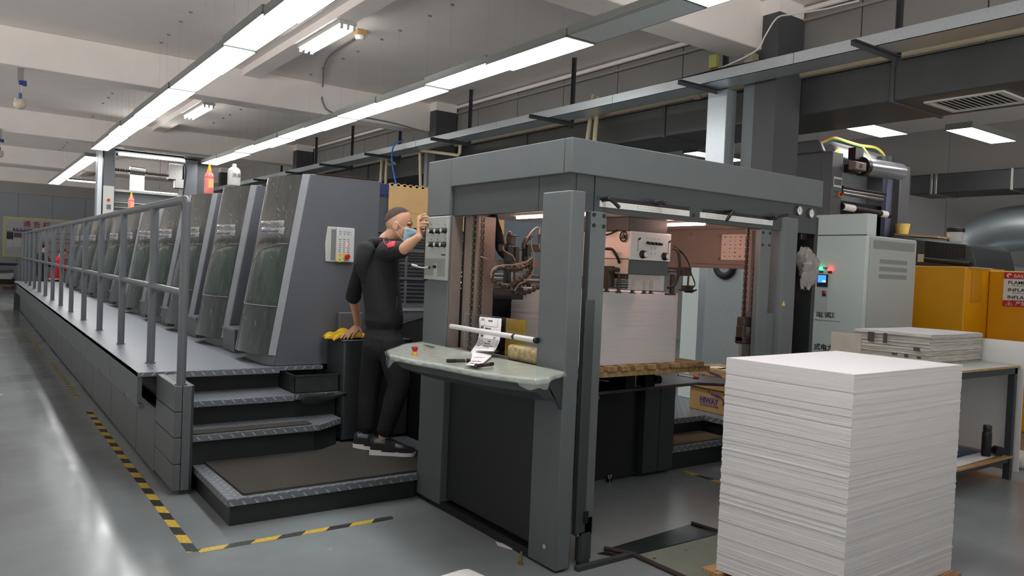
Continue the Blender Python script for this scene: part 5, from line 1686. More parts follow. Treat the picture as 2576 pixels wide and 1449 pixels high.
tk = thing('job_ticket', (2.45, (ya + yb) / 2, 1.066), 'white printed job sheet hung over the clear pane and curling onto the shelf', 'paper')
rows = [[p + (q - p) * (k / 8) for k in range(9)] for p, q in trows]
MB().grid(rows).build('sheet', M_PAPER, tk, solid=0.0008, smooth=60)


def tpt(r, u, lift=0.0012):
    i = min(int(r), len(trows) - 2)
    f = r - i
    p = trows[i][0] * (1 - f) + trows[i + 1][0] * f
    q = trows[i][1] * (1 - f) + trows[i + 1][1] * f
    up = (trows[i][0] - trows[i + 1][0]).normalized()
    rt = (q - p).normalized()
    return p + (q - p) * u + rt.cross(up).normalized() * lift, rt, up


def tline(r0, u0, r1, u1, m):
    m.tube([tpt(r0, u0)[0], tpt((r0 + r1) / 2, (u0 + u1) / 2)[0], tpt(r1, u1)[0]], 0.0006, 4)


def tword(txt, r, u, size, width=None):
    p, rt, up = tpt(r, u)
    lettering(txt, p, rt, up, size, M_INK, tk, width=width)


mk = MB()
for (r0, u0, r1, u1) in ((3.7, 0.1, 3.7, 0.85), (2.3, 0.26, 3.7, 0.26), (2.3, 0.85, 3.7, 0.85)):
    tline(r0, u0, r1, u1, mk)
mk.build('ruled_line', M_INK, tk, smooth=0)
tword('工单', 2.95, 0.08, 0.017)
tword('10000张', 3.0, 0.42, 0.014)
tword('规格', 4.15, 0.08, 0.016)
tword('889x1194', 4.2, 0.30, 0.014)
tword('日期', 5.5, 0.08, 0.016)
tword('5.4', 5.6, 0.70, 0.018)
bxm = MB()
for (r0, u0, r1, u1) in ((5.75, 0.08, 5.75, 0.92), (7.55, 0.10, 7.55, 0.92), (5.75, 0.08, 7.55, 0.10), (5.75, 0.92, 7.55, 0.92)):
    tline(r0, u0, r1, u1, bxm)
tr_ = [tpt(r, u)[0] for r, u in ((6.75, 0.13), (6.4, 0.14), (6.0, 0.20), (6.3, 0.26), (6.75, 0.26), (6.8, 0.20), (7.0, 0.20))]
bxm.tube(tr_, 0.0012, 5)
bxm.build('certificate_frame', M_INK, tk, smooth=0)
tword('FSC', 7.25, 0.13, 0.012)
tword('MIX', 6.25, 0.52, 0.011)
tword('Paper from', 6.65, 0.36, 0.010, 0.06)
tword('responsible sources', 7.0, 0.36, 0.009, 0.10)
tword('FSC C019145', 7.35, 0.40, 0.008, 0.06)
hw_ = MB()
rnd = random.Random(8)
for r in range(3):
    P0_, P1_ = [trows[10 + r][k] * 0.6 + trows[11 + r][k] * 0.4 if r < 2 else trows[12][k] for k in (0, 1)]
    for k in range(4):
        b0 = P0_ + (P1_ - P0_) * (0.25 + 0.17 * k) + Vector((0, 0, 0.0016))
        P_ = [b0 + Vector((rnd.uniform(-0.012, 0.012), rnd.uniform(-0.010, 0.010), 0.0006)) for _ in range(4)]
        hw_.tube(P_, 0.0011, 4)
hw_.build('handwriting', M_INK, tk, smooth=0)


def marker(p0, p1, label, band=True):
    p0, p1 = Vector(p0), Vector(p1)
    d = (p1 - p0)
    t = thing('marker_pen', (p0 + p1) / 2 - Vector((0, 0, 0.01)), label, 'pen')
    MB().cyl(p0, p0 + d * 0.38, 0.0105, 14).build('cap', M_KNOB, t)
    MB().cyl(p0 + d * 0.38, p0 + d * 0.78, 0.010, 14).build('barrel', mat('marker barrel', (60, 50, 46), 0.35), t)
    if band:
        MB().cyl(p0 + d * 0.78, p0 + d * 0.81, 0.0103, 14).build('ring', M_ALU, t)
    MB().cyl(p0 + d * 0.81, p1, 0.0105, 14).build('end_cap', M_KNOB, t)


zz_ = ZD + 0.019
a, b = at(1124, 908, z=zz_), at(1182, 907, z=zz_)
marker((a.x, a.y, zz_), (b.x, b.y, zz_), 'fat black marker pen lying on the film covered shelf left of the job sheet')
a, b = at(1196, 921, z=zz_), at(1222, 915, z=zz_)
marker((a.x, a.y, zz_), (b.x + 0.03, b.y - 0.02, zz_), 'dark blue capped pen tucked under the curled job sheet', False)
# sponge
sp0, sp1 = at(1285, 900, x=2.585), at(1352, 912, x=2.585)
MB().box(2.535, 2.625, 3.275, 3.56, 1.057, 1.145).build('sponge', mat('worn sponge', (214, 196, 152), 0.95, var=0.2, scale=26, bump=1.0, bscale=120, rgb2=(176, 158, 114)), bevel=0.02, segs=3)
tag(bpy.data.objects['sponge'], 'worn cream sponge block on the ledge behind the shelf beside the front column', 'sponge')
m = MB().box(2.66, 2.665, 3.55, 3.75, 0.99, 1.28)
tag(m.build('yellow_card', mat('mustard card', (176, 138, 30), 0.7)), 'mustard yellow card standing behind the clear pane', 'card')
p = at(1046, 931, x=2.40)
tag(MB().lathe([(0.02, 0), (0.045, 0.002), (0.045, 0.03), (0.02, 0.032)], (2.45, 4.32, 1.06 - 0.132 - 0.034), n=20).build('tape_roll', mat('pale yellow tape', (222, 196, 130), 0.5)), 'roll of pale yellow tape stuck under the shelf', 'tape roll')

# yellow cloth on the pedestal
rows = []
rnd = random.Random(17)
c0, c1 = at(797, 842, z=0.972), at(868, 838, z=0.972)
NX, NY = 26, 14
for i in range(NX + 1):
    u = i / NX
    row = []
    for j in range(NY + 1):
        v = j / NY
        x = 2.33 + 0.32 * u + 0.012 * math.sin(9 * v)
        y = 5.60 + 0.26 * v + 0.015 * math.sin(7 * u)
        h = 0.030 * abs(math.sin(6.5 * u + 2.2 * math.sin(3 * v))) + 0.025 * math.sin(math.pi * u) * abs(math.sin(4 * v + 3 * u)) + 0.012 * math.exp(-((u - 0.45) / 0.2) ** 2)
        z = 0.972 + h * min(1, 8 * min(u, 1 - u, v, 1 - v) + 0.2)
        if x < 2.40:
            z -= 0.012 * (2.40 - x) / 0.07
        row.append((x, y, z))
    rows.append(row)
tag(MB().grid(rows).build('cleaning_cloth', mat('yellow cloth', (214, 178, 36), 0.85, var=0.14, scale=16, rgb2=(176, 140, 16)), solid=0.004, smooth=50), 'crumpled yellow cleaning cloth on the corner of the pedestal box', 'cloth')
# plastic bag hanging at the right end of the feeder
rows = []
rnd = random.Random(6)
for i in range(15):
    v = i / 14
    r = 0.095 * math.sin(math.pi * (0.12 + 0.8 * v)) * (1 + 0.15 * math.sin(8 * v))
    cx2, cz2 = 4.62 + 0.04 * math.sin(2.5 * v), 1.80 - 0.27 * v
    rows.append([(cx2 + (r + 0.014 * rnd.uniform(-1, 1) + 0.02 * math.sin(3 * a + 5 * v)) * math.cos(a), 3.045 + 0.6 * (r + 0.014 * rnd.uniform(-1, 1)) * math.sin(a), cz2 + 0.015 * rnd.uniform(-1, 1)) for a in [2 * math.pi * k / 22 for k in range(22)]])
tag(MB().grid(rows, closed=True).build('plastic_bag', mat('crumpled clear plastic', (176, 172, 164), 0.12, bump=0.9, bscale=26, coat=1.0, alpha=0.45), smooth=60), 'crumpled clear plastic bag hanging at the right end of the feeder', 'plastic bag')

# ================================================================ RIGHT SIDE: FAR STEPS, CARTONS
fs = thing('far_steps', (5.3, 4.6, 0), 'grey tread plate steps on the far side of the feeder', 'steps')
FSP = [(4.64, 4.49), (5.40, 4.49), (5.40, 3.4), (5.96, 3.4), (5.96, 9.0), (4.64, 9.0)]
m = MB().prism([(x, y, 0.335) for x, y in FSP], (0, 0, 0.006))
m.box(4.64, 5.40, 4.486, 4.49, 0.295, 0.341).box(5.396, 5.40, 3.4, 4.49, 0.295, 0.341)
m.build('upper_tread', M_TREAD, fs, smooth=0)
MB().box(4.66, 5.96, 4.53, 9.0, 0.0, 0.334).build('upper_riser', M_SHADE, fs, smooth=0)
MB().box(5.44, 5.96, 3.42, 4.53, 0.0, 0.334).build('side_riser', M_SHADE, fs, smooth=0)
m = MB().box(4.66, 5.38, 4.19, 4.53, 0.186, 0.192).box(4.66, 5.38, 4.186, 4.19, 0.145, 0.192)
m.build('lower_tread', M_TREAD, fs, smooth=0)
MB().box(4.67, 5.38, 4.21, 4.53, 0.0, 0.186).build('lower_riser', M_SHADE, fs, smooth=0)
tag(mat_sheet(lambda u, v: (4.67 + 0.70 * u, 4.215 + 0.29 * v, 0.193), 10, 5, 0.012, 'floor_mat', M_MATB), 'brown coarse mat on the low step right of the feeder', 'mat')


def carton(x0, x1, y0, y1, z0, z1, label):
    t = thing('carton', ((x0 + x1) / 2, (y0 + y1) / 2, z0), label, 'box', 'cartons behind the paper stack')
    MB().box(x0, x1, y0, y1, z0, z1).build('carton_body', M_CARD2, t, bevel=0.006)
    MB().box(x0 - 0.0015, x1 * 0.5 + x0 * 0.5, (y0 + y1) / 2 - 0.03, (y0 + y1) / 2 + 0.03, z1 - 0.06, z1 + 0.0015).build('tape_strip', mat('carton tape', (188, 152, 96), 0.3), t, smooth=0)
    V = mat('violet print', (84, 62, 118), 0.7)
    h = z1 - z0
    yc = y1 - 0.155
    lettering('HIWAY', (x0 - 0.001, yc + 0.03, z0 + h * 0.36), (0, -1, 0), (0, 0, 1), 0.08, V, t, width=0.215, bold=0.004)
    m = MB()
    m.tube(spline([(x0 - 0.002, yc - 0.06, z0 + h * 0.90), (x0 - 0.002, yc - 0.10, z0 + h * 0.84), (x0 - 0.002, yc - 0.15, z0 + h * 0.80), (x0 - 0.002, yc - 0.21, z0 + h * 0.74), (x0 - 0.002, yc - 0.24, z0 + h * 0.58), (x0 - 0.002, yc - 0.235, z0 + h * 0.40)], 5), [0.004] * 6 + [0.009] * 10 + [0.006] * 10, 8)
    m.tube([(x0 - 0.002, yc - 0.11, z0 + h * 0.84), (x0 - 0.002, yc - 0.105, z0 + h * 0.76)], 0.004, 6).tube([(x0 - 0.002, yc - 0.17, z0 + h * 0.79), (x0 - 0.002, yc - 0.16, z0 + h * 0.70)], 0.004, 6)
    m.build('lizard_mark', V, t)
    lettering('TEL 0755-27447288', (x0 - 0.001, yc + 0.03, z0 + h * 0.24), (0, -1, 0), (0, 0, 1), 0.022, V, t, width=0.215)
    return t


carton(5.55, 5.95, 4.25, 4.80, 0.342, 0.555, 'lower kraft carton with violet lettering on the far steps')
cu2 = carton(5.53, 5.95, 4.22, 4.81, 0.557, 0.745, 'upper kraft carton with violet lettering and a white label on its top')
MB().box(5.60, 5.75, 4.45, 4.65, 0.745, 0.7465).build('address_label', M_PAPER, cu2, smooth=0)
# cabinets seen through the feeder
pc = thing('pale_cabinet', (7.8, 6.2, 0), 'pale green cabinet seen through the feeder behind the pile', 'cabinet')
MB().box(7.62, 8.4, 6.38, 6.80, 0, 2.3).build('cabinet_body', M_MINT, pc, bevel=0.01)
MB().box(7.60, 7.62, 6.30, 6.37, 0, 2.3).build('dark_frame', M_SHADE, pc, smooth=0)
gp = thing('galvanised_cabinet', (6.2, 4.9, 0), 'speckled galvanised cabinet with a round black fan seen through the feeder', 'cabinet')
MB().box(6.05, 6.42, 4.655, 5.10, 0, 1.95).build('cabinet_body', mat('speckled galvanised', (150, 158, 160), 0.4, 0.3, var=0.07, scale=40), gp, bevel=0.01)
p = at(1822, 672, x=6.03)
MB().tube(arc((6.04, p.y, p.z + 0.02), (0, 1, 0), (0, 0, 1), 0.105, 0, 360, 24)[:-1], 0.035, 10, closed=True).build('fan_ring', M_RUBBER, gp)
MB().cyl((6.05, p.y, p.z + 0.02), (6.03, p.y, p.z + 0.02), 0.075, 18).build('fan_grille', M_ALU, gp)
MB().box(7.2, 7.5, 5.55, 5.85, 0, 2.0).build('pale_cabinet', M_MINT, None, bevel=0.01)
tag(bpy.data.objects['pale_cabinet.001'] if 'pale_cabinet.001' in bpy.data.objects else bpy.data.objects['pale_cabinet'], 'narrow pale green cabinet right of the galvanised one behind the chains', 'cabinet')

# voltage stabiliser cabinet
sc_ = thing('power_cabinet', (8.1, 4.7, 0), 'tall pale green-white power cabinet with lit green and red lamps', 'cabinet')
MB().box(7.60, 7.78, 4.31, 5.2, 2.086, 2.31).build('upper_box', M_MINT, sc_, bevel=0.006)
MB().box(7.60, 8.62, 4.31, 5.2, 0.03, 2.085).build('cabinet_body', M_MINT, sc_, bevel=0.006)
MB().box(7.66, 8.612, 4.300, 4.309, 0.06, 2.07).build('side_panel', M_MINTSHADE, sc_, bevel=0.003)
MB().box(7.72, 8.56, 4.296, 4.3, 1.95, 2.04).build('vent', mat('vent grey', (138, 146, 144), 0.5), sc_, smooth=0)
for z0 in (1.80, 1.72, 1.64, 0.90, 0.82):
    MB().box(7.86, 8.42, 4.296, 4.3, z0, z0 + 0.045).build('vent', mat('vent grey', (138, 146, 144), 0.5), sc_, smooth=0)
fr = MB().box(7.596, 7.60, 4.72, 5.05, 1.25, 1.72)
fr.build('lamp_panel', mat('recess edge', (188, 196, 192), 0.4), sc_, smooth=0)
MB().box(7.59, 7.60, 4.70, 5.19, 1.72, 1.735).box(7.594, 7.6, 4.31, 5.19, 2.082, 2.09).build('panel_gap', M_SHADE, sc_, smooth=0)


def cab(px, py):
    p = at(px, py, x=7.59)
    return p


for px, py, c, e, nm in ((2066, 676, (40, 235, 140), 6.0, 'green_lamp'), (2088, 677, (255, 50, 50), 6.0, 'red_lamp'), (2073, 735, (196, 40, 36), 0, 'stop_button')):
    p = cab(px, py)
    MB().lathe([(0.019, 0), (0.019, 0.012), (0.015, 0.024), (0.004, 0.03)], (7.59, p.y, p.z), (-1, 0, 0), 18).build(nm, mat(nm.replace('_', ' '), c, 0.3, emit=e), sc_)
    MB().box(7.588, 7.594, p.y - 0.022, p.y + 0.022, p.z - 0.045, p.z - 0.02).build('name_tag', M_SHADE, sc_, smooth=0)
p = cab(2070, 705)
me = MB().box(7.575, 7.594, p.y - 0.06, p.y + 0.06, p.z - 0.07, p.z + 0.065).build('meter', M_BLACK, sc_, bevel=0.003)
MB().box(7.572, 7.576, p.y - 0.045, p.y + 0.05, p.z - 0.025, p.z + 0.055).build('screen', mat('blue screen', (46, 110, 255), 0.3, emit=2.2), me, smooth=0)
lettering('150', (7.5715, p.y - 0.0, p.z - 0.02), (0, -1, 0), (0, 0, 1), 0.03, mat('screen digits', (220, 235, 255), 0.4, emit=1.5), me)
p = cab(2056, 792)
lettering('電氣', (7.5985, p.y + 0.03, p.z - 0.02), (0, -1, 0), (0, 0, 1), 0.075, M_INK, sc_, width=0.19)
p = cab(2084, 793)
lettering('CE', (7.5985, p.y + 0.02, p.z - 0.02), (0, -1, 0), (0, 0, 1), 0.075, M_INK, sc_)
lettering('ZHEJIANG ELECTRIC CO LTD', (7.5985, cab(2056, 802).y + 0.04, cab(2056, 806).z), (0, -1, 0), (0, 0, 1), 0.016, M_INK, sc_, width=0.30)
p = cab(2052, 878)
lettering('式电力稳压器', (7.5985, p.y + 0.03, p.z), (0, -1, 0), (0, 0, 1), 0.075, M_INK, sc_, width=0.47, bold=0.0015)

# yellow enclosure
ye = thing('yellow_enclosure', (9.5, 4, 0), 'big yellow machine enclosure with a red and white flammable sign', 'machine')
MB().box(9.0, 10.0, 3.94, 5.2, 0, 1.812).build('left_section', M_YEL, ye, bevel=0.012)
MB().box(9.57, 10.0, 2.0, 3.935, 0, 1.79).build('right_section', M_YEL, ye, bevel=0.012)
MB().box(9.05, 9.56, 3.90, 3.938, 1.805, 1.815).build('white_rim', M_LTGREY, ye, smooth=0)
MB().box(9.15, 9.4, 3.934, 3.939, 1.42, 1.78).build('clear_label', mat('faded label', (200, 140, 16), 0.2), ye, smooth=0)
s0, s1 = at(2527, 685, x=9.565), at(2521, 770, x=9.565)
SY, SZ0, SZ1 = s0.y, s1.z, s0.z
RR = mat('sign red', (190, 34, 40), 0.5)
sg = MB().box(9.560, 9.568, SY - 0.62, SY, SZ0, SZ1).build('warning_sign', M_WHITE, ye, smooth=0)
hh = SZ1 - SZ0
MB().box(9.5585, 9.56, SY - 0.62, SY, SZ1 - hh * 0.19, SZ1).box(9.5585, 9.56, SY - 0.62, SY, SZ0, SZ0 + hh * 0.18).build('red_band', RR, sg, smooth=0)
m = MB()
m.tube(arc((9.557, SY - 0.055, SZ1 - hh * 0.095), (0, -1, 0), (0, 0, 1), 0.018, 20, 250, 10), 0.008, 8)
m.build('swirl_mark', M_WHITE, sg)
lettering('BAILIG', (9.5575, SY - 0.10, SZ1 - hh * 0.15), (0, -1, 0), (0, 0, 1), 0.055, M_WHITE, sg)
for k, (wd1, sm) in enumerate((('FLAMMABLE', 'KEEP FIRE AWAY'), ('INFLAMABLE', 'MANTENGA ALEJADO'), ('INFLAMMABLE', 'PRODUITS INFLAMMABLES'))):
    z = SZ1 - hh * (0.34 + 0.215 * k)
    lettering(wd1, (9.5585, SY - 0.045, z), (0, -1, 0), (0, 0, 1), 0.052, M_INK, sg, width=[0.33, 0.36, 0.40][k], bold=0.0008)
    lettering(sm, (9.5585, SY - 0.09, z - 0.022), (0, -1, 0), (0, 0, 1), 0.016, M_INK, sg)
lettering('严禁烟火', (9.5575, SY - 0.13, SZ0 + hh * 0.045), (0, -1, 0), (0, 0, 1), 0.055, M_WHITE, sg)
MB().tube([(9.557, SY - 0.03, SZ0 + 0.016), (9.557, SY - 0.105, SZ0 + 0.016), (9.557, SY - 0.067, SZ0 + hh * 0.155)], 0.004, 6, closed=True).cyl((9.557, SY - 0.067, SZ0 + 0.022), (9.557, SY - 0.067, SZ0 + 0.04), 0.008, 8).build('flame_triangle', M_WHITE, sg)

# table with stacks
tbl = thing('work_table', (6.6, 3.1, 0), 'white topped work table with dark legs behind the tall paper stack', 'table')
M_LEG = mat('dark slate tube', (58, 64, 68), 0.5)
MB().box(6.0, 7.16, 2.665, 3.66, 0.935, 0.955).build('table_top', mat('off white laminate', (208, 210, 206), 0.35, var=0.03, scale=4), tbl, bevel=0.003)
MB().box(6.02, 7.14, 2.66, 2.665, 0.937, 0.953).build('edge_strip', M_WOODB, tbl, smooth=0)
MB().box(6.03, 7.12, 2.67, 2.71, 0.885, 0.934).build('rail', M_LEG, tbl, smooth=0)
MB().box(6.03, 7.12, 3.6, 3.64, 0.885, 0.934).build('rail', M_LEG, tbl, smooth=0)
for xx, yy in ((6.02, 2.67), (7.075, 2.67), (6.02, 3.6), (7.075, 3.6)):
    MB().box(xx, xx + 0.05, yy, yy + 0.05, 0, 0.934).build('leg', M_LEG, tbl, smooth=0)
MB().box(7.165, 7.18, 2.64, 3.66, 0.06, 1.15).build('end_board', M_WHITE, tbl, smooth=0)
m = MB().box(5.982, 5.998, 3.40, 3.66, 0.5, 1.16)
m.build('end_board', mat('cream board', (196, 188, 172), 0.6, var=0.1, scale=7), tbl, smooth=0)
MB().box(6.05, 7.07, 3.61, 3.63, 0.2, 0.885).build('back_board', M_WHITE, tbl, smooth=0)
MB().box(6.0, 7.12, 2.66, 3.6, 0.185, 0.20).build('shelf', M_WOODB, tbl, smooth=0)
MB().box(6.03, 7.07, 2.68, 2.71, 0.145, 0.184).build('shelf_rail', M_LEG, tbl, smooth=0)
paper_stack([(6.16, 3.56), (6.18, 2.94), (7.14, 2.965), (7.12, 3.58)], 0.956, 1.195, 'printed_stack', M_PRINT, 'stack of printed sheets on the work table behind the tall paper stack', 'stack of paper', tmin=0.002, tmax=0.010, jit=0.005, wave=0.007, seed=12, topmat=M_STACKT, ns=14)
pk = bpy.data.objects['printed_stack']
M_BAR = mat('printed colour bar', (74, 72, 74), 0.8)
for (y_, w_, z0_, z1_) in ((3.43, 0.05, 1.10, 1.18), (3.30, 0.03, 1.10, 1.18), (3.12, 0.03, 1.0, 1.03), (3.05, 0.05, 1.06, 1.09), (3.22, 0.04, 1.01, 1.03), (3.02, 0.03, 1.0, 1.02)):
    MB().box(6.147, 6.152, y_ - w_, y_, z0_, z1_).build('printed_bar', M_BAR, pk, smooth=0)
rows = [[(6.05 + 0.95 * i / 10, 2.70 + 0.85 * j / 8, 0.2015 + 0.0025 + (0.02 * max(0, (0.25 - j / 8)) * 4) * max(0, i / 10 - 0.3)) for j in range(9)] for i in range(11)]
tag(MB().grid(rows).build('white_sheet', M_PAPER, solid=0.002), 'white sheet with a raised edge on the table shelf under the blue sheet', 'paper')
rows = [[(6.10 + 0.90 * i / 10, 2.84 + 0.70 * j / 8, 0.2125 + 0.002 * math.sin(i)) for j in range(9)] for i in range(11)]
tag(MB().grid(rows).build('blue_sheet', mat('dark blue print', (24, 62, 104), 0.35, var=0.08, scale=3), solid=0.002), 'dark blue printed sheet lying on the table shelf', 'paper')
p = at(2480, 1146, z=0.217)
fl = thing('vacuum_flask', (p.x, p.y, 0.216), 'black vacuum flask standing on the table shelf', 'flask')
MB().lathe([(0.034, 0), (0.036, 0.01), (0.036, 0.19), (0.03, 0.20)], (p.x, p.y, 0.216), n=20).build('flask_body', M_KNOB, fl)
MB().lathe([(0.031, 0), (0.031, 0.012), (0.032, 0.02), (0.032, 0.05), (0.028, 0.056)], (p.x, p.y, 0.412), n=20).build('flask_cap', mat('dark steel cap', (70, 70, 70), 0.25, 0.8), fl)
p = at(2516, 1148, z=0.22)
tag(MB().cyl((p.x, p.y, 0.216 + 0.042), (p.x + 0.02, p.y + 0.05, 0.216 + 0.042), 0.04, 20).build('round_lid', M_KNOB), 'round black lid leaning on the table shelf beside the flask', 'lid')
p = at(2560, 1170, z=0.0)
cl_ = at(2562, 1180, z=0.0)
tag(MB().box(7.6, 8.0, 2.75, 3.1, 0.0, 0.10).build('white_bundle', M_WHITE, bevel=0.03), 'pale bundle on the floor right of the work table', 'bundle')
p = at(2570, 910, x=9.0)
tag(MB().prism([(8.96, p.y - 0.3, p.z - 0.1), (8.96, p.y + 0.06, p.z - 0.1), (8.96, p.y + 0.06, p.z + 0.2), (8.96, p.y - 0.3, p.z + 0.2)], (0.03, 0, 0)).build('red_plate', RR, smooth=0), 'red plate at the right picture edge beside the table', 'plate')

# black press behind the yellow enclosure
BX = 10.05
bp_ = thing('black_machine', (10.6, 4.8, 0), 'black rounded machine with a grid window behind the yellow enclosure', 'machine')
m = MB().prism([(BX, 4.29, 0), (BX, 4.29, 1.85), (BX, 4.36, 2.09), (BX, 4.42, 2.13), (BX, 4.7, 2.165), (BX, 5.38, 2.235), (BX, 5.38, 0)], (1.15, 0, 0))
m.build('housing', M_GREYD, bp_, bevel=0.03)
a, b = at(2328, 606, x=BX - 0.01), at(2425, 650, x=BX - 0.01)
m = MB().prism([(BX - 0.012, a.y, a.z), (BX - 0.012, b.y, a.z - 0.055), (BX - 0.012, b.y, b.z), (BX - 0.012, a.y, b.z)], (0.011, 0, 0))
wi = m.build('grid_window', M_BLACK, bp_, smooth=0)
m = MB()
for k in range(1, 11):
    yy = b.y + (a.y - b.y) * k / 11
    m.box(BX - 0.017, BX - 0.012, yy - 0.0025, yy + 0.0025, b.z, a.z - 0.055 * (1 - k / 11))
for k in range(1, 5):
    zz3 = b.z + (a.z - 0.06 - b.z) * k / 5
    m.box(BX - 0.017, BX - 0.012, b.y, a.y, zz3 - 0.0025, zz3 + 0.0025)
m.build('grid', M_SHADE, wi, smooth=0)
p = at(2316, 649, x=BX - 0.01)
MB().box(BX - 0.008, BX - 0.001, p.y - 0.04, p.y + 0.04, p.z - 0.05, p.z + 0.05).build('white_label', M_LTGREY, bp_, smooth=0)
a, b = at(2325, 652, x=BX - 0.05), at(2440, 664, x=BX - 0.05)
MB().cyl((BX - 0.035, a.y, a.z), (BX - 0.035, b.y, b.z), 0.03, 14).build('front_roller', M_RUBBER, bp_)
a, b = at(2200, 583, x=10.3), at(2308, 588, x=10.3)
m = MB().prism([(10.12, 4.80, 2.204), (10.62, 4.80, 2.204), (10.62, 5.36, 2.243), (10.12, 5.36, 2.243)], (0, 0, 0.025))
tag(m.build('plywood_sheet', M_WOODB, smooth=0), 'pale plywood sheet lying on the black machine under the yellow tub', 'board')
p = at(2270, 578, x=10.35)
tag(MB().lathe([(0.075, 0), (0.095, 0.145), (0.088, 0.145), (0.065, 0.02)], (10.35, p.y, 2.196 + (p.y - 4.72) / 0.64 * 0.047 + 0.022), n=22).build('paper_cup', mat('yellow paper tub', (222, 196, 110), 0.5, var=0.15, scale=6)), 'yellow paper tub standing on the plywood sheet', 'tub')
p = at(2403, 596, x=10.5)
pt = thing('ink_pail', (10.5, p.y, 2.12), 'small black pail with a white label on the black machine', 'pail')
pz = 2.168
MB().lathe([(0.09, 0), (0.10, 0.13)], (10.5, p.y, pz), n=22).build('pail_body', M_LTGREY, pt)
MB().lathe([(0.102, 0.13), (0.108, 0.14), (0.108, 0.18), (0.09, 0.19)], (10.5, p.y, pz), n=22).build('pail_lid', M_BLACK, pt)
# silver ducting in the far corner
sl = thing('silver_hood', (12.8, 5, 1.7), 'silver metal duct elbow and sloping trunk at far right', 'duct')
a = at(2440, 612, x=12.6)
P_ = [Vector((12.6, 5.55, 1.72)), Vector((12.6, 5.5, 2.0)), Vector((12.6, 5.35, 2.28)), Vector((12.6, 5.05, 2.45)), Vector((12.6, 4.6, 2.50)), Vector((12.6, 3.4, 2.50))]
MB().tube(spline(P_, 6), 0.34, 24).build('elbow', M_GALV, sl)
MB().prism([(12.2, 5.6, 1.95), (12.2, 5.6, 1.55), (12.2, 3.2, 1.55), (12.2, 3.2, 1.62), (12.2, 4.5, 1.85), (12.2, 5.2, 2.02)], (0.8, 0, 0)).build('trunk', M_GALV, sl, smooth=0)
MB().box(12.15, 13.1, 3.0, 6.0, 0.0, 1.54).build('stand', M_UNIT, sl, smooth=0)
m = MB().tube([at(2455, 662, x=11.9), at(2526, 667, x=11.9), at(2529, 682, x=11.9), Vector((11.9, at(2529, 682, x=11.9).y, 0.0))], 0.03, 10)
tag(m.build('grey_pipe', M_RAIL), 'grey pipe with an elbow above the yellow enclosure', 'pipe')

# laminator
la = thing('film_laminator', (9.6, 5.8, 0), 'tall dark laminating machine with a silver film roll behind the power cabinet', 'laminating machine')
LY = 5.45
M_LAM = mat('laminator grey', (84, 84, 86), 0.45, var=0.04, scale=4)


def L(px, py, dy=0.0):
    return at(px, py, y=LY + dy)


a, b, c = L(2095, 379), L(2123, 384), L(2263, 415)
LX0, LX1, LZ = a.x, b.x, a.z
MB().box(LX0, LX1, LY, LY + 0.85, 0.0, LZ).build('left_tower', M_LAM, la, bevel=0.012)
MB().box(LX0 - 0.004, LX0, LY + 0.14, LY + 0.78, 2.35, LZ - 0.12).build('side_door', M_LAM, la, bevel=0.003)
MB().box(c.x, L(2288, 420).x, LY - 0.02, LY + 0.8, 0.0, c.z).build('right_tower', M_LAM, la, bevel=0.012)
MB().box(L(2228, 460, 0.1).x, c.x, LY + 0.08, LY + 0.14, L(2245, 640).z, L(2245, 447).z).build('blue_side_plate', mat('slate blue plate', (92, 96, 118), 0.5), la, smooth=0)
MB().box(LX1, c.x, LY + 0.45, LY + 0.5, 2.3, 3.1).build('back_plate', M_COLG, la, smooth=0)
MB().box(LX1, c.x, LY + 0.2, LY + 0.7, 0.0, L(2170, 505).z).build('lower_body', M_BLACK, la, smooth=0)
m = MB().prism([(LX0 + 0.01, LY + 0.14, LZ), (LX0 + 0.01, LY + 0.8, LZ), (LX0 + 0.01, LY + 0.72, LZ + 0.17), (LX0 + 0.01, LY + 0.22, LZ + 0.17)], (0.10, 0, 0))
m.build('left_hood', M_LAM, la, bevel=0.03)
p, q = L(2100, 354, 0.3), L(2226, 400, 0.3)
m = MB().prism([(p.x, LY + 0.16, LZ - 0.02), (p.x, LY + 0.75, LZ - 0.02), (p.x, LY + 0.7, p.z), (p.x, LY + 0.32, p.z)], (q.x - p.x, 0, -0.02))
m.build('roll_hood', mat('lilac grey hood', (158, 156, 162), 0.35, 0.1), la, bevel=0.04)
p, q = L(2171, 419, -0.05), L(2262, 433, -0.05)
MB().cyl(p, q, 0.115, 28).build('film_roll', mat('silver film', (196, 198, 204), 0.2, 0.85, var=0.08, scale=18), la)
d = (q - p).normalized()
MB().cyl(p - d * 0.05, p + d * 0.03, 0.12, 24).build('roll_flange', M_BLACK, la)
a, b = L(2142, 406, -0.14), L(2168, 432, -0.14)
br_ = MB().box(a.x, b.x, LY - 0.2, LY - 0.1, b.z, a.z).build('roll_brake', mat('bronze block', (120, 100, 86), 0.45, 0.3), la, bevel=0.01)
MB().cyl(((a.x + b.x) / 2, LY - 0.19, (a.z + b.z) / 2), ((a.x + b.x) / 2, LY - 0.205, (a.z + b.z) / 2), 0.03, 14).build('bore', M_BLACK, br_)
a, b = L(2123, 414), L(2143, 438)
MB().box(a.x, b.x, LY - 0.12, LY, b.z, a.z).build('roll_arm', M_BLACK, la, smooth=0)
a, b = L(2144, 371), L(2162, 405)
MB().box(a.x, b.x, LY - 0.05, LY + 0.05, b.z, a.z).build('roll_post', M_BLACK, la, smooth=0)
for (pa, pb, r, mt_) in (((2119, 478), (2222, 494), 0.016, M_STEEL), ((2119, 486), (2220, 503), 0.022, M_STEEL), ((2119, 470), (2228, 488), 0.018, M_BLACK), ((2116, 519), (2237, 541), 0.042, M_RUBBER)):
    MB().cyl(L(*pa), L(*pb), r, 18).build('roller', mt_, la)
a, b = L(2116, 519), L(2237, 541)
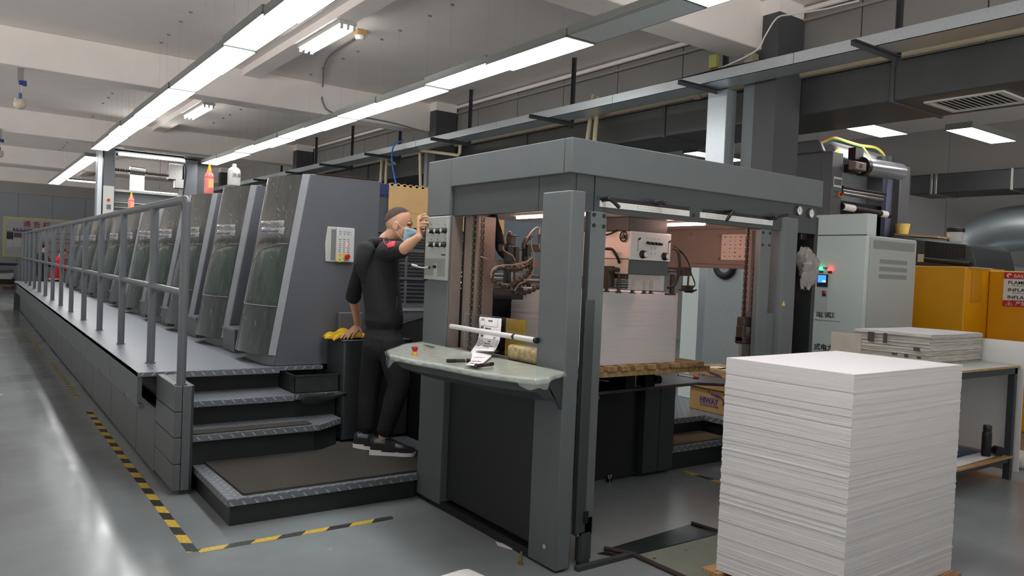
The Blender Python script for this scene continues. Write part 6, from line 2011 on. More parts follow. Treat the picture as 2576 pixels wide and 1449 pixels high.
for f0, f1 in ((0.02, 0.24), (0.80, 0.93)):
    MB().cyl(a + (b - a) * f0, a + (b - a) * f1, 0.045, 18).build('white_sleeve', M_WHITE, la)
p = L(2108, 377, 0.05)
MB().ball((p.x, LY + 0.05, LZ + 0.012), 0.035, 14, 8).build('signal_lamp', mat('lit amber lamp', (255, 150, 60), 0.4, emit=3.0), la)
a, b = L(2096, 444), L(2115, 473)
pn_ = MB().box(a.x, b.x, LY - 0.012, LY - 0.001, b.z, a.z).build('touch_panel', M_LTGREY, la, smooth=0)
MB().box(a.x + 0.01, b.x - 0.01, LY - 0.014, LY - 0.012, b.z + 0.025, a.z - 0.025).build('screen', mat('dull screen', (86, 90, 100), 0.25), pn_, smooth=0)
p = L(2110, 489)
MB().cyl((p.x, LY, p.z), (p.x, LY - 0.02, p.z), 0.028, 18).build('button_collar', M_YELP, la)
MB().cyl((p.x, LY - 0.02, p.z), (p.x, LY - 0.05, p.z), 0.019, 18).build('emergency_button', M_RED, la)
for px in (2101, 2106):
    p = L(px, 481)
    MB().cyl((p.x, LY, p.z), (p.x, LY - 0.015, p.z), 0.010, 12).build('green_key', mat('green key', (30, 140, 90), 0.4), la)
a, b = L(2234, 391), L(2253, 416)
MB().cyl(((a.x + b.x) / 2, LY + 0.1, b.z), ((a.x + b.x) / 2, LY + 0.1, a.z), (b.x - a.x) / 2, 18).build('motor', M_BLACK, la)
for c_, off in (((232, 120, 64), 0), ((120, 176, 70), 2)):
    P_ = [L(2050, 366 + off, 0.3), L(2078, 353 + off, 0.25), L(2100, 346 + off, 0.2), L(2130, 355 + off, 0.2), L(2165, 365 + off, 0.2), L(2200, 370 + off, 0.2), L(2218, 382 + off, 0.16), L(2226, 398, 0.14), L(2216, 410, 0.12)]
    MB().tube(spline(P_, 6), 0.014, 8).build('cable', mat('cable %d' % c_[0], c_, 0.5), la)
    P_ = [L(2168, 366 + off, 0.2), L(2180, 382, 0.16), L(2190, 402, 0.1)]
    MB().tube(spline(P_, 5), 0.010, 6).build('cable', mat('cable %d' % c_[0], c_, 0.5), la)
m = MB().cyl((12.4, 7.47, 3.20), (14.42, 7.47, 3.68), 0.10, 14).ball((13.3, 7.47, 3.42), 0.16)
tag(m.build('insulated_pipe', mat('beige lagging', (150, 130, 106), 0.8)), 'beige lagged pipe with a knuckle behind the laminating machine', 'pipe')

# ================================================================ FAR END
tw = thing('overhead_frame', (3.1, 17.6, 2.27), 'tall dark frame with rollers and a lit tube standing on the far printing units', 'machine frame')
TY = 17.6
MB().box(2.25, 2.46, TY, TY + 0.5, 2.27, 3.67).build('left_tower', M_UNIT, tw, bevel=0.01)
MB().box(2.14, 2.225, TY - 0.02, TY + 0.3, 2.27, 3.66).build('bright_edge_plate', M_GALV, tw, bevel=0.005)
MB().box(3.80, 4.07, TY, TY + 0.5, 2.27, 3.63).build('right_tower', M_UNIT, tw, bevel=0.01)
MB().box(4.075, 4.32, TY + 0.1, TY + 0.6, 2.27, 3.66).build('right_cabinet', M_COLD, tw, bevel=0.01)
MB().box(2.46, 3.80, TY + 0.1, TY + 0.5, 3.62, 3.70).box(2.2, 4.3, TY + 0.1, TY + 0.5, 3.67, 3.72).build('top_beam', M_COLD, tw, smooth=0)
MB().box(2.25, 2.45, TY - 0.012, TY - 0.001, 2.28, 2.92).build('control_plate', M_LTGREY, tw, smooth=0)
eb = MB().cyl((2.35, TY - 0.012, 2.64), (2.35, TY - 0.02, 2.64), 0.035, 16).build('button_collar', M_YELP, tw)
MB().cyl((2.35, TY - 0.02, 2.635), (2.35, TY - 0.05, 2.635), 0.025, 16).build('emergency_button', M_RED, eb)
MB().box(2.32, 2.40, TY - 0.014, TY - 0.012, 2.44, 2.54).build('grey_sticker', M_UNIT, tw, smooth=0)
MB().cyl((2.52, TY + 0.02, 3.60), (3.80, TY + 0.02, 3.605), 0.028, 10).build('lit_tube', M_TUBE, tw)
m = MB().cyl((2.46, TY + 0.2, 3.29), (3.80, TY + 0.2, 3.26), 0.025, 12)
for k in range(26):
    m.lathe([(0.025, -0.012), (0.036, 0), (0.025, 0.012)], (2.5 + 0.05 * k, TY + 0.2, 3.289 - 0.001 * k), (1, 0, 0), 10)
m.build('spiked_shaft', M_BRASSY, tw)
MB().cyl((2.76, TY + 0.2, 3.31), (3.05, TY + 0.2, 3.30), 0.085, 20).build('foil_drum', M_STEEL, tw)
MB().box(2.76, 3.04, TY + 0.14, TY + 0.145, 2.86, 3.21).build('foil_sheet', mat('glowing foil', (240, 240, 242), 0.3, emit=0.6), tw, smooth=0)  # foil given a glow of its own, though it is no lamp
MB().box(2.46, 3.80, TY + 0.08, TY + 0.16, 2.83, 2.875).build('cross_bar', M_LTGREY, tw, smooth=0)
m = MB()
for z in (2.35, 2.42, 2.50, 2.60):
    m.cyl((2.46, TY + 0.12, z), (3.80, TY + 0.12, z), 0.022, 10)
m.build('roller', M_STEEL, tw)
MB().box(2.46, 3.80, TY + 0.25, TY + 0.3, 2.27, 2.80).build('back_plate', M_COLG, tw, smooth=0)
m = MB().box(3.5, 3.78, TY + 0.05, TY + 0.3, 3.18, 3.52).box(3.62, 3.8, TY + 0.0, TY + 0.2, 3.0, 3.2)
m.build('drive_unit', M_STEEL, tw, bevel=0.01)
m = MB().tube(spline([(3.78, TY - 0.01, 3.55), (3.83, TY - 0.02, 3.4), (3.81, TY - 0.02, 3.1), (3.77, TY - 0.02, 2.8)], 6), 0.012, 6)
m.build('hose', M_RUBBER, tw)
# tubes of light beyond the frame and at far left
for (x0, x1, yy, z, lb) in ((2.36, 3.12, 25.6, 3.60, 'thin lit tube lamp at the far end left of the tall frame'), (4.05, 5.0, 24.0, 3.32, 'lit lamp glimpsed through the tall frame')):
    t = thing('tube_lamp', ((x0 + x1) / 2, yy, z), lb, 'ceiling light')
    MB().box(x0, x1, yy, yy + 0.06, z + 0.02, z + 0.06).build('batten', M_LAMPB, t, smooth=0)
    MB().cyl((x0, yy + 0.03, z), (x1, yy + 0.03, z), 0.018 if x0 < 3 else 0.05, 10).build('tube', M_TUBE, t)
    MB().cyl(((x0 + x1) / 2, yy + 0.03, z + 0.05), ((x0 + x1) / 2, yy + 0.03, ZC), 0.006, 6).build('hanger', M_WIRE, t)

# notice board
b0, b1 = at(9, 544, y=36.58), at(186, 556, y=36.58)
c0 = at(8, 645, y=36.58)
NB = thing('notice_board', ((b0.x + b1.x) / 2, 36.58, c0.z), 'big notice board with a yellow frame on the far wall', 'notice board')
x0, x1, z0, z1 = b0.x, b1.x, c0.z, b0.z
MB().box(x0, x1, 36.575, 36.6, z0, z1).build('board', mat('board grey', (186, 190, 196), 0.6), NB, smooth=0)
m = MB()
for d, w in ((0, 0.05), (0.085, 0.018)):
    m.box(x0 + d, x1 - d, 36.57, 36.575, z1 - d - w, z1 - d).box(x0 + d, x1 - d, 36.57, 36.575, z0 + d, z0 + d + w)
    m.box(x0 + d, x0 + d + w, 36.57, 36.575, z0 + d + w, z1 - d - w).box(x1 - d - w, x1 - d, 36.57, 36.575, z0 + d + w, z1 - d - w)
m.build('yellow_frame', mat('board yellow', (222, 214, 128), 0.6), NB, smooth=0)
MR = mat('board red', (176, 32, 62), 0.6)
for k, ch in enumerate('通告栏'):
    p = at(58 + 25 * k, 569 + 1.5 * k, y=36.57)
    lettering(ch, (p.x, 36.569, p.z), (1, 0, 0), (0, 0, 1), 0.26, MR, NB, bold=0.004)
m = MB()
for z in (0.30, 0.44):
    m.box(x0 + 0.11, x1 - 0.11, 36.571, 36.575, z1 - z * (z1 - z0) / 1.0 - 0.01 - 0.1, z1 - z * (z1 - z0) - 0.09)
xm = x0 + (x1 - x0) * 0.5
m.box(xm, xm + 0.02, 36.571, 36.575, z0 + 0.25, z1 - 0.5).box(xm, x1 - 0.11, 36.571, 36.575, z0 + 0.62, z0 + 0.64).box(xm, x1 - 0.11, 36.571, 36.575, z0 + 0.25, z0 + 0.27)
m.build('red_line', MR, NB, smooth=0)
p, q = at(33, 573, y=36.57), at(80, 583, y=36.57)
bn = MB().box(p.x, q.x, 36.566, 36.571, q.z, p.z).build('blue_banner', mat('banner blue', (44, 46, 128), 0.6), NB, smooth=0)
lettering('质量事故栏', (p.x + 0.03, 36.565, q.z + 0.04), (1, 0, 0), (0, 0, 1), (p.z - q.z) * 0.9, M_WHITE, bn, width=(q.x - p.x) * 0.92)
for px0, py0, px1, py1, c in ((17, 583, 33, 602, (60, 60, 66)), (35, 585, 54, 597, (110, 96, 104)), (17, 603, 33, 622, (206, 208, 212)), (35, 600, 54, 622, (208, 210, 214)), (105, 583, 118, 602, (214, 216, 218)), (122, 583, 134, 602, (210, 212, 216))):
    p, q = at(px0, py0, y=36.57), at(px1, py1, y=36.57)
    MB().box(p.x, q.x, 36.566, 36.573, q.z, p.z).build('posted_sheet', mat('sheet %d' % c[0], c, 0.6), NB, smooth=0)
# far cabinet, pallet with waste
p0, p1 = at(45, 667, y=31.0), at(100, 667, y=31.0)
tag(MB().box(p0.x, p1.x + 0.6, 31.0, 32.0, 0, p0.z).build('grey_bin', mat('bin grey', (112, 116, 122), 0.5), bevel=0.02), 'big grey bin at the far end behind the end of the handrail', 'bin')
fpl = thing('pallet', (1.1, 35.2, 0), 'small wooden pallet with waste sheets at the far left wall', 'pallet')
for q in range(3):
    MB().box(0.55 + 0.48 * q, 0.68 + 0.48 * q, 34.6, 35.6, 0, 0.12).build('bearer', M_WOOD, fpl, smooth=0)
MB().box(0.5, 1.7, 34.55, 35.65, 0.12, 0.16).build('deck', M_WOOD, fpl, smooth=0)
m = MB().box(0.5, 1.55, 34.6, 35.5, 0.161, 0.36)
tag(m.build('waste_stack', M_BLACK, smooth=0), 'dark waste stack on the far pallet at the left edge', 'waste')
m = MB().prism([(0.5, 34.6, 0.52), (1.50, 34.55, 0.60), (1.42, 34.55, 0.365), (0.6, 34.6, 0.365)], (0, 0.8, 0.1))
tag(m.build('white_waste', mat('grey white sheets', (190, 192, 198), 0.6), smooth=0), 'crumpled pale sheets on top of the far pallet', 'waste')
tag(MB().box(0.4, 1.62, 34.5, 35.72, 0.88, 0.96).build('dark_board', M_BLACK, smooth=0), 'black board lying level above the pale waste at the far left', 'board')
MB().box(0.5, 0.56, 35.66, 35.72, 0.0, 0.88).build('dark_board_post', M_BLACK, bpy.data.objects['dark_board'], smooth=0)


# ================================================================ PEOPLE
def remeshed(mb, name, material, parent, voxel=0.005, smooth=6, label=None):
    me = bpy.data.meshes.new('tmp')
    me.from_pydata([tuple(p) for p in mb.v], [], mb.f)
    bm = bmesh.new(); bm.from_mesh(me)
    bmesh.ops.recalc_face_normals(bm, faces=bm.faces)
    bm.to_mesh(me); bm.free()
    to = bpy.data.objects.new('tmp', me)
    COL.objects.link(to)
    r = to.modifiers.new('r', 'REMESH')
    r.mode = 'VOXEL'
    r.voxel_size = voxel
    r.use_smooth_shade = True
    s = to.modifiers.new('s', 'SMOOTH')
    s.factor = 0.5
    s.iterations = smooth
    dg = bpy.context.evaluated_depsgraph_get()
    ev = to.evaluated_get(dg)
    m2 = bpy.data.meshes.new_from_object(ev)
    vs = [tuple(v.co) for v in m2.vertices]
    fs = [list(p.vertices) for p in m2.polygons]
    bpy.data.objects.remove(to)
    bpy.data.meshes.remove(m2)
    o = MB().add(vs, fs).build(name, material, parent, smooth=180)
    return o


def limb(m, pts, n=14):
    """tapered limb through (point, radius) with round ends"""
    P = [Vector(p) for p, r in pts]
    R = [r for p, r in pts]
    Q, RR_ = [], []
    k = 5
    S = spline(P, k)
    for i in range(len(S)):
        t = i / k
        a = min(int(t), len(R) - 2)
        Q.append(S[i]); RR_.append(R[a] + (R[a + 1] - R[a]) * (t - a))
    m.tube(Q, RR_, n)
    m.ball(P[0], R[0], n, 8)
    m.ball(P[-1], R[-1], n, 8)
    return m


def loft(m, rings, n=24):
    """rings: (centre, forward vec, side vec) ellipse"""
    rows = []
    for c, f, s in rings:
        c, f, s = Vector(c), Vector(f), Vector(s)
        rows.append([c + f * math.cos(2 * math.pi * i / n) + s * math.sin(2 * math.pi * i / n) for i in range(n)])
    m.grid(rows, closed=True)
    o = len(m.v) - n
    m.add(rows[0], [list(range(n))[::-1]])
    m.add(rows[-1], [list(range(n))])
    return m


PU, PW = Vector((0.902, -0.432, 0)), Vector((0.432, 0.902, 0))
PB = Vector((2.42, 5.05, 0.18))


def hp(px, py, w=0.0):
    d = CAM_ROT @ Vector((px - 1288.0, -(py - 724.5), -FPX))
    t = ((PB - CAM_POS).dot(PW) + w) / d.dot(PW)
    return CAM_POS + d * t


M_SKIN = mat('skin', (206, 158, 128), 0.55, var=0.05, scale=20)
M_HOOD = mat('black sweatshirt', (34, 34, 37), 0.85, var=0.1, scale=40, bump=0.55, bscale=11)
M_PANT = mat('black trousers', (31, 31, 33), 0.85, var=0.1, scale=30, bump=0.6, bscale=9)
man = thing('person', (PB.x, PB.y, 0.18), 'person in black hooded sweatshirt and blue face mask leaning one hand on the feeder', 'person')
V = Vector
ang = math.radians(24)
TF = PU * math.cos(ang) + PW * math.sin(ang)      # where the chest faces
TS = PW * math.cos(ang) - PU * math.sin(ang)      # his left
pel, wai, che, uch, nek = hp(964, 850, 0.06), hp(966, 800, 0.08), hp(956, 705, 0.11), hp(957, 645, 0.12), hp(976, 604, 0.11)
Rs, Re, Rw = hp(980, 630, -0.05), hp(1013, 628, -0.31), hp(1054, 596, -0.415)
Ls, Le = hp(922, 640, 0.27), hp(889, 742, 0.42)
Lw = at(900, 817, y=5.635)
Rh, Rk, Ra = hp(984, 868, -0.03), hp(1003, 968, -0.03), hp(962, 1106, 0.03)
Lh, Lk, La = hp(946, 868, 0.14), hp(929, 985, 0.2), hp(920, 1094, 0.21)
# head frame
ha = math.radians(-12)
HF = (PU * math.cos(ha) + PW * math.sin(ha) + V((0, 0, -0.10))).normalized()
HL = (PW * math.cos(ha) - PU * math.sin(ha)).normalized()
HZ = HF.cross(HL).normalized()
if HZ.z < 0:
    HZ = -HZ
HC = hp(1004, 560, 0.06)


def H(f, l, z):
    return HC + HF * f + HL * l + HZ * z


def ell(m, c, f, l, z, n=20, k=14, A=None):
    A = A or (HF, HL, HZ)
    b = MB().ball((0, 0, 0), 1.0, n, k)
    m.add([c + A[0] * (p[0] * f) + A[1] * (p[1] * l) + A[2] * (p[2] * z) for p in b.v], b.f)


bm_ = MB()
ell(bm_, H(-0.006, 0, 0.012), 0.100, 0.078, 0.100)
ell(bm_, H(0.034, 0, -0.05), 0.066, 0.061, 0.080)
ell(bm_, H(0.055, 0, -0.112), 0.036, 0.036, 0.028)
ell(bm_, H(0.0, 0, -0.07), 0.062, 0.062, 0.055)
limb(bm_, [(H(0.094, 0, -0.022), 0.010), (H(0.106, 0, -0.045), 0.013), (H(0.108, 0, -0.058), 0.014)], 10)
for s in (-1, 1):
    ell(bm_, H(0.078, 0.032 * s, 0.004), 0.02, 0.024, 0.011, 12, 8)
    ell(bm_, H(0.068, 0.045 * s, -0.045), 0.026, 0.02, 0.022, 12, 8)
    ell(bm_, H(-0.006, 0.078 * s, -0.030), 0.020, 0.010, 0.033, 14, 10)
    ell(bm_, H(-0.001, 0.080 * s, -0.052), 0.010, 0.008, 0.012, 10, 8)
limb(bm_, [(H(-0.025, 0, -0.07), 0.056), ((H(-0.03, 0, -0.10) + nek) / 2, 0.058), (nek, 0.066), (uch + V((0, 0, 0.02)), 0.075)])
loft(bm_, [(uch + V((0, 0, 0.05)), TF * 0.07, TS * 0.12), (uch, TF * 0.09, TS * 0.17), (che, TF * 0.105, TS * 0.16), (wai, TF * 0.095, TS * 0.135), (pel, TF * 0.105, TS * 0.155), (pel + V((0, 0, -0.07)), TF * 0.08, TS * 0.11)])
limb(bm_, [(Rs, 0.052), ((Rs + Re) / 2, 0.047), (Re, 0.041), ((Re * 0.6 + Rw * 0.4), 0.040), ((Re + Rw * 3) / 4, 0.030), (Rw, 0.0265)])
limb(bm_, [(Ls, 0.052), ((Ls + Le) / 2, 0.046), (Le, 0.039), ((Le * 0.65 + Lw * 0.35), 0.038), ((Le + Lw * 3) / 4, 0.029), (Lw, 0.0255)])
for h_, k_, a_ in ((Rh, Rk, Ra), (Lh, Lk, La)):
    limb(bm_, [(h_, 0.085), ((h_ + k_) / 2, 0.07), (k_, 0.055), (k_ * 0.65 + a_ * 0.35, 0.054), (k_ * 0.2 + a_ * 0.8, 0.037), (a_, 0.034), (a_ + V((0, 0, -0.06)), 0.032)])
# right hand wrapped round the column edge
Rkn = [at(1054, 547, y=4.575), at(1056, 554, y=4.572), at(1056, 563, y=4.572), at(1055, 571, y=4.576)]
Rmd = [at(1063, 541, y=4.555), at(1066, 546, x=2.484), at(1067, 560, x=2.483), at(1063, 568, x=2.484)]
Rtp = [at(1072, 539, x=2.510), at(1077, 545, x=2.488), at(1078.5, 561, x=2.487), at(1073.5, 568, x=2.487)]
pm = (Rkn[1] + Rkn[2]) / 2
for i in range(4):
    limb(bm_, [(Rw, 0.020), ((Rw + Rkn[i]) / 2, 0.0165), (Rkn[i], 0.0125)], 10)
    limb(bm_, [(Rkn[i], 0.0105), (Rmd[i], 0.0090), (Rtp[i], 0.0070)], 10)
tb0 = Rw * 0.6 + Rkn[3] * 0.4
limb(bm_, [(tb0, 0.014), (tb0 + V((0.035, -0.004, 0.012)), 0.011), (tb0 + V((0.065, -0.010, 0.03)), 0.008)], 10)
# left hand on the pedestal
zt_ = 0.977
Ltp = [V((at(858, 851, y=5.60).x, 5.605, zt_)), V((at(865, 852, y=5.585).x, 5.585, zt_)), V((at(874, 852, y=5.575).x, 5.575, zt_)), V((at(885, 852, y=5.575).x, 5.58, zt_))]
Lkn = [at(880, 832, y=5.635), at(885, 833, y=5.62), at(891, 834, y=5.61), at(897, 835, y=5.605)]
for i in range(4):
    limb(bm_, [(Lw, 0.0195), ((Lw + Lkn[i]) / 2, 0.0165), (Lkn[i], 0.0125)], 10)
    md = (Lkn[i] + Ltp[i]) / 2 + V((0, 0, 0.008))
    limb(bm_, [(Lkn[i], 0.0108), (md, 0.0092), (Ltp[i], 0.0072)], 10)
tt = V((at(911, 851, y=5.59).x, 5.592, zt_))
limb(bm_, [(Lw * 0.75 + Lkn[3] * 0.25, 0.016), ((Lw + tt) / 2 + V((0.008, 0, 0)), 0.0125), (tt, 0.008)], 10)
remeshed(bm_, 'body', M_SKIN, man, voxel=0.004, smooth=5)

# sweatshirt: torso, sleeves pushed up, hood
sm = MB()
loft(sm, [(nek + V((0, 0, 0.012)), TF * 0.072, TS * 0.078), (nek + V((0, 0, -0.02)), TF * 0.088, TS * 0.11), (uch + V((0, 0, 0.045)), TF * 0.10, TS * 0.165), (uch, TF * 0.118, TS * 0.205), (uch * 0.5 + che * 0.5, TF * 0.128, TS * 0.200), (che, TF * 0.130, TS * 0.190), (che * 0.5 + wai * 0.5, TF * 0.128, TS * 0.182), (wai + V((0, 0, 0.03)), TF * 0.130, TS * 0.182), (wai + V((0, 0, -0.02)), TF * 0.133, TS * 0.180), (wai + V((0, 0, -0.055)), TF * 0.118, TS * 0.165)])
limb(sm, [(Rs + V((0, 0, -0.01)) - TF * 0.02, 0.078), (Rs * 0.6 + Re * 0.4, 0.068), (Rs * 0.25 + Re * 0.75, 0.062), (Rs * 0.07 + Re * 0.93, 0.058)])
limb(sm, [(Ls, 0.078), (Ls * 0.55 + Le * 0.45, 0.066), (Le, 0.058), (Le * 0.92 + Lw * 0.08, 0.054)])
for q, (s, rr) in enumerate(((0.0, 0.012), (0.05, 0.014), (0.1, 0.010))):
    c = Le * (1 - s) + Lw * s
    u_, w_, d_ = basis(Lw - Le)
    sm.tube([c + u_ * (0.05 * math.cos(a)) + w_ * (0.05 * math.sin(a)) for a in [2 * math.pi * i / 16 for i in range(16)]], rr, 8, closed=True)
# hood lying on the back
hb = uch * 0.75 + nek * 0.25
PC = []
for s in range(15):
    a = math.radians(-100 + 200 * s / 14)
    PC.append(nek + V((0, 0, -0.012 - 0.010 * math.cos(a))) - TF * (0.050 + 0.058 * math.cos(a)) + TS * (0.112 * math.sin(a)))
sm.tube(PC, [0.022 + 0.016 * math.sin(math.pi * i / 14) for i in range(15)], 12)
for q in range(9):
    f = q / 8
    ell(sm, uch - TF * (0.118 + 0.022 * math.sin(math.pi * f)) + V((0, 0, 0.045 - 0.20 * f)), 0.044 - 0.012 * f, 0.135 - 0.085 * f ** 1.3, 0.055, 20, 12, (TF, TS, V((0, 0, 1))))
hoodie = remeshed(sm, 'sweatshirt', M_HOOD, man, voxel=0.006, smooth=14)
# red shoulder flash and lines on the near sleeve
M_FLASH = mat('red print', (206, 58, 76), 0.7)


from mathutils.bvhtree import BVHTree


def onto(obj):
    o0 = WL[obj.name]
    tree = BVHTree.FromPolygons([v.co + o0 for v in obj.data.vertices], [tuple(p.vertices) for p in obj.data.polygons])

    def hit(px, py, lift=0.002):
        d = (CAM_ROT @ Vector((px - 1288.0, -(py - 724.5), -FPX))).normalized()
        q, nrm, i, t = tree.ray_cast(CAM_POS, d)
        if q is None:
            return None
        return q + (nrm if nrm.dot(d) < 0 else -nrm) * lift
    return hit


hh_ = onto(hoodie)
ql, qr = ((971.5, 616), (977, 624.5)), ((996, 606.5), (992, 621))
rows = []
for i in range(9):
    u = i / 8
    a0 = (ql[0][0] + (qr[0][0] - ql[0][0]) * u, ql[0][1] + (qr[0][1] - ql[0][1]) * u - 2.5 * math.sin(math.pi * u))
    a1 = (ql[1][0] + (qr[1][0] - ql[1][0]) * u, ql[1][1] + (qr[1][1] - ql[1][1]) * u)
    row = [hh_(a0[0] + (a1[0] - a0[0]) * v / 5, a0[1] + (a1[1] - a0[1]) * v / 5) for v in range(6)]
    if all(p is not None for p in row):
        rows.append(row)
if len(rows) > 2:
    MB().grid(rows).build('shoulder_flash', M_FLASH, hoodie, solid=0.002, smooth=60)
for pts_ in (((965.5, 602), (966.2, 608), (968.5, 612.5), (972, 616.5)), ((980, 602.5), (980, 606), (982, 609.5), (984, 611))):
    P_ = [hh_(*p) for p in pts_]
    P_ = [p for p in P_ if p is not None]
    if len(P_) > 1:
        MB().tube(spline(P_, 4), 0.0036, 6).build('red_line', M_FLASH, hoodie)
P_ = [p for p in (hh_(999, 744), hh_(998.5, 752), hh_(998, 760), hh_(997, 775)) if p is not None]
if len(P_) > 1:
    MB().tube(P_, 0.0018, 6).build('pocket_zip', M_UNIT, hoodie)
rows = [(wai + V((0, 0, -0.030)), TF * 0.136, TS * 0.182), (wai + V((0, 0, -0.045)), TF * 0.128, TS * 0.174), (wai + V((0, 0, -0.075)), TF * 0.120, TS * 0.168), (wai + V((0, 0, -0.08)), TF * 0.112, TS * 0.16)]
m = MB(); loft(m, rows); m.build('waist_band', M_HOOD, hoodie, smooth=60)

# trousers
pm_ = MB()
loft(pm_, [(wai + V((0, 0, -0.03)), TF * 0.112, TS * 0.160), (wai + V((0, 0, -0.09)), TF * 0.124, TS * 0.172), (pel, TF * 0.132, TS * 0.176), (pel + V((0, 0, -0.06)), TF * 0.122, TS * 0.165), (pel + V((0, 0, -0.13)), TF * 0.09, TS * 0.12)])
limb(pm_, [(Rh, 0.102), (Rh * 0.5 + Rk * 0.5, 0.094), (Rk, 0.082), (Rk * 0.7 + Ra * 0.3, 0.078), (Rk * 0.3 + Ra * 0.7, 0.064), (Rk * 0.16 + Ra * 0.84, 0.052)])
limb(pm_, [(Lh, 0.102), (Lh * 0.5 + Lk * 0.5, 0.092), (Lk, 0.080), (Lk * 0.7 + La * 0.3, 0.078), (Lk * 0.3 + La * 0.7, 0.066), (Lk * 0.16 + La * 0.84, 0.054)])
ell(pm_, pel - TF * 0.05 + V((0, 0, -0.05)), 0.085, 0.145, 0.12, 18, 12, (TF, TS, V((0, 0, 1))))
for k_, a_ in ((Rk, Ra), (Lk, La)):
    for t, rr in ((0.72, 0.058), (0.78, 0.055), (0.83, 0.052)):
        c = k_ * (1 - t) + a_ * t
        pm_.tube([c + V((math.cos(a) * rr, math.sin(a) * rr, 0.006 * math.sin(a * 2))) for a in [2 * math.pi * i / 18 for i in range(18)]], 0.010, 8, closed=True)
trs = remeshed(pm_, 'trousers', M_PANT, man, voxel=0.006, smooth=8)
ht_ = onto(trs)
P_ = [p for p in (ht_(991, 826), ht_(992, 838), ht_(999, 845), ht_(1009, 844), ht_(1014, 836), ht_(1015, 827)) if p is not None]
if len(P_) > 2:
    MB().tube(spline(P_, 4), 0.0022, 6).build('pocket_edge', M_HOOD, trs)

# hair: close cropped cap
hm = MB()
rows = []
for i in range(13):
    th = math.radians(2 + 100 * i / 12)
    row = []
    for j in range(33):
        ph = 2 * math.pi * j / 32
        cf = math.cos(ph)
        lim = math.radians(64 - 26 * max(0, cf) ** 0.7 + 46 * max(0, -cf)) * i / 12 + math.radians(1)
        row.append(H(-0.006 + 0.1025 * math.sin(lim) * cf, 0.0805 * math.sin(lim) * math.sin(ph), 0.012 + 0.1025 * math.cos(lim)))
    rows.append(row)
hm.grid(rows)
hm.build('hair', mat('cropped hair', (74, 64, 58), 0.9, var=0.3, scale=120), man, smooth=80)
m = MB()
for s in (-1, 1):
    m.tube(spline([H(0.064, 0.052 * s, 0.010), H(0.082, 0.038 * s, 0.016), H(0.093, 0.018 * s, 0.010)], 4), 0.0035, 6)
m.build('eyebrow', M_INK, man)
m = MB()
for s in (-1, 1):
    m.tube(spline([H(0.070, 0.048 * s, -0.010), H(0.084, 0.036 * s, -0.008), H(0.091, 0.022 * s, -0.012)], 4), 0.0030, 6)
m.build('eye', M_INK, man)
# mask
rows = []
for i in range(11):
    v = i / 10
    row = []
    for j in range(17):
        a = math.radians(-78 + 156 * j / 16)
        bul = 0.034 * math.exp(-((v - 0.25) / 0.25) ** 2) * math.exp(-(a / 0.45) ** 2)
        f = 0.034 + (0.080 - 0.016 * abs(v - 0.35)) * math.cos(a) ** 0.75 + bul + 0.0022 * math.sin(v * 19)
        l = (0.070 - 0.010 * v) * math.sin(a)
        row.append(H(f, l, -0.033 - 0.10 * v))
    rows.append(row)
mk_ = MB().grid(rows).build('face_mask', mat('pale blue mask', (168, 208, 228), 0.7, var=0.03, scale=30), man, solid=0.0015, smooth=60)
for s in (-1, 1):
    e = H(-0.022, 0.083 * s, -0.022)
    j = 0 if s < 0 else 16
    m = MB().tube(spline([rows[1][j], H(0.03, 0.080 * s, -0.025), H(-0.005, 0.086 * s, -0.004), H(-0.024, 0.084 * s, -0.02), H(-0.02, 0.080 * s, -0.05), H(0.02, 0.075 * s, -0.085), rows[9][j]], 5), 0.0016, 6)
    m.build('ear_loop', M_WHITE, mk_)


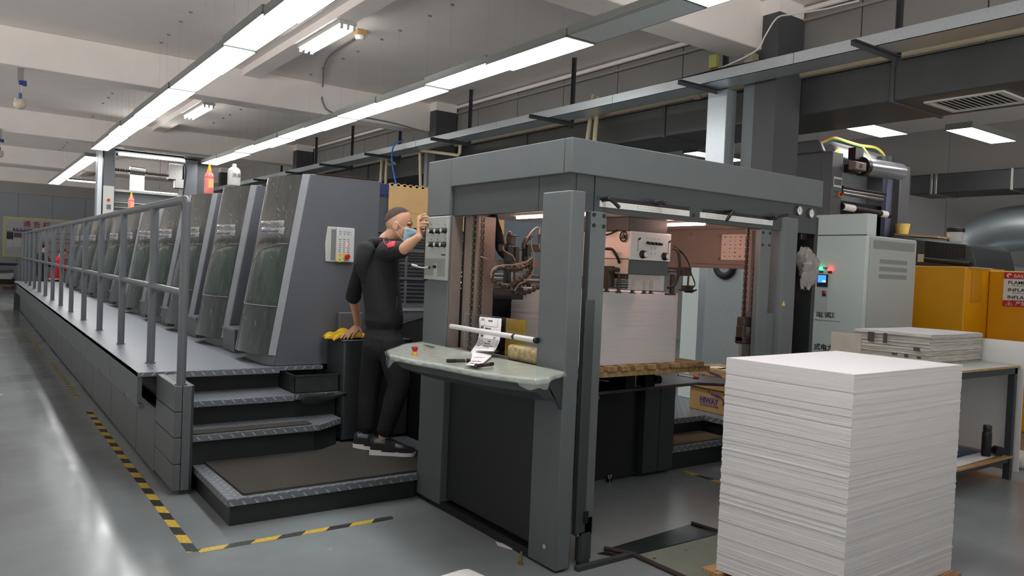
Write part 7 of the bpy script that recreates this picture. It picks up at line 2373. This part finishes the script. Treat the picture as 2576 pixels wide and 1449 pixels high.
# shoes
def shoe(heel, toe, label=None):
    heel, toe = V(heel), V(toe)
    d = (toe - heel); L = d.length; d.normalize()
    s = V((-d.y, d.x, 0))
    z0 = 0.1805
    prof = [(0.0, 0.030), (0.05, 0.036), (0.2, 0.038), (0.45, 0.038), (0.7, 0.048), (0.85, 0.045), (0.95, 0.032), (1.0, 0.012)]
    sole = MB()
    out = [heel + d * (L * t) + s * w for t, w in prof] + [heel + d * (L * t) - s * w for t, w in prof[::-1]]
    lo = [(p.x, p.y, z0 + (0.012 if i in (7, 8) else 0.0)) for i, p in enumerate(out)]
    hi = [(p.x, p.y, z0 + 0.038 - 0.012 * (1 if 4 <= i <= 11 else 0)) for i, p in enumerate(out)]
    sole.grid([lo, hi], closed=True)
    sole.add(lo, [list(range(len(lo)))]); sole.add(hi, [list(range(len(hi)))])
    so = sole.build('shoe', M_WHITE, man, bevel=0.006, segs=2, smooth=50)
    up = MB()
    st_ = [(0.02, 0.030, 0.085), (0.12, 0.036, 0.105), (0.25, 0.038, 0.098), (0.40, 0.040, 0.088), (0.55, 0.043, 0.070), (0.72, 0.046, 0.052), (0.88, 0.040, 0.040), (0.97, 0.022, 0.030)]
    rws = []
    for t, w, h in st_:
        c = heel + d * (L * t)
        rws.append([V((c.x, c.y, z0 + 0.028)) + s * (w * math.cos(math.pi * k / 10)) + V((0, 0, h * math.sin(math.pi * k / 10) ** 0.7)) for k in range(11)])
    up.grid(rws)
    up.add(rws[0], [list(range(11))]); up.add(rws[-1], [list(range(11))])
    ob = up.build('upper', mat('black mesh shoe', (34, 34, 37), 0.8, bump=0.2, bscale=400), so, smooth=60)
    lc = MB()
    for k in range(5):
        t = 0.42 + 0.07 * k
        h = 0.088 - (t - 0.4) / 0.32 * 0.036
        c = heel + d * (L * t) + V((0, 0, z0 + 0.030 + h))
        c.z = z0 + 0.030 + h
        lc.tube([c + s * 0.022 + V((0, 0, -0.008)), c, c - s * 0.022 + V((0, 0, -0.008))], 0.003, 6)
    lc.build('laces', M_INK, so)
    pt = MB()
    for t0, t1, mz in ((0.10, 0.34, 0.45), (0.56, 0.74, 0.5)):
        rw_ = []
        for tt_ in (t0, (t0 + t1) / 2, t1):
            k = 0
            while k < len(st_) - 2 and st_[k + 1][0] < tt_:
                k += 1
            a_, b_ = st_[k], st_[k + 1]
            f = (tt_ - a_[0]) / (b_[0] - a_[0])
            w = a_[1] + (b_[1] - a_[1]) * f; h = a_[2] + (b_[2] - a_[2]) * f
            c = heel + d * (L * tt_)
            for sgn_ in (1, -1):
                pass
            rw_.append([V((c.x, c.y, z0 + 0.028)) - s * ((w + 0.0015) * math.cos(math.pi * k2 / 10)) + V((0, 0, (h + 0.001) * math.sin(math.pi * k2 / 10) ** 0.7)) for k2 in (1.5, 2.2, 3.0, 3.8)])
        pt.grid(rw_)
    pt.build('grey_patch', mat('grey shoe patch', (112, 116, 120), 0.6), so, solid=0.001)
    return so


shoe((2.428, 5.080, 0), (2.700, 4.885, 0))
shoe((2.398, 5.300, 0), (2.655, 5.090, 0))


# two people far away at the delivery end
def far_person(base, face, hgt, top_mat, leg_mat, label, hair, hem=None, bend=0.0, arm_fwd=True, cap=False):
    base = V(base)
    F = V((math.cos(face), math.sin(face), 0)); S = V((-F.y, F.x, 0)); Z = V((0, 0, 1))
    k = hgt / 1.72
    t = thing('person', base, label, 'person')

    def Q(f, l, z):
        return base + F * ((f + bend * max(0, z - 0.9)) * k) + S * (l * k) + Z * ((z - abs(bend) * 0.25 * max(0, z - 0.9)) * k)
    b = MB()
    A = (F, S, Z)
    ell(b, Q(0.02, 0, 1.60), 0.095 * k, 0.076 * k, 0.12 * k, 16, 12, A)
    limb(b, [(Q(0.0, 0, 1.52), 0.05 * k), (Q(-0.01, 0, 1.40), 0.06 * k)])
    loft(b, [(Q(0, 0, 1.43), F * 0.06, S * 0.11), (Q(0, 0, 1.32), F * 0.09, S * 0.17), (Q(0, 0, 1.05), F * 0.09, S * 0.14), (Q(0, 0, 0.88), F * 0.10, S * 0.16)])
    tops = MB()
    loft(tops, [(Q(0, 0, 1.46), F * 0.075, S * 0.10), (Q(0, 0, 1.36), F * 0.12, S * 0.215), (Q(0, 0, 1.15), F * 0.13, S * 0.19), (Q(0, 0, 0.95), F * 0.135, S * 0.18), (Q(0, 0, 0.80), F * 0.14, S * 0.19)])
    for s in (-1, 1):
        sh_p, el, wr = (Q(0, 0.19 * s, 1.38), Q(0.10, 0.25 * s, 1.12), Q(0.32, 0.14 * s, 1.12)) if arm_fwd else (Q(0, 0.2 * s, 1.38), Q(-0.03, 0.25 * s, 1.10), Q(0.06, 0.25 * s, 0.86))
        limb(b, [(sh_p, 0.045 * k), (el, 0.036 * k), (wr, 0.026 * k)])
        for q in range(4):
            limb(b, [(wr, 0.018), (wr + F * 0.06 + S * (0.012 * (q - 1.5)), 0.010), (wr + F * 0.12 + S * (0.014 * (q - 1.5)) - Z * 0.02, 0.007)], 8)
        limb(b, [(wr, 0.016), (wr + F * 0.05 - S * (0.035 * s), 0.009)], 8)
        limb(tops, [(sh_p, 0.075 * k), (el, 0.060 * k), (el * 0.3 + wr * 0.7, 0.05 * k)])
        hp_, kn, an = Q(0, 0.09 * s, 0.88), Q(0.02, 0.10 * s, 0.47), Q(0, 0.10 * s, 0.08)
        limb(b, [(hp_, 0.08 * k), (kn, 0.055 * k), (an, 0.04 * k)])
    remeshed(b, 'body', M_SKIN, t, 0.012, 4)
    remeshed(tops, 'jacket', top_mat, t, 0.014, 5)
    lg = MB()
    loft(lg, [(Q(0, 0, 0.92), F * 0.12, S * 0.165), (Q(0, 0, 0.80), F * 0.12, S * 0.17)])
    for s in (-1, 1):
        limb(lg, [(Q(0, 0.09 * s, 0.86), 0.095 * k), (Q(0.02, 0.10 * s, 0.47), 0.075 * k), (Q(0, 0.10 * s, 0.10), 0.06 * k)])
        lg2 = MB()
    remeshed(lg, 'trousers', leg_mat, t, 0.014, 5)
    for s in (-1, 1):
        c = Q(0.05, 0.10 * s, 0)
        m = MB(); ell(m, c + Z * 0.05, 0.14, 0.05, 0.05, 14, 10, A)
        m.build('shoe', M_BLACK, t)
    m = MB(); ell(m, Q(0.0, 0, 1.635), 0.10 * k, 0.083 * k, 0.10 * k, 16, 12, A)
    m.build('hair', hair, t)
    if hem:
        m = MB(); loft(m, [(Q(0, 0, 0.83), F * 0.145, S * 0.195), (Q(0, 0, 0.79), F * 0.146, S * 0.196)])
        m.build('jacket_hem', hem, t)
    return t


M_BJ = mat('black jacket', (32, 34, 40), 0.8)
M_RJ = mat('red vest', (190, 22, 44), 0.7)
far_person((1.74, 25.0, 0), math.radians(15), 1.74, M_BJ, M_BLACK, 'person in a black jacket with dark hair standing at the far end of the gallery', mat('black hair', (18, 18, 20), 0.7))
far_person((1.95, 23.7, 0), math.radians(10), 1.66, M_RJ, M_BLACK, 'person in a red vest bending over beside the black-jacketed one at the far end', mat('dark red cap', (120, 18, 34), 0.7), hem=mat('pale hem', (226, 180, 176), 0.7), bend=0.22)
# green-grey delivery guard seen behind the far people
tag(MB().box(2.72, 2.78, 23.3, 25.2, 0.0, 2.05).build('guard_panel', mat('olive grey guard', (96, 102, 98), 0.5), smooth=0), 'olive grey guard panel beside the far people', 'panel')
